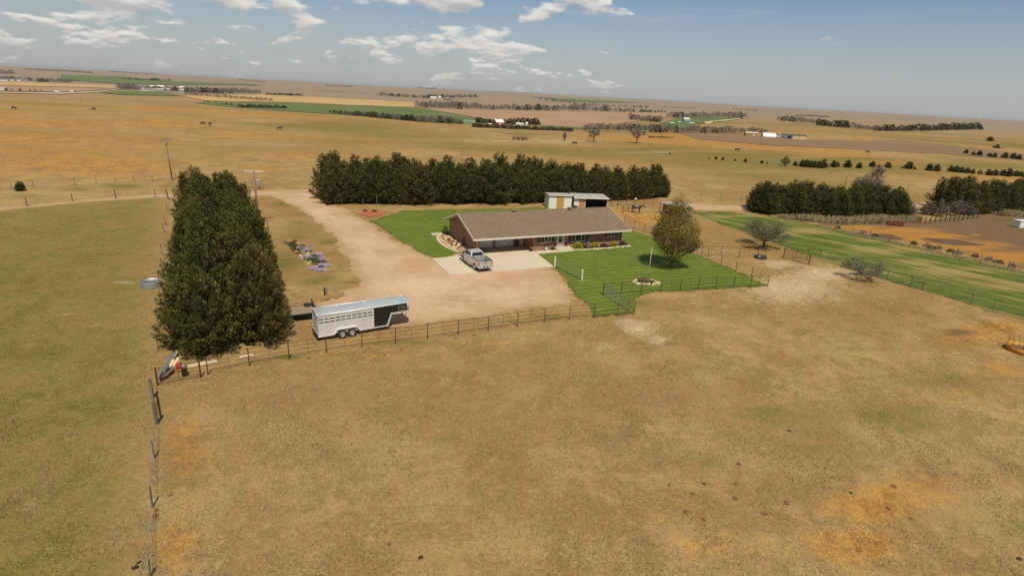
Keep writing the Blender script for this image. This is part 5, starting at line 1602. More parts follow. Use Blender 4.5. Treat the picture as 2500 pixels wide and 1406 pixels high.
belt('dark belt on the far middle hillside', (795, 210), (860, 213), 2.0, 300, 4)
belt('thin dark belt in the far middle valley', (770, 223), (900, 229), 1.8, 300, 5)
belt('dark straight belt below the right skyline', (1940, 283), (2025, 286.5), 2.6, 420, 6)
belt('faint belt on the far right hillside', (1790, 267), (1850, 271), 2.0, 240, 7)
belt('faint belt right of the hilltop pines', (1300, 238.5), (1350, 241), 1.8, 200, 8)
belt('faint dark belt above the far green fields', (580, 195), (650, 202), 2.0, 260, 9)
belt('dark belt behind the stubble line', (1610, 262), (1700, 266), 2.0, 260, 10)

# ------------------------------------------------------------------ fences
def post_mesh(h, r, mat, n=6):
    m = MB(); m.tube((0, 0, -.25), (0, 0, h), r, r * .95, n)
    me = m.mesh('post'); me.materials.append(mat)
    return me
def fence(name, label, pts, h, r, rails, rail_r, mat, railmat=None, stays=False, group=None, vary=0.0, cat='fence', lean=0.0):
    """posts at the given ground places; straight rails or wires from post to post"""
    p0 = Vector((pts[0][0], pts[0][1], gz(pts[0][0], pts[0][1])))
    f = thing(name, label, cat, p0, 0, group)
    pm = post_mesh(h, r, mat)
    G = [Vector((p[0], p[1], gz(p[0], p[1]))) - p0 for p in pts]
    for g in G:
        o = bpy.data.objects.new('post', pm); COL.objects.link(o); o.parent = f; o.location = g
        o.rotation_euler = (random.uniform(-lean, lean), random.uniform(-lean, lean), random.uniform(0, 6))
        k = 1 + random.uniform(-vary, vary); o.scale = (k, k, k)
    for z in rails:
        m = MB()
        for a, b in zip(G[:-1], G[1:]):
            zz = min(z, h - .03)
            m.tube(a + Vector((0, 0, zz)), b + Vector((0, 0, zz)), rail_r if z < max(rails) else rail_r * 1.35, None, 5)
        m.build('rail' if rail_r > .006 else 'wire', railmat or mat, f)
    if stays:
        for a, b in zip(G[:-1], G[1:]):
            c = (a + b) / 2
            MB().tube(c + Vector((0, 0, min(rails) - .08)), c + Vector((0, 0, max(rails))), .012, .012, 5).build('stay', railmat or mat, f)
    return f
def Gp(L):
    return [tuple(at(x, y)[:2]) for x, y in L]
PR = [.35, .72, 1.08, 1.45]
FF = Gp([(508, 914.5), (609, 893.5), (706, 877), (797, 862), (884, 848.5), (966, 839.5), (1044, 829), (1119, 818.5), (1192, 808), (1263, 797.5), (1329, 788), (1390, 781), (1450, 776), (1507, 772), (1548, 769)])
fence('pipe_fence', 'long rusty pipe fence along the near side of the yard', FF, 1.5, .042, PR, .016, RUST, stays=True)
fence('pipe_fence', 'pipe fence along the near edge of the front lawn', Gp([(1472, 723), (1516, 720), (1564.5, 717), (1613, 714), (1660.5, 710.5), (1704.5, 708.5), (1747, 706.5), (1790.5, 704), (1831.5, 701.5), (1873.5, 699.5)]), 1.5, .042, PR, .014, DARKSTEEL, stays=True)
fence('pipe_fence', 'rusty pipe fence down the far side of the front lawn to the lawn corner', Gp([(1525, 543.8), (1547, 559.2), (1572, 569.4), (1605, 583), (1640, 597), (1677, 612), (1712, 627.4), (1726.4, 632.4), (1760, 647.8), (1795.6, 664.6), (1833.4, 679), (1873.5, 699.3)]), 1.5, .042, PR, .016, RUST, stays=True)
fence('pipe_fence', 'rusty pipe fence running from the lawn to the black tyre tank', Gp([(1712, 626.6), (1759.5, 625), (1803.5, 630.5), (1849, 628), (1867, 632.5)]), 1.5, .042, PR, .016, RUST, stays=True)
fence('pipe_fence', 'short pipe fence stub beside the corral gate panel', Gp([(1942, 632), (1971, 631.5), (2000.5, 631.5)]), 1.45, .04, PR, .014, RUST)
fence('pipe_fence', 'dark pipe fence crossing the corral behind the house', Gp([(1506, 512), (1521, 519), (1534, 517.5), (1549, 521), (1561, 521)]), 1.35, .06, [.4, .8, 1.2], .02, DARKSTEEL)
fence('panel_fence', 'reddish steel panel fence before the windbreak by the corral', Gp([(1476, 500), (1492, 501), (1510, 501.5), (1530, 502), (1550, 501), (1572, 501), (1594, 503), (1612, 507)]), 1.5, .05, [.3, .55, .8, 1.05, 1.4], .02, RUSTRED)
fence('wire_fence', 'thin post and wire fence up the left side of the cedar row', Gp([(385.5, 854), (386, 791), (392.5, 741), (389.5, 689), (394, 655), (396, 622), (400, 568), (403, 549), (408, 515), (412, 487)]), 1.35, .05, [.4, .8, 1.2], .005, GREYWOOD, GALV, vary=.12, lean=.06)
fence('wire_fence', 'leaning wooden posts and wire down the near left pasture', Gp([(383, 1034), (378, 1120), (372.6, 1238), (367, 1406), (360, 1600)]), 1.2, .05, [.4, .8, 1.1], .005, GREYWOOD, GALV, vary=.2, lean=.08)
fence('wire_fence', 'brown post and wire fence along the near side of the lane', Gp([(-60, 518), (67, 504), (177.5, 493), (283, 486.5), (379, 482), (409.5, 484.5)]), 1.5, .07, [.4, .8, 1.2], .005, RUST, GALV, vary=.1, lean=.07)
fence('wire_fence', 'thin dark post fence on the dry hill behind the lane', Gp([(-40, 470), (29, 464.6), (82.6, 459.5), (184, 453), (236, 450.5), (282.6, 448), (328.7, 445), (372.7, 446), (430, 441), (480, 438)]), 1.35, .05, [.4, .8, 1.2], .005, GREYWOOD, GALV, vary=.12, lean=.05)
fence('wire_fence', 'thin post fence along the near edge of the green strip', Gp([(2000.5, 631.5), (2024, 636), (2100, 662), (2165, 684), (2221.5, 700), (2251.5, 709), (2317, 729), (2370, 744), (2423, 759), (2520, 790)]), 1.25, .045, [.4, .8, 1.15], .005, GREYWOOD, GALV, vary=.12, lean=.05)
fence('wire_fence', 'weedy post fence between the green strip and the dirt pen', Gp([(1961.5, 543.5), (1999.5, 553), (2039, 561.5), (2080, 570.5), (2124, 580.5), (2171, 592), (2219.5, 604.5), (2273, 616), (2333.5, 628), (2393, 643), (2459.5, 658.5), (2530, 676)]), 1.3, .05, [.4, .8, 1.15], .005, GREYWOOD, GALV, vary=.15, lean=.06)
fence('post_fence', 'row of close dark posts at the back of the dirt pen', Gp([(2200 + x * .2988, 480 + y * .2988) for x, y in ((150, 222), (190, 222), (232, 218), (272, 215), (315, 212), (357, 208), (392, 205), (430, 203), (465, 200), (500, 198), (540, 190), (582, 187), (622, 180))]), 1.5, .09, [.6, 1.2], .008, DARKSTEEL, GALV, vary=.1)
fence('wire_fence', 'faint post fence in front of the tall dry grass by the cedar clump', Gp([(1999.5, 553), (2030, 549.5), (2060, 548.5), (2085, 548), (2110, 547.5), (2140, 547), (2168, 546.5), (2200, 546), (2240, 545)]), 1.2, .045, [.5, 1.0], .005, GREYWOOD, GALV, vary=.1)
fence('wire_fence', 'far thin fence across the pasture behind the windbreak', Gp([(1660, 478), (1712, 482), (1760, 486), (1810, 489), (1860, 492)]), 1.3, .05, [.5, 1.0], .005, GREYWOOD, GALV, vary=.1)

def gate(name, label, a, b, h, nrails, mat, z0=.15, uprights=3, r=.022, group=None, mesh_=False):
    A_ = Vector((*a, gz(*a))); B_ = Vector((*b, gz(*b)))
    g = thing(name, label, 'gate', A_, 0, group)
    D = B_ - A_
    for k in range(nrails):
        z = z0 + (h - z0) * k / (nrails - 1)
        MB().tube((0, 0, z), (D.x, D.y, D.z + z), r * (1.2 if k in (0, nrails - 1) else .8), None, 6).build('rail', mat, g)
    for k in range(uprights):
        f = k / (uprights - 1)
        MB().tube((D.x * f, D.y * f, D.z * f + z0), (D.x * f, D.y * f, D.z * f + h), r, None, 6).build('upright', mat, g)
    for f in (-.02, 1.02):
        MB().tube((D.x * f, D.y * f, -.2), (D.x * f, D.y * f, h + .12), .05, None, 8).build('gate_post', mat, g)
    return g
gate('tube_gate', 'long grey tube gate standing open between lawn and pasture', Gp([(1473, 721)])[0], Gp([(1534, 760.5)])[0], 1.4, 9, GREYSTEEL, .12, 5)
gate('tube_gate', 'brown tube gate closing the corner by the scrap pile', Gp([(387, 940.5)])[0], Gp([(489, 922)])[0], 1.3, 6, RUST, .15, 3, .016)
gate('panel_gate', 'rusty corral gate panel standing alone near the green strip', Gp([(1913, 631)])[0], Gp([(1973.5, 647)])[0], 1.5, 7, RUST, .15, 4)
g = gate('yard_gate', 'grey rail section between two white posts at the lawn edge', Gp([(1355, 652)])[0], Gp([(1419, 685)])[0], 1.2, 5, GREYSTEEL, .2, 3)
for o in [c for c in g.children if c.name.startswith('gate_post')]:
    bpy.data.objects.remove(o)
for (px, py) in ((1354, 652.5), (1420, 686)):
    p = at(px, py) - Vector(g.location)
    MB().box(p.x - .08, p.x + .08, p.y - .08, p.y + .08, -.2, 1.45).build('white_post', WHITE, g, False, .015)
# wooden brace by the lower left gate
a = at(383, 1035); b = at(375, 985)
g = thing('brace_post', 'weathered wooden brace of two posts and rails at the pasture corner', 'fence post', a)
d = Vector((-2.1, 3.0, 0))
MB().tube((0, 0, -.2), (0, 0, 1.6), .12, .1, 8).build('post', GREYWOOD, g)
MB().tube(d + Vector((0, 0, -.2)), d + Vector((0, 0, 1.5)), .11, .09, 8).build('post', GREYWOOD, g)
MB().tube((0, 0, 1.2), d + Vector((0, 0, 1.15)), .07, .07, 8).build('rail', GREYWOOD, g)
MB().tube((0, 0, .2), d + Vector((0, 0, 1.1)), .02, .02, 5).build('brace_wire', GALV, g)
a = at(2221.5, 700); b = at(2251.5, 709)
g = thing('brace_post', 'weathered H shaped post brace at the green strip fence', 'fence post', a)
d = b - a
MB().tube((0, 0, -.2), (0, 0, 1.25), .075, .07, 8).build('post', GREYWOOD, g)
MB().tube(d + Vector((0, 0, -.2)), d + Vector((0, 0, 1.2)), .075, .07, 8).build('post', GREYWOOD, g)
MB().tube((0, 0, .95), d + Vector((0, 0, .95)), .045, .045, 8).build('rail', GREYWOOD, g)

# ------------------------------------------------------------------ poles and wires
def pole(label, base, h, arm, arm_rot, r=.14, name='utility_pole', extra=None, lean=(0, 0), mat=POLEWOOD):
    p = thing(name, label, 'utility pole', base)
    MB().tube((0, 0, -.4), (lean[0], lean[1], h), r, r * .7, 10).build('pole', mat, p, True)
    c, s = math.cos(arm_rot), math.sin(arm_rot)
    if arm:
        zc = h - (.08 if extra == 'tee' else .55)
        tx, ty = lean
        w = .09
        pts = []
        for zz in (zc - .08, zc + .08):
            for (u, v) in ((-arm, -w), (arm, -w), (arm, w), (-arm, w)):
                pts.append((tx + u * c - (v + .1) * s, ty + u * s + (v + .1) * c, zz))
        cr = MB().hexa(pts).build('crossarm', CREAM if extra == 'tee' else POLEWOOD, p)
        for u in (-arm * .85, arm * .85) if extra != 'tee' else (-arm * .8, arm * .5):
            q = (tx + u * c - .1 * s, ty + u * s + .1 * c, zc + .08)
            MB().lathe([(.02, 0), (.05, .03), (.05, .08), (.03, .14), (.0, .15)], 8, q).build('insulator', GALV, cr, True)
    return p
tp = at(421, 440)
p = pole('leaning utility pole with crossarm on the dry hill behind the cedar row', tp, 8.6, 1.15, R(12), .14, lean=(-.25, -.1))
MB().lathe([(.0, 0), (.2, 0), (.22, .05), (.22, .55), (.2, .6), (.0, .62)], 12, (.05, -.32, 7.3)).build('transformer', GALV, p, True)
lp = Vector((-38.9, 84.0, 0)); lp.z = gz(lp.x, lp.y)
p = pole('wooden pole with a flat white crossbeam rising beside the cedar row', lp, 8.1, 1.35, R(4), .19, extra='tee')
# electric meter box on its own stand by the lane
mb = at(634, 462)
p = thing('meter_box', 'grey electric meter box on posts across the lane', 'meter box', mb)
MB().box(-.45, .25, -.15, .15, .55, 1.75).build('cabinet', GALV, p, False, .03)
MB().box(-.5, .3, -.2, .2, 1.75, 1.83).build('hood', WHITE, p)
MB().tube((-.35, 0, -.2), (-.35, 0, .55), .05).tube((.15, 0, -.2), (.15, 0, .55), .05).build('stand', DARKSTEEL, p)
MB().tube((.6, .3, -.2), (.6, .3, 1.8), .05).build('side_post', POLEWOOD, p)
MB().tube((-1.6, .2, -.2), (-1.6, .2, 1.6), .06).build('side_post', GREYWOOD, p)
for k, (px, pb, pt, lab) in enumerate(((1126, 412, 368, 'thin utility pole sticking up behind the windbreak'), (2062, 455, 434, 'short pole top showing behind the cedar clump'), (2377, 452, 415, 'leaning utility pole behind the pen cedars'), (2204, 500, 466, 'thin pole beside the bare grey shrub'))):
    P, h = height_from(px, pb, pt)
    pole(lab, P, max(h, 5), .7 if k in (0,) else 0, R(10), .11, lean=((0, 0), (.2, 0), (.9, 0), (.15, 0))[k])
# overhead wires from the hill pole
def wire(label, a, b, sag):
    n = 14
    pts = [a.lerp(b, k / n) - Vector((0, 0, 4 * sag * (k / n) * (1 - k / n))) for k in range(n + 1)]
    o = Vector(pts[0])
    MBo = MB().path([q - o for q in pts], .022, 4).build('power_line', GALV)
    MBo.location = o
    tag(MBo, label, 'power line', 'wires of the hill pole')
top = tp + Vector((-.25, -.1, 8.1))
wl = at(-330, 470)
wire('upper power line sagging left from the hill pole', top + Vector((-1.0, 0, .1)), Vector((wl.x - 1, wl.y, wl.z + 8.2)), 1.2)
wire('lower power line sagging left from the hill pole', top + Vector((1.0, 0, .1)), Vector((wl.x + 4, wl.y - 6, wl.z + 7.6)), 1.6)
wr = at(1126, 412)
wire('power line running right from the hill pole towards the windbreak', top + Vector((1.0, 0, .1)), Vector((wr.x, wr.y, wr.z + 7.6)), 1.6)
# flag pole on the lawn and slim markers
fp = at(1581, 682)
p = thing('flag_pole', 'slim pale flagpole rising from the stone ring on the lawn', 'flagpole', fp)
MB().tube((0, 0, 0), (.05, 0, 3.9), .035, .022, 8).build('pole', CREAM, p, True)
MB().lathe([(.0, 0), (.05, .03), (.05, .07), (0, .1)], 8, (.05, 0, 3.88)).build('finial', WHITE, p, True)
for k, (px, py, h, mt, lab) in enumerate(((654, 562, 1.6, RUSTRED, 'thin red marker stake in the grass right of the cedar row'), (887, 512, 2.0, GALV, 'left slim pale stake beside the red mulch bed'), (920, 510, 2.4, GALV, 'right slim pale stake beside the red mulch bed'))):
    q = at(px, py); o = MB().tube((0, 0, -.2), (.02, 0, h), .035, .03, 6).tube((0, 0, h * .9), (.02, 0, h * .9 + .1), .05, .05, 6).build('marker_stake', mt)
    o.location = q; tag(o, lab, 'stake')
# clothes line behind the house
a = at(1228, 497); b = at(1263, 497)
cl = thing('clothes_line', 'pale clothes line on two posts against the windbreak', 'clothes line', a)
d = b - a
for f in (0, 1): MB().tube((d.x * f, d.y * f, -.2), (d.x * f, d.y * f, 2.0), .05).tube((d.x * f, d.y * f - .5, 2.0), (d.x * f, d.y * f + .5, 2.0), .035).build('post', DARKSTEEL, cl)
for y in (-.4, .4):
    MB().path([(d.x * k / 8, d.y * k / 8 + y, 1.98 - .5 * (k / 8) * (1 - k / 8)) for k in range(9)], .015, 4).build('line', WHITE, cl)

# ------------------------------------------------------------------ small yard buildings
SHEDW = plain('white_shed_siding', lin(232, 226, 210), 0.6, 0.0, 0.05, 1.2, dirt=(lin(196, 180, 150), 0.3))
TANDOOR = plain('tan_plywood', lin(186, 148, 76), 0.75, 0, 0.1, 2.0)
ORANGEDOOR = plain('orange_wood_door', lin(178, 132, 84), 0.75, 0, 0.12, 2.0)
METALROOF = material('old_metal_roof', m_metal(lin(196, 190, 176), 0.55, 0.3, lin(150, 132, 110)))
DARKIN = plain('dark_interior_boards', lin(56, 46, 42), 0.9, 0, 0.2)
def shed(name, label, loc, rz, L, D_, hf, hb, body, roofm, parts):
    s = thing(name, label, 'shed', loc, rz)
    parts(s)
    return s
# white shed with tan door
a = at(1341, 509); a = Vector((6.2, 109.3, 0)); rz = R(12)
s = thing('shed', 'small white shed with a tan sliding door behind the house roof', 'shed', (a.x, a.y, gz(a.x, a.y)), rz)
L_, D_, H_ = 4.6, 3.2, 2.65
MB().box(0, 1.6, 0, .08, 0, H_).box(2.95, L_, 0, .08, 0, H_).box(1.6, 2.95, 0, .08, 2.42, H_).build('front_wall', SHEDW, s)
MB().box(0, .08, .08, D_, 0, H_ - .05).box(L_ - .08, L_, .08, D_, 0, H_ - .05).box(.08, L_ - .08, D_ - .08, D_, 0, H_ - .05).build('side_walls', SHEDW, s)
MB().box(1.55, 3.0, -.06, -.002, .05, 2.42).build('sliding_door', TANDOOR, s)
MB().hexa([(-.15, -.25, H_ - .02), (L_ + .05, -.25, H_ - .02), (L_ + .05, D_ + .1, H_ - .2), (-.15, D_ + .1, H_ - .2), (-.15, -.25, H_ + .12), (L_ + .05, -.25, H_ + .12), (L_ + .05, D_ + .1, H_ - .06), (-.15, D_ + .1, H_ - .06)]).build('roof', METALROOF, s)
MB().box(-.17, L_ + .07, -.29, -.252, H_ - .04, H_ + .14).build('fascia', WHITE, s)
# longer shed with open bay
b = a + Vector((math.cos(rz) * 4.75 - math.sin(rz) * -.1, math.sin(rz) * 4.75 + math.cos(rz) * -.1, 0)); b = Vector((11.1, 109.9, 0)); rz2 = R(8)
s = thing('shed', 'long low white shed with an orange door and open dark bay behind the house', 'shed', (b.x, b.y, gz(b.x, b.y)), rz2)
L_, D_, H_ = 6.7, 4.0, 2.35
MB().box(0, 1.0, 0, .08, 0, H_).box(1.0, 2.2, 0, .08, 2.1, H_).box(2.2, 2.3, 0, .08, 0, H_).box(2.3, L_, 0, .08, 2.2, H_).box(L_ - .1, L_, 0, .08, 0, 2.2).build('front_wall', SHEDW, s)
MB().box(1.0, 2.2, -.04, .0, .05, 2.1).build('door', ORANGEDOOR, s)
MB().box(0, .08, .08, D_, 0, H_).box(L_ - .08, L_, .08, D_, 0, H_).box(.08, L_ - .08, D_ - .08, D_, 0, H_ + .02).box(2.24, 2.3, .08, D_ - .08, 0, H_).build('side_walls', DARKIN, s)
MB().hexa([(-.1, -.4, H_ + .0), (L_ + .15, -.4, H_), (L_ + .15, D_ + .1, H_ + .1), (-.1, D_ + .1, H_ + .1), (-.1, -.4, H_ + .1), (L_ + .15, -.4, H_ + .1), (L_ + .15, D_ + .1, H_ + .2), (-.1, D_ + .1, H_ + .2)]).build('roof', METALROOF, s)
MB().box(-.12, L_ + .17, -.44, -.402, H_ - .1, H_ + .13).build('fascia', WHITE, s)
q = house_pt(16.2, 14.6)
# green tank beside the sheds, white dish by the bay
o = at(1396, 507); o = Vector((10.6, 108.2, 0))
t = thing('fuel_tank', 'dark green slanted tank cover between the two sheds', 'tank', (o.x, o.y, gz(o.x, o.y)), R(20))
MB().prism([(0, 0), (1.3, 0), (1.3, .95), (.5, .95)], 0, 1.1).build('body', plain('dark_green_paint', lin(54, 66, 46), .6), t, False, .04)
MB().box(.1, 1.2, -.02, -.002, .05, .3).build('skid', BLACK, t)
# calf shelter with a white roof edge
o = Vector((28.6, 111.0, 0)); rz = R(-52)
t = thing('animal_shelter', 'open dark animal shelter with white fascia beyond the lawn tree', 'shed', (o.x, o.y, gz(o.x, o.y)), rz)
MB().box(0, .1, 0, 3.0, 0, 2.1).box(4.3, 4.4, 0, 3.0, 0, 2.1).box(.1, 4.3, 2.9, 3.0, 0, 2.0).build('walls', plain('grey_boards', lin(150, 142, 128), .8), t)
MB().box(.1, 4.3, .02, .08, .0, .3).box(.1, 4.3, .02, .08, .5, .68).box(.1, 2.6, .02, .08, .9, 1.08).build('front_boards', RUSTRED, t)
MB().hexa([(-.2, -.3, 2.2), (4.6, -.3, 2.2), (4.6, 3.1, 2.0), (-.2, 3.1, 2.0), (-.2, -.3, 2.3), (4.6, -.3, 2.3), (4.6, 3.1, 2.1), (-.2, 3.1, 2.1)]).build('roof', METALROOF, t)
MB().box(-.22, 4.62, -.34, -.302, 2.05, 2.34).build('fascia', WHITE, t)
MB().box(4.62, 4.66, -.34, 3.1, 1.95, 2.3).build('side_fascia', WHITE, t)

# ------------------------------------------------------------------ beds, shrubs and stones round the house
def bush(label, loc, r, h, mat, n, seed, group=None, name='shrub', leaf=.09):
    rg = np.random.default_rng(seed)
    t = thing(name, label, 'shrub', loc, 0, group)
    q = unit(rg.normal(size=(n, 3))); q[:, 2] = np.abs(q[:, 2])
    lump = 1 + .18 * np.sin(4 * np.arctan2(q[:, 1], q[:, 0]) + seed) * np.sin(3 * q[:, 2] + seed)
    p = q * np.array([r, r, h]) * (rg.uniform(.45, 1.0, n) ** .4 * lump)[:, None]
    d = unit(q + rg.normal(size=(n, 3)) * .5 + np.array([0, 0, .4]))
    v, f = kites(p, d, rg.uniform(.7, 1.4, n) * leaf, rg.uniform(.25, .4, n) * leaf, rg)
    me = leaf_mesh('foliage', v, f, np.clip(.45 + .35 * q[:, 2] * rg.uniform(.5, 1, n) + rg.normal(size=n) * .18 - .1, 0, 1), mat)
    o = bpy.data.objects.new('foliage', me); COL.objects.link(o); o.parent = t
    m = MB()
    for k in range(7):
        a = k * .9 + seed
        m.tube((0, 0, -.05), (math.cos(a) * r * .6, math.sin(a) * r * .6, h * .7), .02, .008, 4, caps=False)
    m.build('stems', BARK, t)
    return t
def hp(u, v): 
    q = house_pt(u, v); q.z = gz(q.x, q.y); return q
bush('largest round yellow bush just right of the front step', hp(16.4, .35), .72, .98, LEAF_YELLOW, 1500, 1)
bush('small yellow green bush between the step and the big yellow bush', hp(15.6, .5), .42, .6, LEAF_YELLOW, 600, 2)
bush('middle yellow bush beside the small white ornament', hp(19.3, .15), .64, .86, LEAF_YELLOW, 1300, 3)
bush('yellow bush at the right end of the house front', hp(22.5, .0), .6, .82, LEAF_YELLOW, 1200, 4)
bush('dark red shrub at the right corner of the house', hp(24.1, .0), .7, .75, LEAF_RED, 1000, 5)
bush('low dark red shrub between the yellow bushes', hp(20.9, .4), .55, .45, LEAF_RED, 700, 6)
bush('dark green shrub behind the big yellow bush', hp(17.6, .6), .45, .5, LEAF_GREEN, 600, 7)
bush('small green plant left of the front step', hp(12.3, .5), .3, .45, LEAF_GREEN, 400, 8)
bush('slim dark shrub at the back corner of the gable', hp(.3, 12.6), .5, 1.3, LEAF_GREEN, 700, 9)
bed = MB()
bed.prism([tuple(hp(a, b)[:2]) for a, b in ((15.35, .94), (15.35, -.35), (17, -.75), (20, -.8), (23, -.75), (24.9, -.5), (24.9, 1.22))], -.05, .075, 'z')
tag(bed.build('mulch_bed', MULCH), 'dark mulch bed along the right half of the house front', 'flower bed', kind='structure')
edge = thing('stone_edging', 'row of pale stones edging the front flower bed', 'stones', hp(15.4, -.5))
for k in range(34):
    f = k / 33
    u = 15.4 + 9.6 * f; v = -.5 - .35 * math.sin(f * 3.14) + random.uniform(-.06, .06)
    q = hp(u, v) - Vector(edge.location)
    MB().blob((q.x, q.y, .1), (random.uniform(.14, .2), random.uniform(.12, .18), random.uniform(.1, .14)), k).build('stone', PALESTONE, edge)
# rock garden by the gable: curved kerb, gravel bed, rocks
rb = [(-.2, 12.2), (-1.0, 11.6), (-1.6, 10.2), (-1.9, 8.4), (-1.95, 6.6), (-1.8, 5.0), (-1.3, 3.2), (-.6, 2.4), (.7, 2.2), (.84, 4), (.84, 8), (.84, 11.6)]
tag(MB().prism([tuple(hp(a, b)[:2]) for a, b in rb], -.05, .09, 'z').build('rock_bed', plain('tan_gravel_bed', lin(196, 158, 116), .95, 0, .2, 5, .6)), 'tan gravel rock garden along the gable wall', 'flower bed', kind='structure')
kb = MB()
ring = [hp(a, b) for a, b in rb[:9]]; ring_o = [hp(a - .28 if b < 12 else a, b + (.25 if b > 11 else (-.25 if b < 3 else 0))) for a, b in rb[:9]]
for (a, b, c, d) in zip(ring[:-1], ring[1:], ring_o[1:], ring_o[:-1]):
    kb.hexa([(q.x, q.y, -.05) for q in (a, b, c, d)] + [(q.x, q.y, .14) for q in (a, b, c, d)])
tag(kb.build('kerb', CONCRETE), 'curved pale concrete kerb round the rock garden', 'kerb', kind='structure')
rg_ = random.Random(4)
n = 0
vv = sorted(rg_.uniform(2.6, 11.6) for _ in range(46))
for k in range(46):
    v = vv[k]; lim = np.interp(v, [2.4, 5, 8.4, 11.6], [-.5, -1.6, -1.7, -.8]); u = rg_.uniform(lim, .4)
    r = rg_.uniform(.12, .3); q = hp(u, v)
    mt = (PALESTONE, TANSTONE, PALESTONE, plain('red_brown_rock', lin(150, 98, 72), .9, 0, .2, 4, .3))[k % 4]
    o = MB().blob((0, 0, 0), (r, r * .85, r * .7), k + 70).build('rock', mt); o.location = (q.x, q.y, .09 + r * .35)
    tag(o, '%s rock from the driveway end of the gable rock garden' % ordinal(k), 'rock', 'rocks in the gable rock garden')
for k in range(9):
    v = 3 + k * .95; q = hp(rg_.uniform(-1.2, .2), v)
    bush('low plant in the gable rock garden, %s from the driveway' % ordinal(k), Vector((q.x, q.y, .09)), .25, .22, (LEAF_GREEN, LEAF_LIME, LEAF_RED)[k % 3], 160, 20 + k, 'rock garden plants', 'plant')
# stone ring on the lawn
ringc = at(1578, 691)
for k in range(42):
    a = 2 * math.pi * k / 42 * 1.0; rr = rg_.uniform(.55, 1.0)
    x, y = math.cos(a) * 1.65 * rr, math.sin(a) * 1.15 * rr
    if y > .15 and rr < .85: continue
    r = rg_.uniform(.14, .27)
    o = MB().blob((0, 0, 0), (r, r * .8, r * .45), k + 200).build('flat_stone', (PALESTONE, TANSTONE)[k % 3 == 0]); o.location = (ringc.x + x, ringc.y + y, .05 + r * .25)
    o.rotation_euler = (0, 0, k * 1.7)
    tag(o, 'flat stone of the flagpole bed, %s counting round from its right end' % ordinal(k), 'stone', 'stones of the flagpole bed')
bush('low dark plants inside the flagpole stone ring', ringc + Vector((0, .45, .05)), 1.0, .28, LEAF_RED, 700, 40, None, 'ground_plant')
# red mulch bed
mbp = W([(876, 521), (895, 516), (925, 515), (942, 519), (930, 527), (905, 531), (885, 527)])
sheet('red_mulch_bed', 'reddish mulch patch beside the windbreak at the driveway bend', 'flower bed', mbp, REDMULCH, amp=.4, wl=1.0, cell=.15, zoff=.06)
q = at(914, 518); bush('small dark shrub on the red mulch patch', q, .45, .45, LEAF_GREEN, 350, 41)
q = at(892, 517); bush('small rusty shrub on the red mulch patch', q, .35, .4, LEAF_RED, 300, 42)
# wagon wheel leaning on the windbreak
q = at(826, 500)
t = thing('wagon_wheel', 'old grey wagon wheel leaning at the end of the windbreak', 'wheel', q, R(20))
m = MB()
for k in range(20):
    a0, a1 = 2 * math.pi * k / 20, 2 * math.pi * (k + 1) / 20
    m.tube((.65 * math.cos(a0), 0, .65 + .65 * math.sin(a0)), (.65 * math.cos(a1), 0, .65 + .65 * math.sin(a1)), .05, None, 6)
m.build('rim', GREYWOOD, t)
for k in range(10):
    a0 = 2 * math.pi * k / 10
    MB().tube((0, 0, .65), (.63 * math.cos(a0), 0, .65 + .63 * math.sin(a0)), .025, None, 5).build('spoke', GREYWOOD, t)
MB().tube((0, -.1, .65), (0, .1, .65), .1, .1, 10).build('hub', DARKSTEEL, t)
# lilac ground-cover flower bed left of the driveway
rn = np.random.default_rng(12)
pads = [(737, 607, 14, 4), (752, 612, 11, 5), (746, 628, 14, 5), (760, 632, 12, 5), (778, 622, 15, 5), (781, 632, 14, 5), (785, 638, 13, 4), (790, 648, 16, 5), (797, 650, 10, 4), (770, 656, 18, 5), (785, 660, 16, 5), (757, 600, 6, 3)]
for k, (px, py, wx, wy) in enumerate(pads):
    c = at(px, py); e = at(px + wx, py)
    r = (e - c).length
    n = int(1300 * r * r) + 300
    a = rn.uniform(0, 6.28, n); rr = np.sqrt(rn.uniform(0, 1, n)) * (1 + .2 * np.sin(3 * a + k))
    p = np.stack([rr * r * np.cos(a), rr * r * .8 * np.sin(a), (1 - rr ** 2) * .05 + rn.uniform(0, .05, n)], 1)
    d = unit(np.stack([np.cos(a) * .5, np.sin(a) * .5, np.ones(n)], 1) + rn.normal(size=(n, 3)) * .5)
    v, f = kites(p, d, rn.uniform(.06, .14, n), rn.uniform(.03, .05, n), rn)
    me = leaf_mesh('flowers', v, f, rn.uniform(0, 1, n), LEAF_LILAC)
    t = thing('flowering_mat', '%s lilac flower mat from the top of the bed left of the driveway' % ordinal(k), 'flowers', (c.x, c.y, gz(c.x, c.y)), 0, 'lilac flower mats')
    o = bpy.data.objects.new('blossom', me); COL.objects.link(o); o.parent = t
    m = MB(); m.lathe([(r * 1.0, 0.0), (r * .95, .02), (r * .6, .04), (.01, .05)], 16); m.build('leaves', plain('dull_green_mat', lin(96, 92, 58), .95), t, True)
ff = np.sort(rn.uniform(0, 1, 38))
for k in range(38):
    f = ff[k]; px = 700 + 75 * f + rn.uniform(-10, 22); py = 590 + 62 * f + rn.uniform(-8, 6)
    q = at(px, py)
    bush('%s low foliage clump from the top of the lilac flower bed' % ordinal(k), q, rn.uniform(.25, .5), rn.uniform(.18, .4), LEAF_GREEN if k % 3 else LEAF_GREY, 130, 60 + k, 'foliage clumps in the flower bed', 'garden_plant')
ff = np.sort(rn.uniform(0, 1, 16))
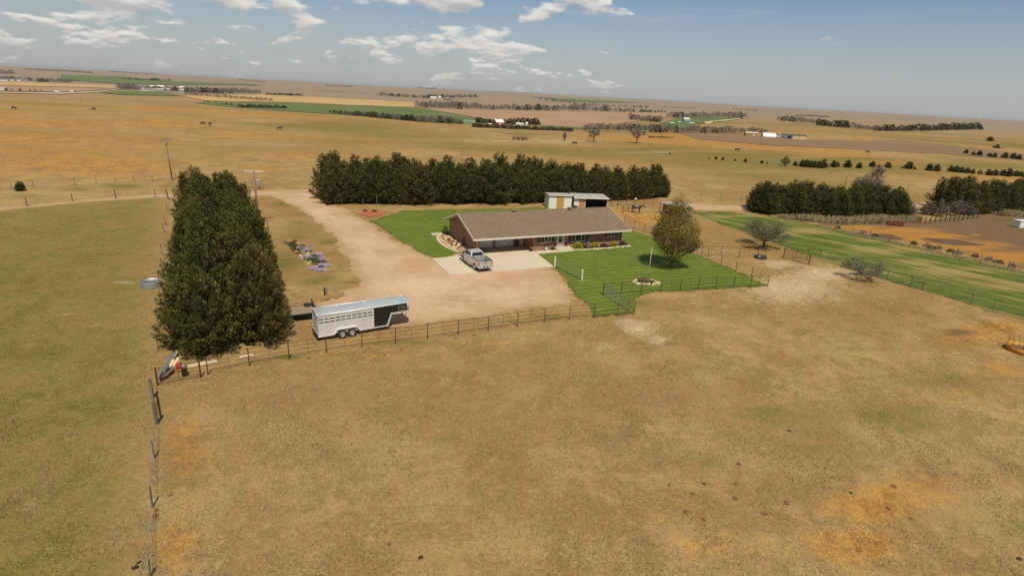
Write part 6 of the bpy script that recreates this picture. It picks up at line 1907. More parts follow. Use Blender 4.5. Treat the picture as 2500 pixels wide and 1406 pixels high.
for k in range(16):
    f = ff[k]; q = at(708 + 70 * f + rn.uniform(-14, 26), 596 + 60 * f + rn.uniform(-6, 6)); r = rn.uniform(.1, .18)
    o = MB().blob((0, 0, 0), (r, r, r * .7), 300 + k).build('rock', PALESTONE); o.location = (q.x, q.y, q.z + r * .3)
    tag(o, '%s small pale rock from the top of the lilac flower bed' % ordinal(k), 'rock', 'rocks in the lilac bed')
# porch furniture and pots
def pot(label, u, v, r, h, mat, plant=None):
    q = hp(u, v)
    t = thing('flower_pot', label, 'flower pot', (q.x, q.y, .085))
    MB().lathe([(.001, 0), (r * .7, 0), (r, h), (r * .9, h), (r * .85, h * .85), (.001, h * .85)], 12).build('pot', mat, t, True)
    if plant:
        o = bush('x', (0, 0, 0), r * 1.2, h * .8, plant, 120, 5); fo = o.children[0]; st = o.children[1]
        for c in (fo, st): c.parent = t; c.location = (0, 0, h * .85)
        bpy.data.objects.remove(o)
pot('white and red flower pot left of the front step', 11.3, .55, .3, .4, WHITE, LEAF_RED)
pot('terracotta pot by the garage side door', 8.15, 3.4, .22, .5, RUSTRED, LEAF_RED)
pot('dark pot left of the front door', 12.95, 1.0, .17, .55, SHUTTER, LEAF_RED)
pot('dark pot right of the front door', 14.75, 1.0, .17, .5, SHUTTER, LEAF_RED)
q = hp(9.0, .75)
t = thing('garden_bench', 'small grey garden bench at the porch corner', 'bench', (q.x, q.y, .085), HA + R(70))
MB().box(-.55, .55, -.2, .2, .42, .47).build('seat', GREYWOOD, t); MB().box(-.55, .55, .2, .24, .47, .85).build('backrest', GREYWOOD, t)
for x in (-.5, .46):
    for y in (-.18, .14): MB().box(x, x + .05, y, y + .05, 0, .42).build('leg', DARKSTEEL, t)
q = hp(18.2, .5)
t = thing('garden_ornament', 'small grey white ornament between the yellow bushes', 'ornament', (q.x, q.y, .075))
MB().lathe([(.001, 0), (.16, 0), (.1, .1), (.07, .55), (.2, .65), (.22, .75), (.001, .72)], 12).build('bird_bath', GREYSTEEL, t, True)
q = hp(9.75, .93)
t = thing('wall_cross', 'dark metal cross on the brick wall beside the porch', 'cross', (q.x, q.y, 1.75), HA)
MB().box(-.03, .03, -.03, .0, -.35, .35).build('upright', DARKSTEEL, t); MB().box(-.22, -.031, -.03, .0, .08, .14).box(.031, .22, -.03, .0, .08, .14).build('bar', DARKSTEEL, t)
q = hp(.72, 5.6)
t = thing('wagon_wheel', 'dark wagon wheel leaning on the gable wall', 'wheel', (q.x, q.y, .1), HA + R(90))
m = MB()
for k in range(18):
    a0, a1 = 2 * math.pi * k / 18, 2 * math.pi * (k + 1) / 18
    m.tube((.55 * math.cos(a0), 0, .55 + .55 * math.sin(a0)), (.55 * math.cos(a1), 0, .55 + .55 * math.sin(a1)), .04, None, 6)
m.build('rim', DARKSTEEL, t)
for k in range(8):
    a0 = 2 * math.pi * k / 8; MB().tube((0, 0, .55), (.53 * math.cos(a0), 0, .55 + .53 * math.sin(a0)), .02, None, 5).build('spoke', DARKSTEEL, t)
q = hp(-.9, 12.9)
o = MB().box(-.9, .9, -.5, .5, 0, .12).build('stepping_slab', CONCRETE); o.location = (q.x, q.y, .03); o.rotation_euler = (0, 0, HA); tag(o, 'pale slab at the back corner of the gable', 'slab')

# ------------------------------------------------------------------ farm gear
q = at(370, 699)
t = thing('stock_tank', 'round galvanised stock tank beside the cedar row fence', 'water tank', (q.x, q.y, gz(q.x, q.y)))
m = MB(); prof = []
for k in range(9): prof.append((1.0 + (.025 if k % 2 else 0), .06 * k))
prof += [(1.03, .55), (1.03, .6), (.96, .6), (.95, .1), (.001, .1)]
m.lathe(prof, 32); m.build('tank', GALV, t, True)
def m_water(nb, bs):
    bs.inputs['Base Color'].default_value = (.10, .10, .07, 1); bs.inputs['Roughness'].default_value = .08
MB().lathe([(.95, .42), (.001, .42)], 32).build('water', material('tank_water', m_water), t)
q = at(391, 697); o = MB().tube((0, 0, -.2), (-.05, 0, 1.5), .04, .03, 6).box(-.16, .1, -.1, .1, 0, .35).build('hydrant', plain('red_paint', lin(166, 62, 40), .6)); o.location = q; tag(o, 'red hydrant beside the stock tank', 'hydrant')
# orange hay ring
q = at(2497, 858)
t = thing('hay_ring', 'orange round bale feeder at the right edge of the pasture', 'feeder', (q.x, q.y, gz(q.x, q.y)))
ORANGE = plain('orange_feeder_paint', lin(200, 136, 44), .6, .1, .18, 3)
m = MB(); m.lathe([(1.3, .02), (1.32, .02), (1.32, .5), (1.3, .5), (1.3, .02)], 36); m.build('skirt', ORANGE, t, True)
for z in (.52, 1.15):
    m = MB()
    for k in range(30):
        a0, a1 = 2 * math.pi * k / 30, 2 * math.pi * (k + 1) / 30
        m.tube((1.31 * math.cos(a0), 1.31 * math.sin(a0), z), (1.31 * math.cos(a1), 1.31 * math.sin(a1), z), .025, None, 6)
    m.build('hoop', ORANGE, t)
for k in range(16):
    a0 = 2 * math.pi * k / 16; a1 = a0 + .12
    MB().tube((1.31 * math.cos(a0), 1.31 * math.sin(a0), .5), (1.31 * math.cos(a1), 1.31 * math.sin(a1), 1.15), .022, None, 6).build('slant_bar', ORANGE, t)
rg2 = np.random.default_rng(5); n = 900
a = rg2.uniform(0, 6.28, n); rr = np.sqrt(rg2.uniform(0, 1, n)) * 1.25
v, f = kites(np.stack([rr * np.cos(a), rr * np.sin(a), .05 + .3 * (1 - rr / 1.25)], 1), unit(rg2.normal(size=(n, 3)) + [0, 0, .6]), rg2.uniform(.15, .4, n), rg2.uniform(.01, .03, n), rg2)
o = bpy.data.objects.new('hay', leaf_mesh('hay', v, f, rg2.uniform(0, 1, n), DRYGRASS)); COL.objects.link(o); o.location = t.location; tag(o, 'loose hay lying inside the orange feeder', 'hay', kind='stuff')
# black tyre tank
q = at(1856, 630)
t = thing('tyre_tank', 'low black tyre tank on the pale dirt by the corral fence', 'water tank', (q.x, q.y, gz(q.x, q.y)))
MB().lathe([(.58, .0), (.82, .0), (.9, .1), (.86, .28), (.76, .34), (.62, .32), (.56, .2), (.58, 0)], 26).build('tyre', RUBBER, t, True)
MB().lathe([(.575, .17), (.001, .17)], 26).build('water', MATS['tank_water'], t)
MB().lathe([(.001, 0), (.14, 0), (.16, .1), (.001, .14)], 10, (-.2, -.1, .2)).build('float', WHITE, t, True)
# red feed bunk and the white camper at the pen
q = at(2185, 551)
t = thing('feed_bunk', 'dark red feed bunk in the dirt pen', 'feeder', (q.x, q.y, gz(q.x, q.y)), R(-14))
MB().box(-1.4, 1.4, -.45, -.4, .2, .75).box(-1.4, 1.4, .4, .45, .2, .75).box(-1.45, -1.4, -.45, .45, .2, .75).box(1.4, 1.45, -.45, .45, .2, .75).box(-1.4, 1.4, -.4, .4, .2, .25).build('trough', RUSTRED, t)
for x in (-1.2, 1.1): MB().box(x, x + .1, -.42, .42, 0, .2).build('leg', DARKSTEEL, t)
q = at(2492, 556)
t = thing('loading_hutch', 'boxy white hutch at the right edge of the dirt pen', 'hutch', (q.x, q.y, gz(q.x, q.y)), R(8))
MB().box(-1.4, 1.6, -.9, .9, .1, 1.5).build('body', SHEDW, t, False, .05)
MB().box(-1.5, 1.7, -1.0, 1.0, 1.5, 1.58).build('roof', WHITE, t)
MB().box(.1, .9, -.94, -.901, .2, 1.3).build('opening_shade', BLACK, t)  # flat black panel on the solid body paints the shade of an opening
MB().box(-1.3, 1.5, -.8, .8, 0, .1).build('skid', DARKSTEEL, t)
# dung heaps in the pen: low mounds
for k, (px, py, r, lab) in enumerate(((2160, 580, 3.6, 'left low dark mound in the orange pen'), (2322, 592, 5.0, 'right long dark mound in the orange pen'))):
    c = at(px, py)
    m = MB(); nn = 24
    vs = [(0, 0, .55)]
    for ring in (.35, .7, 1.0):
        for j in range(nn):
            a = 2 * math.pi * j / nn; w = 1 + .15 * math.sin(3 * a + k) + .08 * math.sin(7 * a)
            vs.append((r * ring * w * math.cos(a), r * .5 * ring * w * math.sin(a), .55 * (1 - ring) ** 1.3 * (1 + .3 * math.sin(5 * a)) - (.06 if ring == 1 else 0)))
    fs = [(0, 1 + j, 1 + (j + 1) % nn) for j in range(nn)] + [(1 + i * nn + j, 1 + (i + 1) * nn + j, 1 + (i + 1) * nn + (j + 1) % nn, 1 + i * nn + (j + 1) % nn) for i in range(2) for j in range(nn)]
    o = m.add(vs, fs).build('dung_mound', plain('dung_heap', lin(98, 72, 48), .95, 0, .25, 2, .6), None, True); o.location = (c.x, c.y, c.z + .03); o.rotation_euler = (0, 0, R(-12)); tag(o, lab, 'mound')
# weeds along the pen fence
for k, (px, py) in enumerate(((2230, 597), (2262, 603), (2274, 608), (2291, 609), (2321, 616), (2337, 622), (2380, 628), (2413, 636), (2437, 643), (2470, 652), (2136, 578), (2106, 572), (2045, 559))):
    q = at(px, py)
    bush('dark tumbleweed tuft on the pen fence line, %s of the row' % ordinal(k), q, .45 + .2 * (k % 3) / 2, .5 + .15 * (k % 2), LEAF_BARE if k % 2 else LEAF_GREEN, 220, 90 + k, 'weed tufts along the pen fence', 'weed_tuft', .16)

# ---- scrap pile by the corner gate
def log_(label, a, b, r, mat, group='scrap by the corner gate', name='pipe'):
    o = MB().tube((0, 0, 0), Vector(b) - Vector(a), r, r, 9).build(name, mat, None, False); o.location = a
    return tag(o, label, name.replace('_', ' '), group)
for k in range(4):
    a = at(386 + k * 5, 926 - k * 3); a.z = .12 + (.16 if k % 2 else 0); b = a + Vector((-1.0, 3.3, .02))
    log_('grey pipe number %s from the left in the bundle by the corner gate' % ordinal(k), a, b, .1, (GREYSTEEL, GALV, DARKSTEEL, GREYSTEEL)[k])
for k in range(5):
    a = at(394 + k * 4, 930 - k * 2); a.z = .1 + .12 * (k % 2)
    log_('%s dark log in the heap behind the corner gate' % ordinal(k), a, a + Vector((random.uniform(-.6, .2), random.uniform(.9, 1.5), .05)), .11, GREYWOOD if k % 2 else DARKSTEEL, name='log')
for k, (px, py, mt) in enumerate(((412, 905, PALESTONE), (424, 900, PALESTONE), (427, 908, TANSTONE), (418, 890, OLDWOOD), (421, 882, PALESTONE))):
    a = at(px, py); a.z = .1
    log_('%s pale split post standing in the scrap by the gate' % ordinal(k), a, a + Vector((-.25, 1.1, .2)), .12, mt, name='wooden_post')
q = at(438, 905)
t = thing('fuel_can', 'bright red and yellow can among the scrap posts', 'can', (q.x, q.y, 0), R(20))
MB().lathe([(.001, 0), (.2, 0), (.22, .05), (.22, .55), (.1, .7), (.001, .7)], 14, (0, 0, .0)).build('body', MATS['red_paint'], t, True)
MB().lathe([(.225, .1), (.225, .18)], 14).build('band', plain('yellow_paint', lin(206, 160, 50), .6), t, True)
q = at(452, 918)
t = thing('pump', 'small grey pump on a dark stand behind the corner gate', 'pump', (q.x, q.y, 0))
MB().box(-.15, .15, -.15, .15, 0, .6).build('stand', BLACK, t, False, .02); MB().lathe([(.001, .6), (.14, .6), (.16, .8), (.1, .95), (.001, .97)], 12).build('head', GREYSTEEL, t, True)
a = at(460, 898); b = at(530, 884)
o = MB().box(0, (b - a).length, -.12, .12, 0, .16).build('beam', PALESTONE); o.location = (a.x, a.y, .02); o.rotation_euler = (0, 0, math.atan2(b.y - a.y, b.x - a.x)); tag(o, 'long pale timber lying along the foot of the cedars', 'beam')
a = at(585, 874); b = at(618, 868)
o = MB().box(0, (b - a).length, -.1, .1, 0, .08).build('beam', PALESTONE); o.location = (a.x, a.y, .02); o.rotation_euler = (0, 0, math.atan2(b.y - a.y, b.x - a.x) + .1); tag(o, 'short white board under the cedars behind the fence', 'beam')
# two stub posts by the bank
for k, (px, py, mt) in enumerate(((793, 722, DARKSTEEL), (798, 721, GREYSTEEL))):
    q = at(px, py); o = MB().tube((0, 0, -.1), (0, 0, .85), .09, .09, 10).build('stub_post', mt); o.location = q; tag(o, ('dark stub post of the pair above the livestock trailer', 'pale stub post of the pair above the livestock trailer')[k], 'post')
# eroded earth bank behind the flatbed
m = MB()
for k in range(26):
    q = at(705 + k * 5.2, 748 - k * 1.1 + random.uniform(-3, 3)); m.blob((q.x, q.y, q.z + .05), (random.uniform(.3, .6), random.uniform(.25, .5), random.uniform(.12, .3)), k + 500, 1, .3)
o = m.build('earth_bank', plain('bank_soil', lin(150, 116, 76), .95, 0, .25, 2, .6)); tag(o, 'crumbling earth bank behind the flatbed trailer', 'bank', kind='stuff')

# ---- pale tall grass at the foot of the right cedar clump
def tall_grass(label, poly, n, h, seed):
    rg = np.random.default_rng(seed)
    xs = [p[0] for p in poly]; ys = [p[1] for p in poly]
    X = rg.uniform(min(xs), max(xs), n * 3); Y = rg.uniform(min(ys), max(ys), n * 3)
    ok = (poly_sdf(X, Y, poly) + fbm(X / 2, Y / 2, 3, seed) * 1.0) < 0
    X, Y = X[ok][:n], Y[ok][:n]; n = len(X)
    p = np.stack([X, Y, land(X, Y)], 1)
    hh = h * (.6 + .7 * vnoise(X / 1.5, Y / 1.5, seed)) * rg.uniform(.6, 1.2, n)
    d = unit(rg.normal(size=(n, 3)) * .35 + np.array([0, 0, 1]))
    v, f = kites(p, d, hh, hh * .05 + .015, rg)
    me = leaf_mesh('tall_grass', v, f, np.clip(rg.normal(size=n) * .22 + .55, 0, 1), DRYGRASS)
    o = bpy.data.objects.new('tall_grass', me); COL.objects.link(o); tag(o, label, 'grass', kind='stuff')
tall_grass('pale tall dry grass along the foot of the cedar clump', W([(1890, 530), (1960, 534), (2060, 538), (2190, 534), (2240, 535), (2240, 545), (2180, 546), (2060, 548), (1990, 545), (1930, 537)]), 9000, 1.15, 3)
tall_grass('pale tall dry grass below the pen cedars', W([(2380, 512), (2420, 520), (2560, 528), (2560, 536), (2440, 527), (2390, 519)]), 5000, 1.1, 4)
tall_grass('dry weeds along the pen fence', W([(1965, 541), (2080, 566), (2220, 599), (2350, 626), (2500, 662), (2500, 671), (2330, 632), (2200, 602), (2060, 568)]), 6000, .32, 5)
tall_grass('dry grass line along the left pasture fence', W([(372, 1040), (385, 1040), (388, 1200), (386, 1420), (352, 1420), (364, 1200)]), 5000, .12, 6)

# ------------------------------------------------------------------ animals
def quadruped(name, P, rads, mat):
    """P: joint name -> position, chains as edges; one continuous skinned surface, baked to a mesh"""
    names = list(P)
    me = bpy.data.meshes.new(name)
    ed = [('rump', 'belly'), ('belly', 'chest'), ('chest', 'neck'), ('neck', 'poll'), ('poll', 'muzzle'), ('rump', 'dock'), ('dock', 'tail')]
    for s in 'lr':
        ed += [('chest', 'sh' + s), ('sh' + s, 'kn' + s), ('kn' + s, 'ho' + s), ('rump', 'hi' + s), ('hi' + s, 'st' + s), ('st' + s, 'hk' + s), ('hk' + s, 'hh' + s)]
    idx = {k: i for i, k in enumerate(names)}
    me.from_pydata([P[k] for k in names], [(idx[a], idx[b]) for a, b in ed], [])
    o = bpy.data.objects.new(name, me); COL.objects.link(o)
    o.modifiers.new('skin', 'SKIN'); sub = o.modifiers.new('sub', 'SUBSURF'); sub.levels = 1; sub.render_levels = 1
    for k, i in idx.items():
        sv = me.skin_vertices[0].data[i]; r = rads[k]; sv.radius = r if isinstance(r, tuple) else (r, r)
        sv.use_root = (k == 'belly')
    dg = bpy.context.evaluated_depsgraph_get()
    out = bpy.data.meshes.new_from_object(o.evaluated_get(dg))
    bpy.data.objects.remove(o)
    out.materials.clear(); out.materials.append(mat)
    out.polygons.foreach_set('use_smooth', [True] * len(out.polygons))
    return out
def cow_mesh(graze, mat, k=1.0):
    P = {'rump': (-.75, 0, 1.12), 'belly': (0, 0, 1.0), 'chest': (.62, 0, 1.05), 'neck': (1.0, 0, 1.2 if not graze else .9), 'poll': (1.3, 0, 1.38 if not graze else .5), 'muzzle': (1.62, 0, 1.15 if not graze else .14), 'dock': (-.95, 0, 1.2), 'tail': (-1.02, 0, .55)}
    rd = {'rump': (.3, .34), 'belly': (.36, .4), 'chest': (.3, .38), 'neck': (.17, .22), 'poll': (.14, .14), 'muzzle': (.09, .09), 'dock': .06, 'tail': .03}
    for s, y in (('l', .22), ('r', -.22)):
        P.update({'sh' + s: (.62, y, .75), 'kn' + s: (.64, y, .42), 'ho' + s: (.62, y, .02), 'hi' + s: (-.72, y, .8), 'st' + s: (-.6, y, .68), 'hk' + s: (-.88, y, .42), 'hh' + s: (-.84, y, .02)})
        rd.update({'sh' + s: .13, 'kn' + s: .07, 'ho' + s: .06, 'hi' + s: .17, 'st' + s: .13, 'hk' + s: .075, 'hh' + s: .06})
    return quadruped('cow', P, rd, mat)
COWB = plain('black_cow_coat', (.045, .026, .015, 1), .7, 0, .3, 2)
COWR = plain('red_cow_coat', (.15, .055, .022, 1), .7, 0, .2, 2)
COWS = {('b', 0): cow_mesh(0, COWB), ('b', 1): cow_mesh(1, COWB), ('r', 0): cow_mesh(0, COWR), ('r', 1): cow_mesh(1, COWR)}
def cow(px, py, c, g, rz, label, group=None, s=1.05):
    P = at(px, py); o = bpy.data.objects.new('cow', COWS[(c, g)]); COL.objects.link(o)
    o.location = P; o.rotation_euler = (0, 0, R(rz)); o.scale = (s, s, s); tag(o, label, 'cow', group)
cow(496, 306, 'b', 1, 172, 'left cow of the close pair on the golden slope')
cow(513, 308, 'b', 0, 95, 'right cow of the close pair on the golden slope')
cow(683, 318.5, 'b', 0, 10, 'lone dark cow right of the close pair on the hill')
cow(230, 270, 'b', 1, 185, 'lone dark cow high on the left hill')
cow(35, 268, 'b', 1, 10, 'dark cow near the left edge of the hill')
cow(199, 247, 'b', 1, 160, 'tiny cow near the crest of the left hill')
cow(590, 268, 'b', 0, 0, 'dark cow by the brush below the dark hedge')
cow(606, 268.5, 'b', 1, 180, 'second dark cow by the brush below the dark hedge')
cow(1152, 315, 'b', 0, 80, 'lone black cow below the red barn farm')
cow(1403, 355, 'b', 0, 175, 'dark cow at the foot of the slope with bare trees')
cow(1799, 370, 'b', 0, 10, 'lone black cow on the green slope right of the middle')
cow(2117, 374.5, 'b', 1, 0, 'small black cow high on the right slope')
for k, (dx, dy) in enumerate(((-14, 0), (-9, 1), (-5, -1), (-1, 1), (3, 0), (7, 1.5), (11, -.5), (14, 2))):
    cow(1268 + dx, 342 + dy, 'r', k % 2, random.uniform(0, 360), 'red brown cow in the tight bunch on the slope, %s from the left' % ordinal(k), 'bunch of red cattle', 1.05)
# dark horse in the corral
P = {'rump': (-.7, 0, 1.35), 'belly': (0, 0, 1.22), 'chest': (.6, 0, 1.28), 'neck': (.95, 0, 1.45), 'poll': (1.35, 0, 1.5), 'muzzle': (1.78, 0, 1.2), 'dock': (-.92, 0, 1.35), 'tail': (-1.02, 0, .6)}
rd = {'rump': (.27, .3), 'belly': (.28, .32), 'chest': (.25, .3), 'neck': (.15, .22), 'poll': (.13, .16), 'muzzle': (.09, .1), 'dock': .08, 'tail': .06}
for s, y in (('l', .18), ('r', -.18)):
    P.update({'sh' + s: (.6, y, .95), 'kn' + s: (.62, y, .5), 'ho' + s: (.6, y, .03), 'hi' + s: (-.68, y, 1.0), 'st' + s: (-.52, y, .86), 'hk' + s: (-.84, y, .52), 'hh' + s: (-.78, y, .03)})
    rd.update({'sh' + s: .12, 'kn' + s: .065, 'ho' + s: .06, 'hi' + s: .17, 'st' + s: .12, 'hk' + s: .07, 'hh' + s: .06})
hm = quadruped('horse', P, rd, plain('dark_horse_coat', (.04, .03, .03, 1), .55, 0, .5, 4))
q = at(1553, 520)
t = thing('horse', 'dark horse standing in the corral behind the house', 'horse', q, R(-25))
o = bpy.data.objects.new('body', hm); COL.objects.link(o); o.parent = t
m = MB(); m.lathe([(.345, -.35), (.36, -.3), (.36, .3), (.345, .35)], 14, (0, 0, 1.22), 'x'); sb = m.build('saddle_blanket', plain('grey_purple_blanket', lin(132, 116, 120), .9), t, True)
m = MB()
for s in (-1, 1): m.add([(1.3, s * .07, 1.62), (1.36, s * .1, 1.62), (1.34, s * .09, 1.78)], [(0, 1, 2)])
m.build('ears', MATS['dark_horse_coat'], t)
q = at(1551, 509)
t = thing('bucket_post', 'white bucket upturned on a post behind the dark horse', 'bucket', q + Vector((0, .8, 0)))
MB().tube((0, 0, -.1), (0, 0, 1.6), .06).build('post', DARKSTEEL, t); MB().lathe([(.001, 2.0), (.16, 2.0), (.2, 1.55), (.001, 1.55)], 12).build('bucket', WHITE, t, True)

# ------------------------------------------------------------------ far farms and the town
RW = plain('far_white_wall', lin(226, 222, 212), .6)
def gable(label, px, py, L_, D_, h, rise, wall, roof, rz, name='farm_building', cat='building', door=None, group=None, win=0, pw=None):
    P = at(px, py)
    k_ = pw * depth(P) / FOCAL / L_ if pw else 1.0
    b = thing(name, label, cat, P, R(rz), group)
    b.scale = (k_, k_, k_)
    m = MB()
    m.box(-L_ / 2, L_ / 2, -D_ / 2, D_ / 2, -.5, h)
    m.prism([(-D_ / 2, h), (D_ / 2, h), (0, h + rise)], -L_ / 2, L_ / 2, 'x')
    m.build('wall', wall, b)
    o = .4; k = rise / (D_ / 2)
    r = MB()
    for s in (-1, 1):
        y0, y1 = s * (D_ / 2 + o), 0
        z0, z1 = h - o * k, h + rise
        r.hexa([(-L_ / 2 - o, y0, z0 + .02), (L_ / 2 + o, y0, z0 + .02), (L_ / 2 + o, y1, z1 + .02), (-L_ / 2 - o, y1, z1 + .02), (-L_ / 2 - o, y0, z0 + .2), (L_ / 2 + o, y0, z0 + .2), (L_ / 2 + o, y1, z1 + .2), (-L_ / 2 - o, y1, z1 + .2)])
    r.build('roof', roof, b)
    if door:
        MB().box(door[0], door[1], -D_ / 2 - .06, -D_ / 2 - .01, 0, door[2]).build('door', door[3], b)
    for i in range(win):
        x = -L_ / 2 + L_ * (i + 1) / (win + 1)
        MB().box(x - .6, x + .6, -D_ / 2 - .05, -D_ / 2 - .005, 1.0, 2.3).build('window', GLASS, b)
    return b
GREENROOF = plain('green_metal_roof', lin(128, 142, 118), .5, .2)
REDBARN = plain('barn_red', lin(124, 46, 34), .8)
WHITEROOF = plain('white_metal_roof', lin(236, 228, 212), .5)
BLUEH = plain('pale_blue_siding', lin(150, 164, 184), .7)
GREYROOF = plain('grey_shingle', lin(136, 130, 124), .8)
TANWALL = plain('tan_metal_siding', lin(210, 184, 128), .6)
OLIVEW = plain('olive_metal_siding', lin(150, 140, 104), .7)
def qx(x, y): return 1140 + x * .08, 270 + y * .08
gable('red barn with a bright white metal roof', *qx(960, 440), 14, 12, 4.2, 4.0, REDBARN, WHITEROOF, 32, 'barn', 'barn', (-2, 2, 3.4, WHITE), pw=22)
gable('long green roofed shed left of the red barn', *qx(80, 420), 19, 11, 3.6, 3.4, plain('pale_green_wall', lin(132, 138, 104), .7), GREENROOF, 4, pw=27)
gable('low white shed between the conifers and the silo', *qx(1610, 450), 11, 5, 2.2, 1.0, RW, WHITEROOF, 2, win=2, pw=18)
gable('small low white shed left of the red barn', *qx(690, 452), 6, 4, 2, 1.0, RW, WHITEROOF, 10, pw=8)
gable('tiny green roofed hut right of the red barn', *qx(1160, 420), 6, 5, 2.5, 2.2, plain('dark_green_wall', lin(64, 86, 66), .7), plain('teal_roof', lin(62, 92, 74), .6), 60, pw=8)
gable('long low red lean-to before the red barn', *qx(1100, 462), 9, 3, 1.8, .6, REDBARN, plain('red_roof', lin(150, 70, 50), .7), 4, pw=14)
P = at(*qx(1820, 470))
t = thing('grain_bin', 'round white grain bin with conical roof right of the red barn', 'silo', P)
t.scale = [8 * depth(P) / FOCAL / 5.4] * 3
MB().lathe([(2.7, -.5), (2.7, 4.2)], 22).build('wall', material('bin_steel', m_metal(lin(206, 202, 190), .5, .3)), t, True)
MB().lathe([(2.8, 4.15), (2.3, 5.0), (.5, 6.2), (.001, 6.3)], 22).build('roof', WHITEROOF, t, True)
# blue farmhouse group
def qz(x, y): return 1620 + x * .152, 270 + y * .152
gable('pale blue farmhouse with white porch in the green yard', *qz(355, 190), 10, 8, 5.0, 2.4, BLUEH, plain('light_roof', lin(208, 204, 198), .7), 12, 'farmhouse', 'house', win=3, pw=14)
gable('low white garage beside the pale blue farmhouse', *qz(445, 218), 9, 5, 2.2, .8, plain('blue_grey_wall', lin(120, 140, 160), .7), WHITEROOF, 0, 'garage', pw=11)
gable('white shed left of the pale blue farmhouse', *qz(128, 218), 10, 5, 2.2, .8, DARKIN, WHITEROOF, 0, pw=12)
gable('small white outbuilding above the left white shed', *qz(260, 200), 6, 3, 1.6, .6, RW, WHITEROOF, 0, pw=7)
# quonset and pole sheds
P = at(*qz(1680, 430))
t = thing('quonset_hut', 'silver half round quonset hut among the sheds', 'shed', P, R(-8))
t.scale = [30 * depth(P) / FOCAL / 10.8] * 3
m = MB(); prof = [(4.0 * math.cos(math.pi * k / 14), 4.0 * math.sin(math.pi * k / 14)) for k in range(15)]
m.prism([(-4, -.6)] + [(x, z) for x, z in prof[::-1]] + [(4, -.6)], -5.4, 5.4, 'x'); m.build('shell', material('quonset_steel', m_metal(lin(216, 212, 204), .4, .3)), t, False)
MB().box(-5.5, -5.41, -1.6, 1.6, -.3, 2.6).build('door', DARKSTEEL, t)
gable('olive shed left of the quonset hut', *qz(1400, 412), 15, 8, 3.8, 1.2, OLIVEW, plain('pale_tan_roof', lin(206, 192, 152), .6), -4, door=(1, 4, 2.8, TANWALL), pw=29)
b = gable('long tan pole shed with a dark open bay', *qz(2090, 458), 23, 9, 4.2, .9, TANWALL, plain('dark_shed_roof', lin(96, 92, 76), .6), -4, door=(-9, -4.5, 3.2, BLACK), pw=50)  # the black door panel also stands for shade inside the bay
MB().box(-11.45, -2.6, -4.57, -4.52, 0, 4.1).build('grey_front', plain('grey_blue_siding', lin(128, 130, 132), .7), b)
MB().box(-9, -4.5, -4.65, -4.58, 0, 3.2).build('bay', BLACK, b)  # closed wall here; a black sheet paints the bay's inner shade
MB().box(3.6, 3.9, -4.57, -4.51, 0, 4.1).build('post', DARKSTEEL, b)
# parked machines by the sheds
def vehicle(label, px, py, L_, mat, rz=0, name='vehicle', cat='vehicle'):
    P = at(px, py); v = thing(name, label, cat, P, R(rz))
    MB().prism([(-L_ / 2, .45), (L_ / 2, .45), (L_ / 2, 1.0), (L_ * .28, 1.15), (L_ * .12, 1.8), (-L_ * .3, 1.85), (-L_ / 2, 1.2)], -.95, .95).build('body', mat, v, False, .08)
    MB().box(-L_ * .26, L_ * .1, -.96, -.951, 1.2, 1.65).build('window', GLASS, v)
    for x in (-L_ * .3, L_ * .3):
        for s in (-1, 1): MB().lathe([(.001, -.12), (.38, -.12), (.38, .12), (.001, .12)], 12, (x, s * .85, .38), 'y').build('wheel', RUBBER, v, True)
vehicle('white pickup parked right of the quonset hut', *qz(1790, 438), 5.6, WHITE, 5)
vehicle('pale blue machine parked before the long tan shed', *qz(1890, 425), 5.0, BLUEH, -10)
vehicle('dark machine between the quonset and the tan shed', *qz(1800, 415), 5.0, DARKSTEEL, 30)
P = at(2432, 362)
t = thing('tractor', 'tiny dark tractor working high on the right hillside', 'tractor', P, R(170))
MB().box(-1.2, 1.8, -.5, .5, .9, 1.7).box(-1.2, .2, -.7, .7, 1.7, 2.9).build('body', DARKSTEEL, t, False, .08)
for x, r in ((-.8, .9), (1.4, .55)):
    for s in (-1, 1): MB().lathe([(.001, -.2), (r, -.2), (r, .2), (.001, .2)], 14, (x, s * .95, r), 'y').build('wheel', RUBBER, t, True)
MB().box(-4.2, -1.3, -2.4, 2.4, .3, .55).build('implement', RUSTRED, t)
# far white farm in the valley and left edge farm
def q5(x, y): return Z5(x, y)
gable('left white building of the far valley farm', *q5(1280, 219), 26, 12, 5, 3, RW, WHITEROOF, 6)
gable('right white building of the far valley farm', *q5(1328, 216), 16, 10, 5, 4, RW, WHITEROOF, 40)
gable('long dark shed of the far valley farm', *q5(1405, 232), 34, 10, 4, 2, DARKIN, GREYROOF, 2)
for k, (x, y, L_) in enumerate(((30, 172, 30), (100, 173, 22), (150, 173, 28), (215, 170, 24))):
    gable('%s long white barn of the left edge farm' % ordinal(k), *Z4(x, y), L_, 10, 3.5, 2, RW, GREYROOF, 4, group='left edge farm barns')
gable('white roofed building at the left end of the highway', *Z4(15, 255), 16, 9, 3.5, 2, RW, METALROOF, 4)
town = [(1240, 258), (1285, 262), (1310, 258), (1335, 232), (1352, 240), (1362, 262), (1385, 250), (1400, 256), (1418, 262), (1442, 246), (1455, 258), (1470, 262), (1400, 230), (1330, 262), (1596, 266), (1590, 240)]
for k, (x, y) in enumerate(town):
    gable('%s small town house from the left in the distant town' % ordinal(k), *Z4(x, y), random.uniform(11, 18), random.uniform(8, 10), 4, 2.6, (RW, plain('cream_wall', lin(206, 190, 160), .7), plain('grey_wall', lin(160, 156, 150), .7))[k % 3], (WHITEROOF, GREYROOF, METALROOF)[k % 3], random.uniform(-20, 40), 'town_house', 'house', None, 'houses of the distant town')
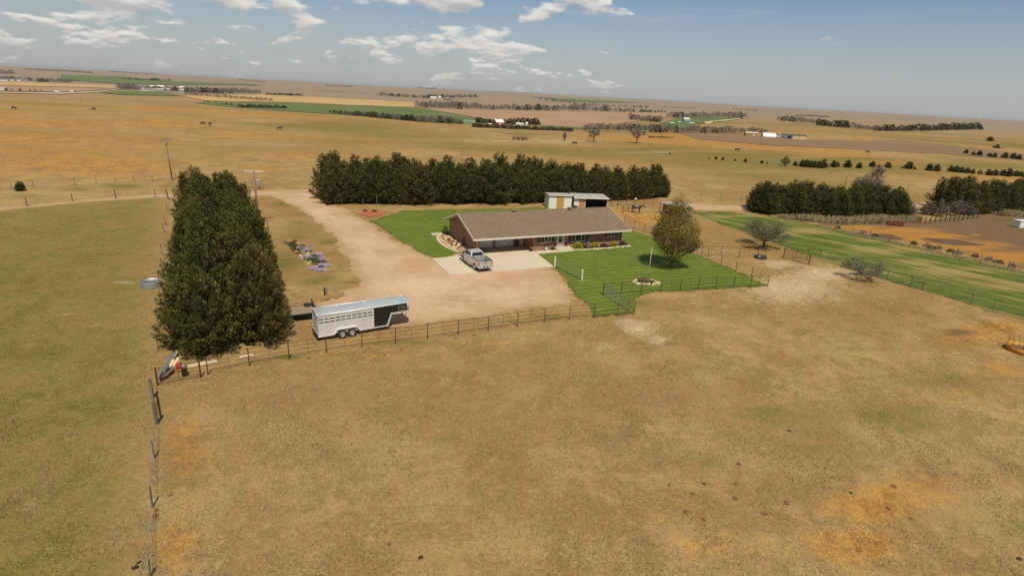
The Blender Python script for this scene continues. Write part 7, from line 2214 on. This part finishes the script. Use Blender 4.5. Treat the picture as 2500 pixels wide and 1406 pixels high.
for k, (x, y) in enumerate(((505, 277), (641, 275))):
    P = at(*Z4(x, y))
    v = thing('lorry', ('left pale lorry on the distant highway', 'right pale lorry on the distant highway')[k], 'truck', P, R(6))
    MB().box(-5, 1.6, -1.25, 1.25, 1.2, 4.2).build('box_body', RW, v); MB().box(1.9, 4.4, -1.2, 1.2, .9, 3.2).build('cab', (WHITE, DARKSTEEL)[k], v, False, .1)
    MB().box(-5, 4.2, -1.0, 1.0, .6, 1.1).build('chassis', BLACK, v)
    for wx in (-4, -2.8, 3.2):
        for s in (-1, 1): MB().lathe([(.001, -.15), (.5, -.15), (.5, .15), (.001, .15)], 12, (wx, s * 1.1, .5), 'y').build('wheel', RUBBER, v, True)

# ------------------------------------------------------------------ dung clumps scattered on the near pasture
DUNG = plain('dry_dung', lin(122, 82, 44), .95, 0, .3, 6, .6)
DUNGD = plain('fresh_dung', lin(52, 36, 24), .9, 0, .3, 6, .6)
def ZR(x, y): return 1540 + x * .4524, 770 + y * .4524
def ZC(x, y): return 500 + x * .431, 800 + y * .431
clumps = [ZR(*q) + (1,) for q in ((855, 622), (580, 800), (395, 908), (1188, 958), (2095, 1312))] + [ZR(*q) + (0,) for q in ((208, 915), (335, 962), (565, 988), (300, 1060), (720, 1070), (840, 1010), (1420, 922), (1392, 1043), (565, 910), (390, 1100), (1510, 1095))] + \
    [ZC(*q) + (0,) for q in ((930, 115), (1115, 125), (1022, 155), (1420, 62), (1525, 40), (590, 172), (1620, 715), (1045, 1225))] + [ZC(1222, 1300) + (1,), (416, 1208, 0), (382, 1245, 0), (330, 1385, 1), (340, 1372, 1), (378, 1260, 0)]
clumps.sort()
cnt = [0, 0]
for k, (px, py, dk) in enumerate(clumps):
    q = at(px, py)
    m = MB(); rn_ = random.Random(k)
    m.blob((0, 0, .02), (.15, .12, .06), k * 20, 2, .4)
    for j in range(4):
        a_ = j * 1.6 + k
        m.blob((.13 * math.cos(a_), .1 * math.sin(a_), .02), (.1, .08, .05), k * 20 + j + 1, 1, .35)
    o = m.build('dung_clump', DUNGD if dk else DUNG); o.location = q; o.scale = [rn_.uniform(.5, .85) * (1 if dk else 1.1)] * 3; o.rotation_euler = (0, 0, k)
    tag(o, '%s from the left of the %s dung clumps on the near pasture' % (ordinal(cnt[dk]), 'black fresh' if dk else 'dry rusty'), 'dung', 'fresh dung clumps' if dk else 'dry dung clumps')
    cnt[dk] += 1

# ------------------------------------------------------------------ tufts of dry grass: relief on the near pasture
def tufts():
    rg = np.random.default_rng(77)
    n = 460000
    y = 14 + 62 * rg.uniform(0, 1, n) ** 1.35
    x = rg.uniform(-1.05, 1.05, n) * (y * .98 + 4)
    dens = vnoise(x / 2.2, y / 2.2, 5) * .6 + vnoise(x / .7, y / .7, 6) * .5
    ok = dens > .5 + .25 * rg.uniform(-1, 1, n)
    FZ = [(-60, 44), ] 
    for poly in (YARD,):
        ok &= poly_sdf(x, y, poly) > .3
    x, y = x[ok], y[ok]; n = len(x)
    p = np.stack([x, y, land(x, y)], 1)
    l = rg.uniform(.04, .13, n) * (.7 + .8 * vnoise(x / 4, y / 4, 9))
    d = unit(rg.normal(size=(n, 3)) * .75 + np.array([.2, .1, .7]))
    v, f = kites(p, d, l, rg.uniform(.01, .022, n), rg)
    pad = poly_sdf(x, y, PADDOCK) < 0
    gm = (vnoise(x / 3, y / 3, 15) > (.42 if False else .72)) | (pad & (vnoise(x / 2.5, y / 2.5, 16) > .45))
    tint = np.clip(rg.normal(size=n) * .28 + .5, 0, 1)
    for nm, sel, mt in (('dry', ~gm, m_leaf('short_dry_grass', [(.15, .105, .045, 1), (.29, .215, .105, 1), (.50, .40, .23, 1)], trans=.15)), ('green', gm, m_leaf('short_green_grass', [(.085, .085, .026, 1), (.145, .135, .042, 1), (.25, .215, .085, 1)], trans=.15))):
        V = v.reshape(-1, 4, 3)[sel].reshape(-1, 3); F = np.arange(len(V)).reshape(-1, 4)
        o = bpy.data.objects.new('grass', leaf_mesh('grass', V, F, tint[sel], mt)); COL.objects.link(o)
        tag(o, 'short %s grass tufts over the near pasture' % nm, 'grass', kind='stuff')
YARD = W([(508, 914), (966, 838), (1548, 769), (1560, 718), (1874, 699), (1720, 627), (1500, 540), (1050, 500), (640, 470), (420, 500), (400, 880)])
tufts()

# ------------------------------------------------------------------ air
def haze():
    m = bpy.data.materials.new('thin_haze'); m.use_nodes = True
    nt = m.node_tree; nt.nodes.clear()
    out = nt.nodes.new('ShaderNodeOutputMaterial'); pv = nt.nodes.new('ShaderNodeVolumePrincipled')
    pv.inputs['Color'].default_value = (.9, .88, .86, 1)
    pv.inputs['Density'].default_value = HAZE
    pv.inputs['Anisotropy'].default_value = 0.2
    nt.links.new(pv.outputs[0], out.inputs['Volume'])
    o = MB().box(-27500, 27500, -900, 27500, -190, 42).build('haze', m)
    tag(o, 'thin pale haze in the air over the whole land', 'haze', kind='stuff')
HAZE = 0.00004
haze()
print('unique quads', sum(len(m.polygons) for m in bpy.data.meshes if m.users))
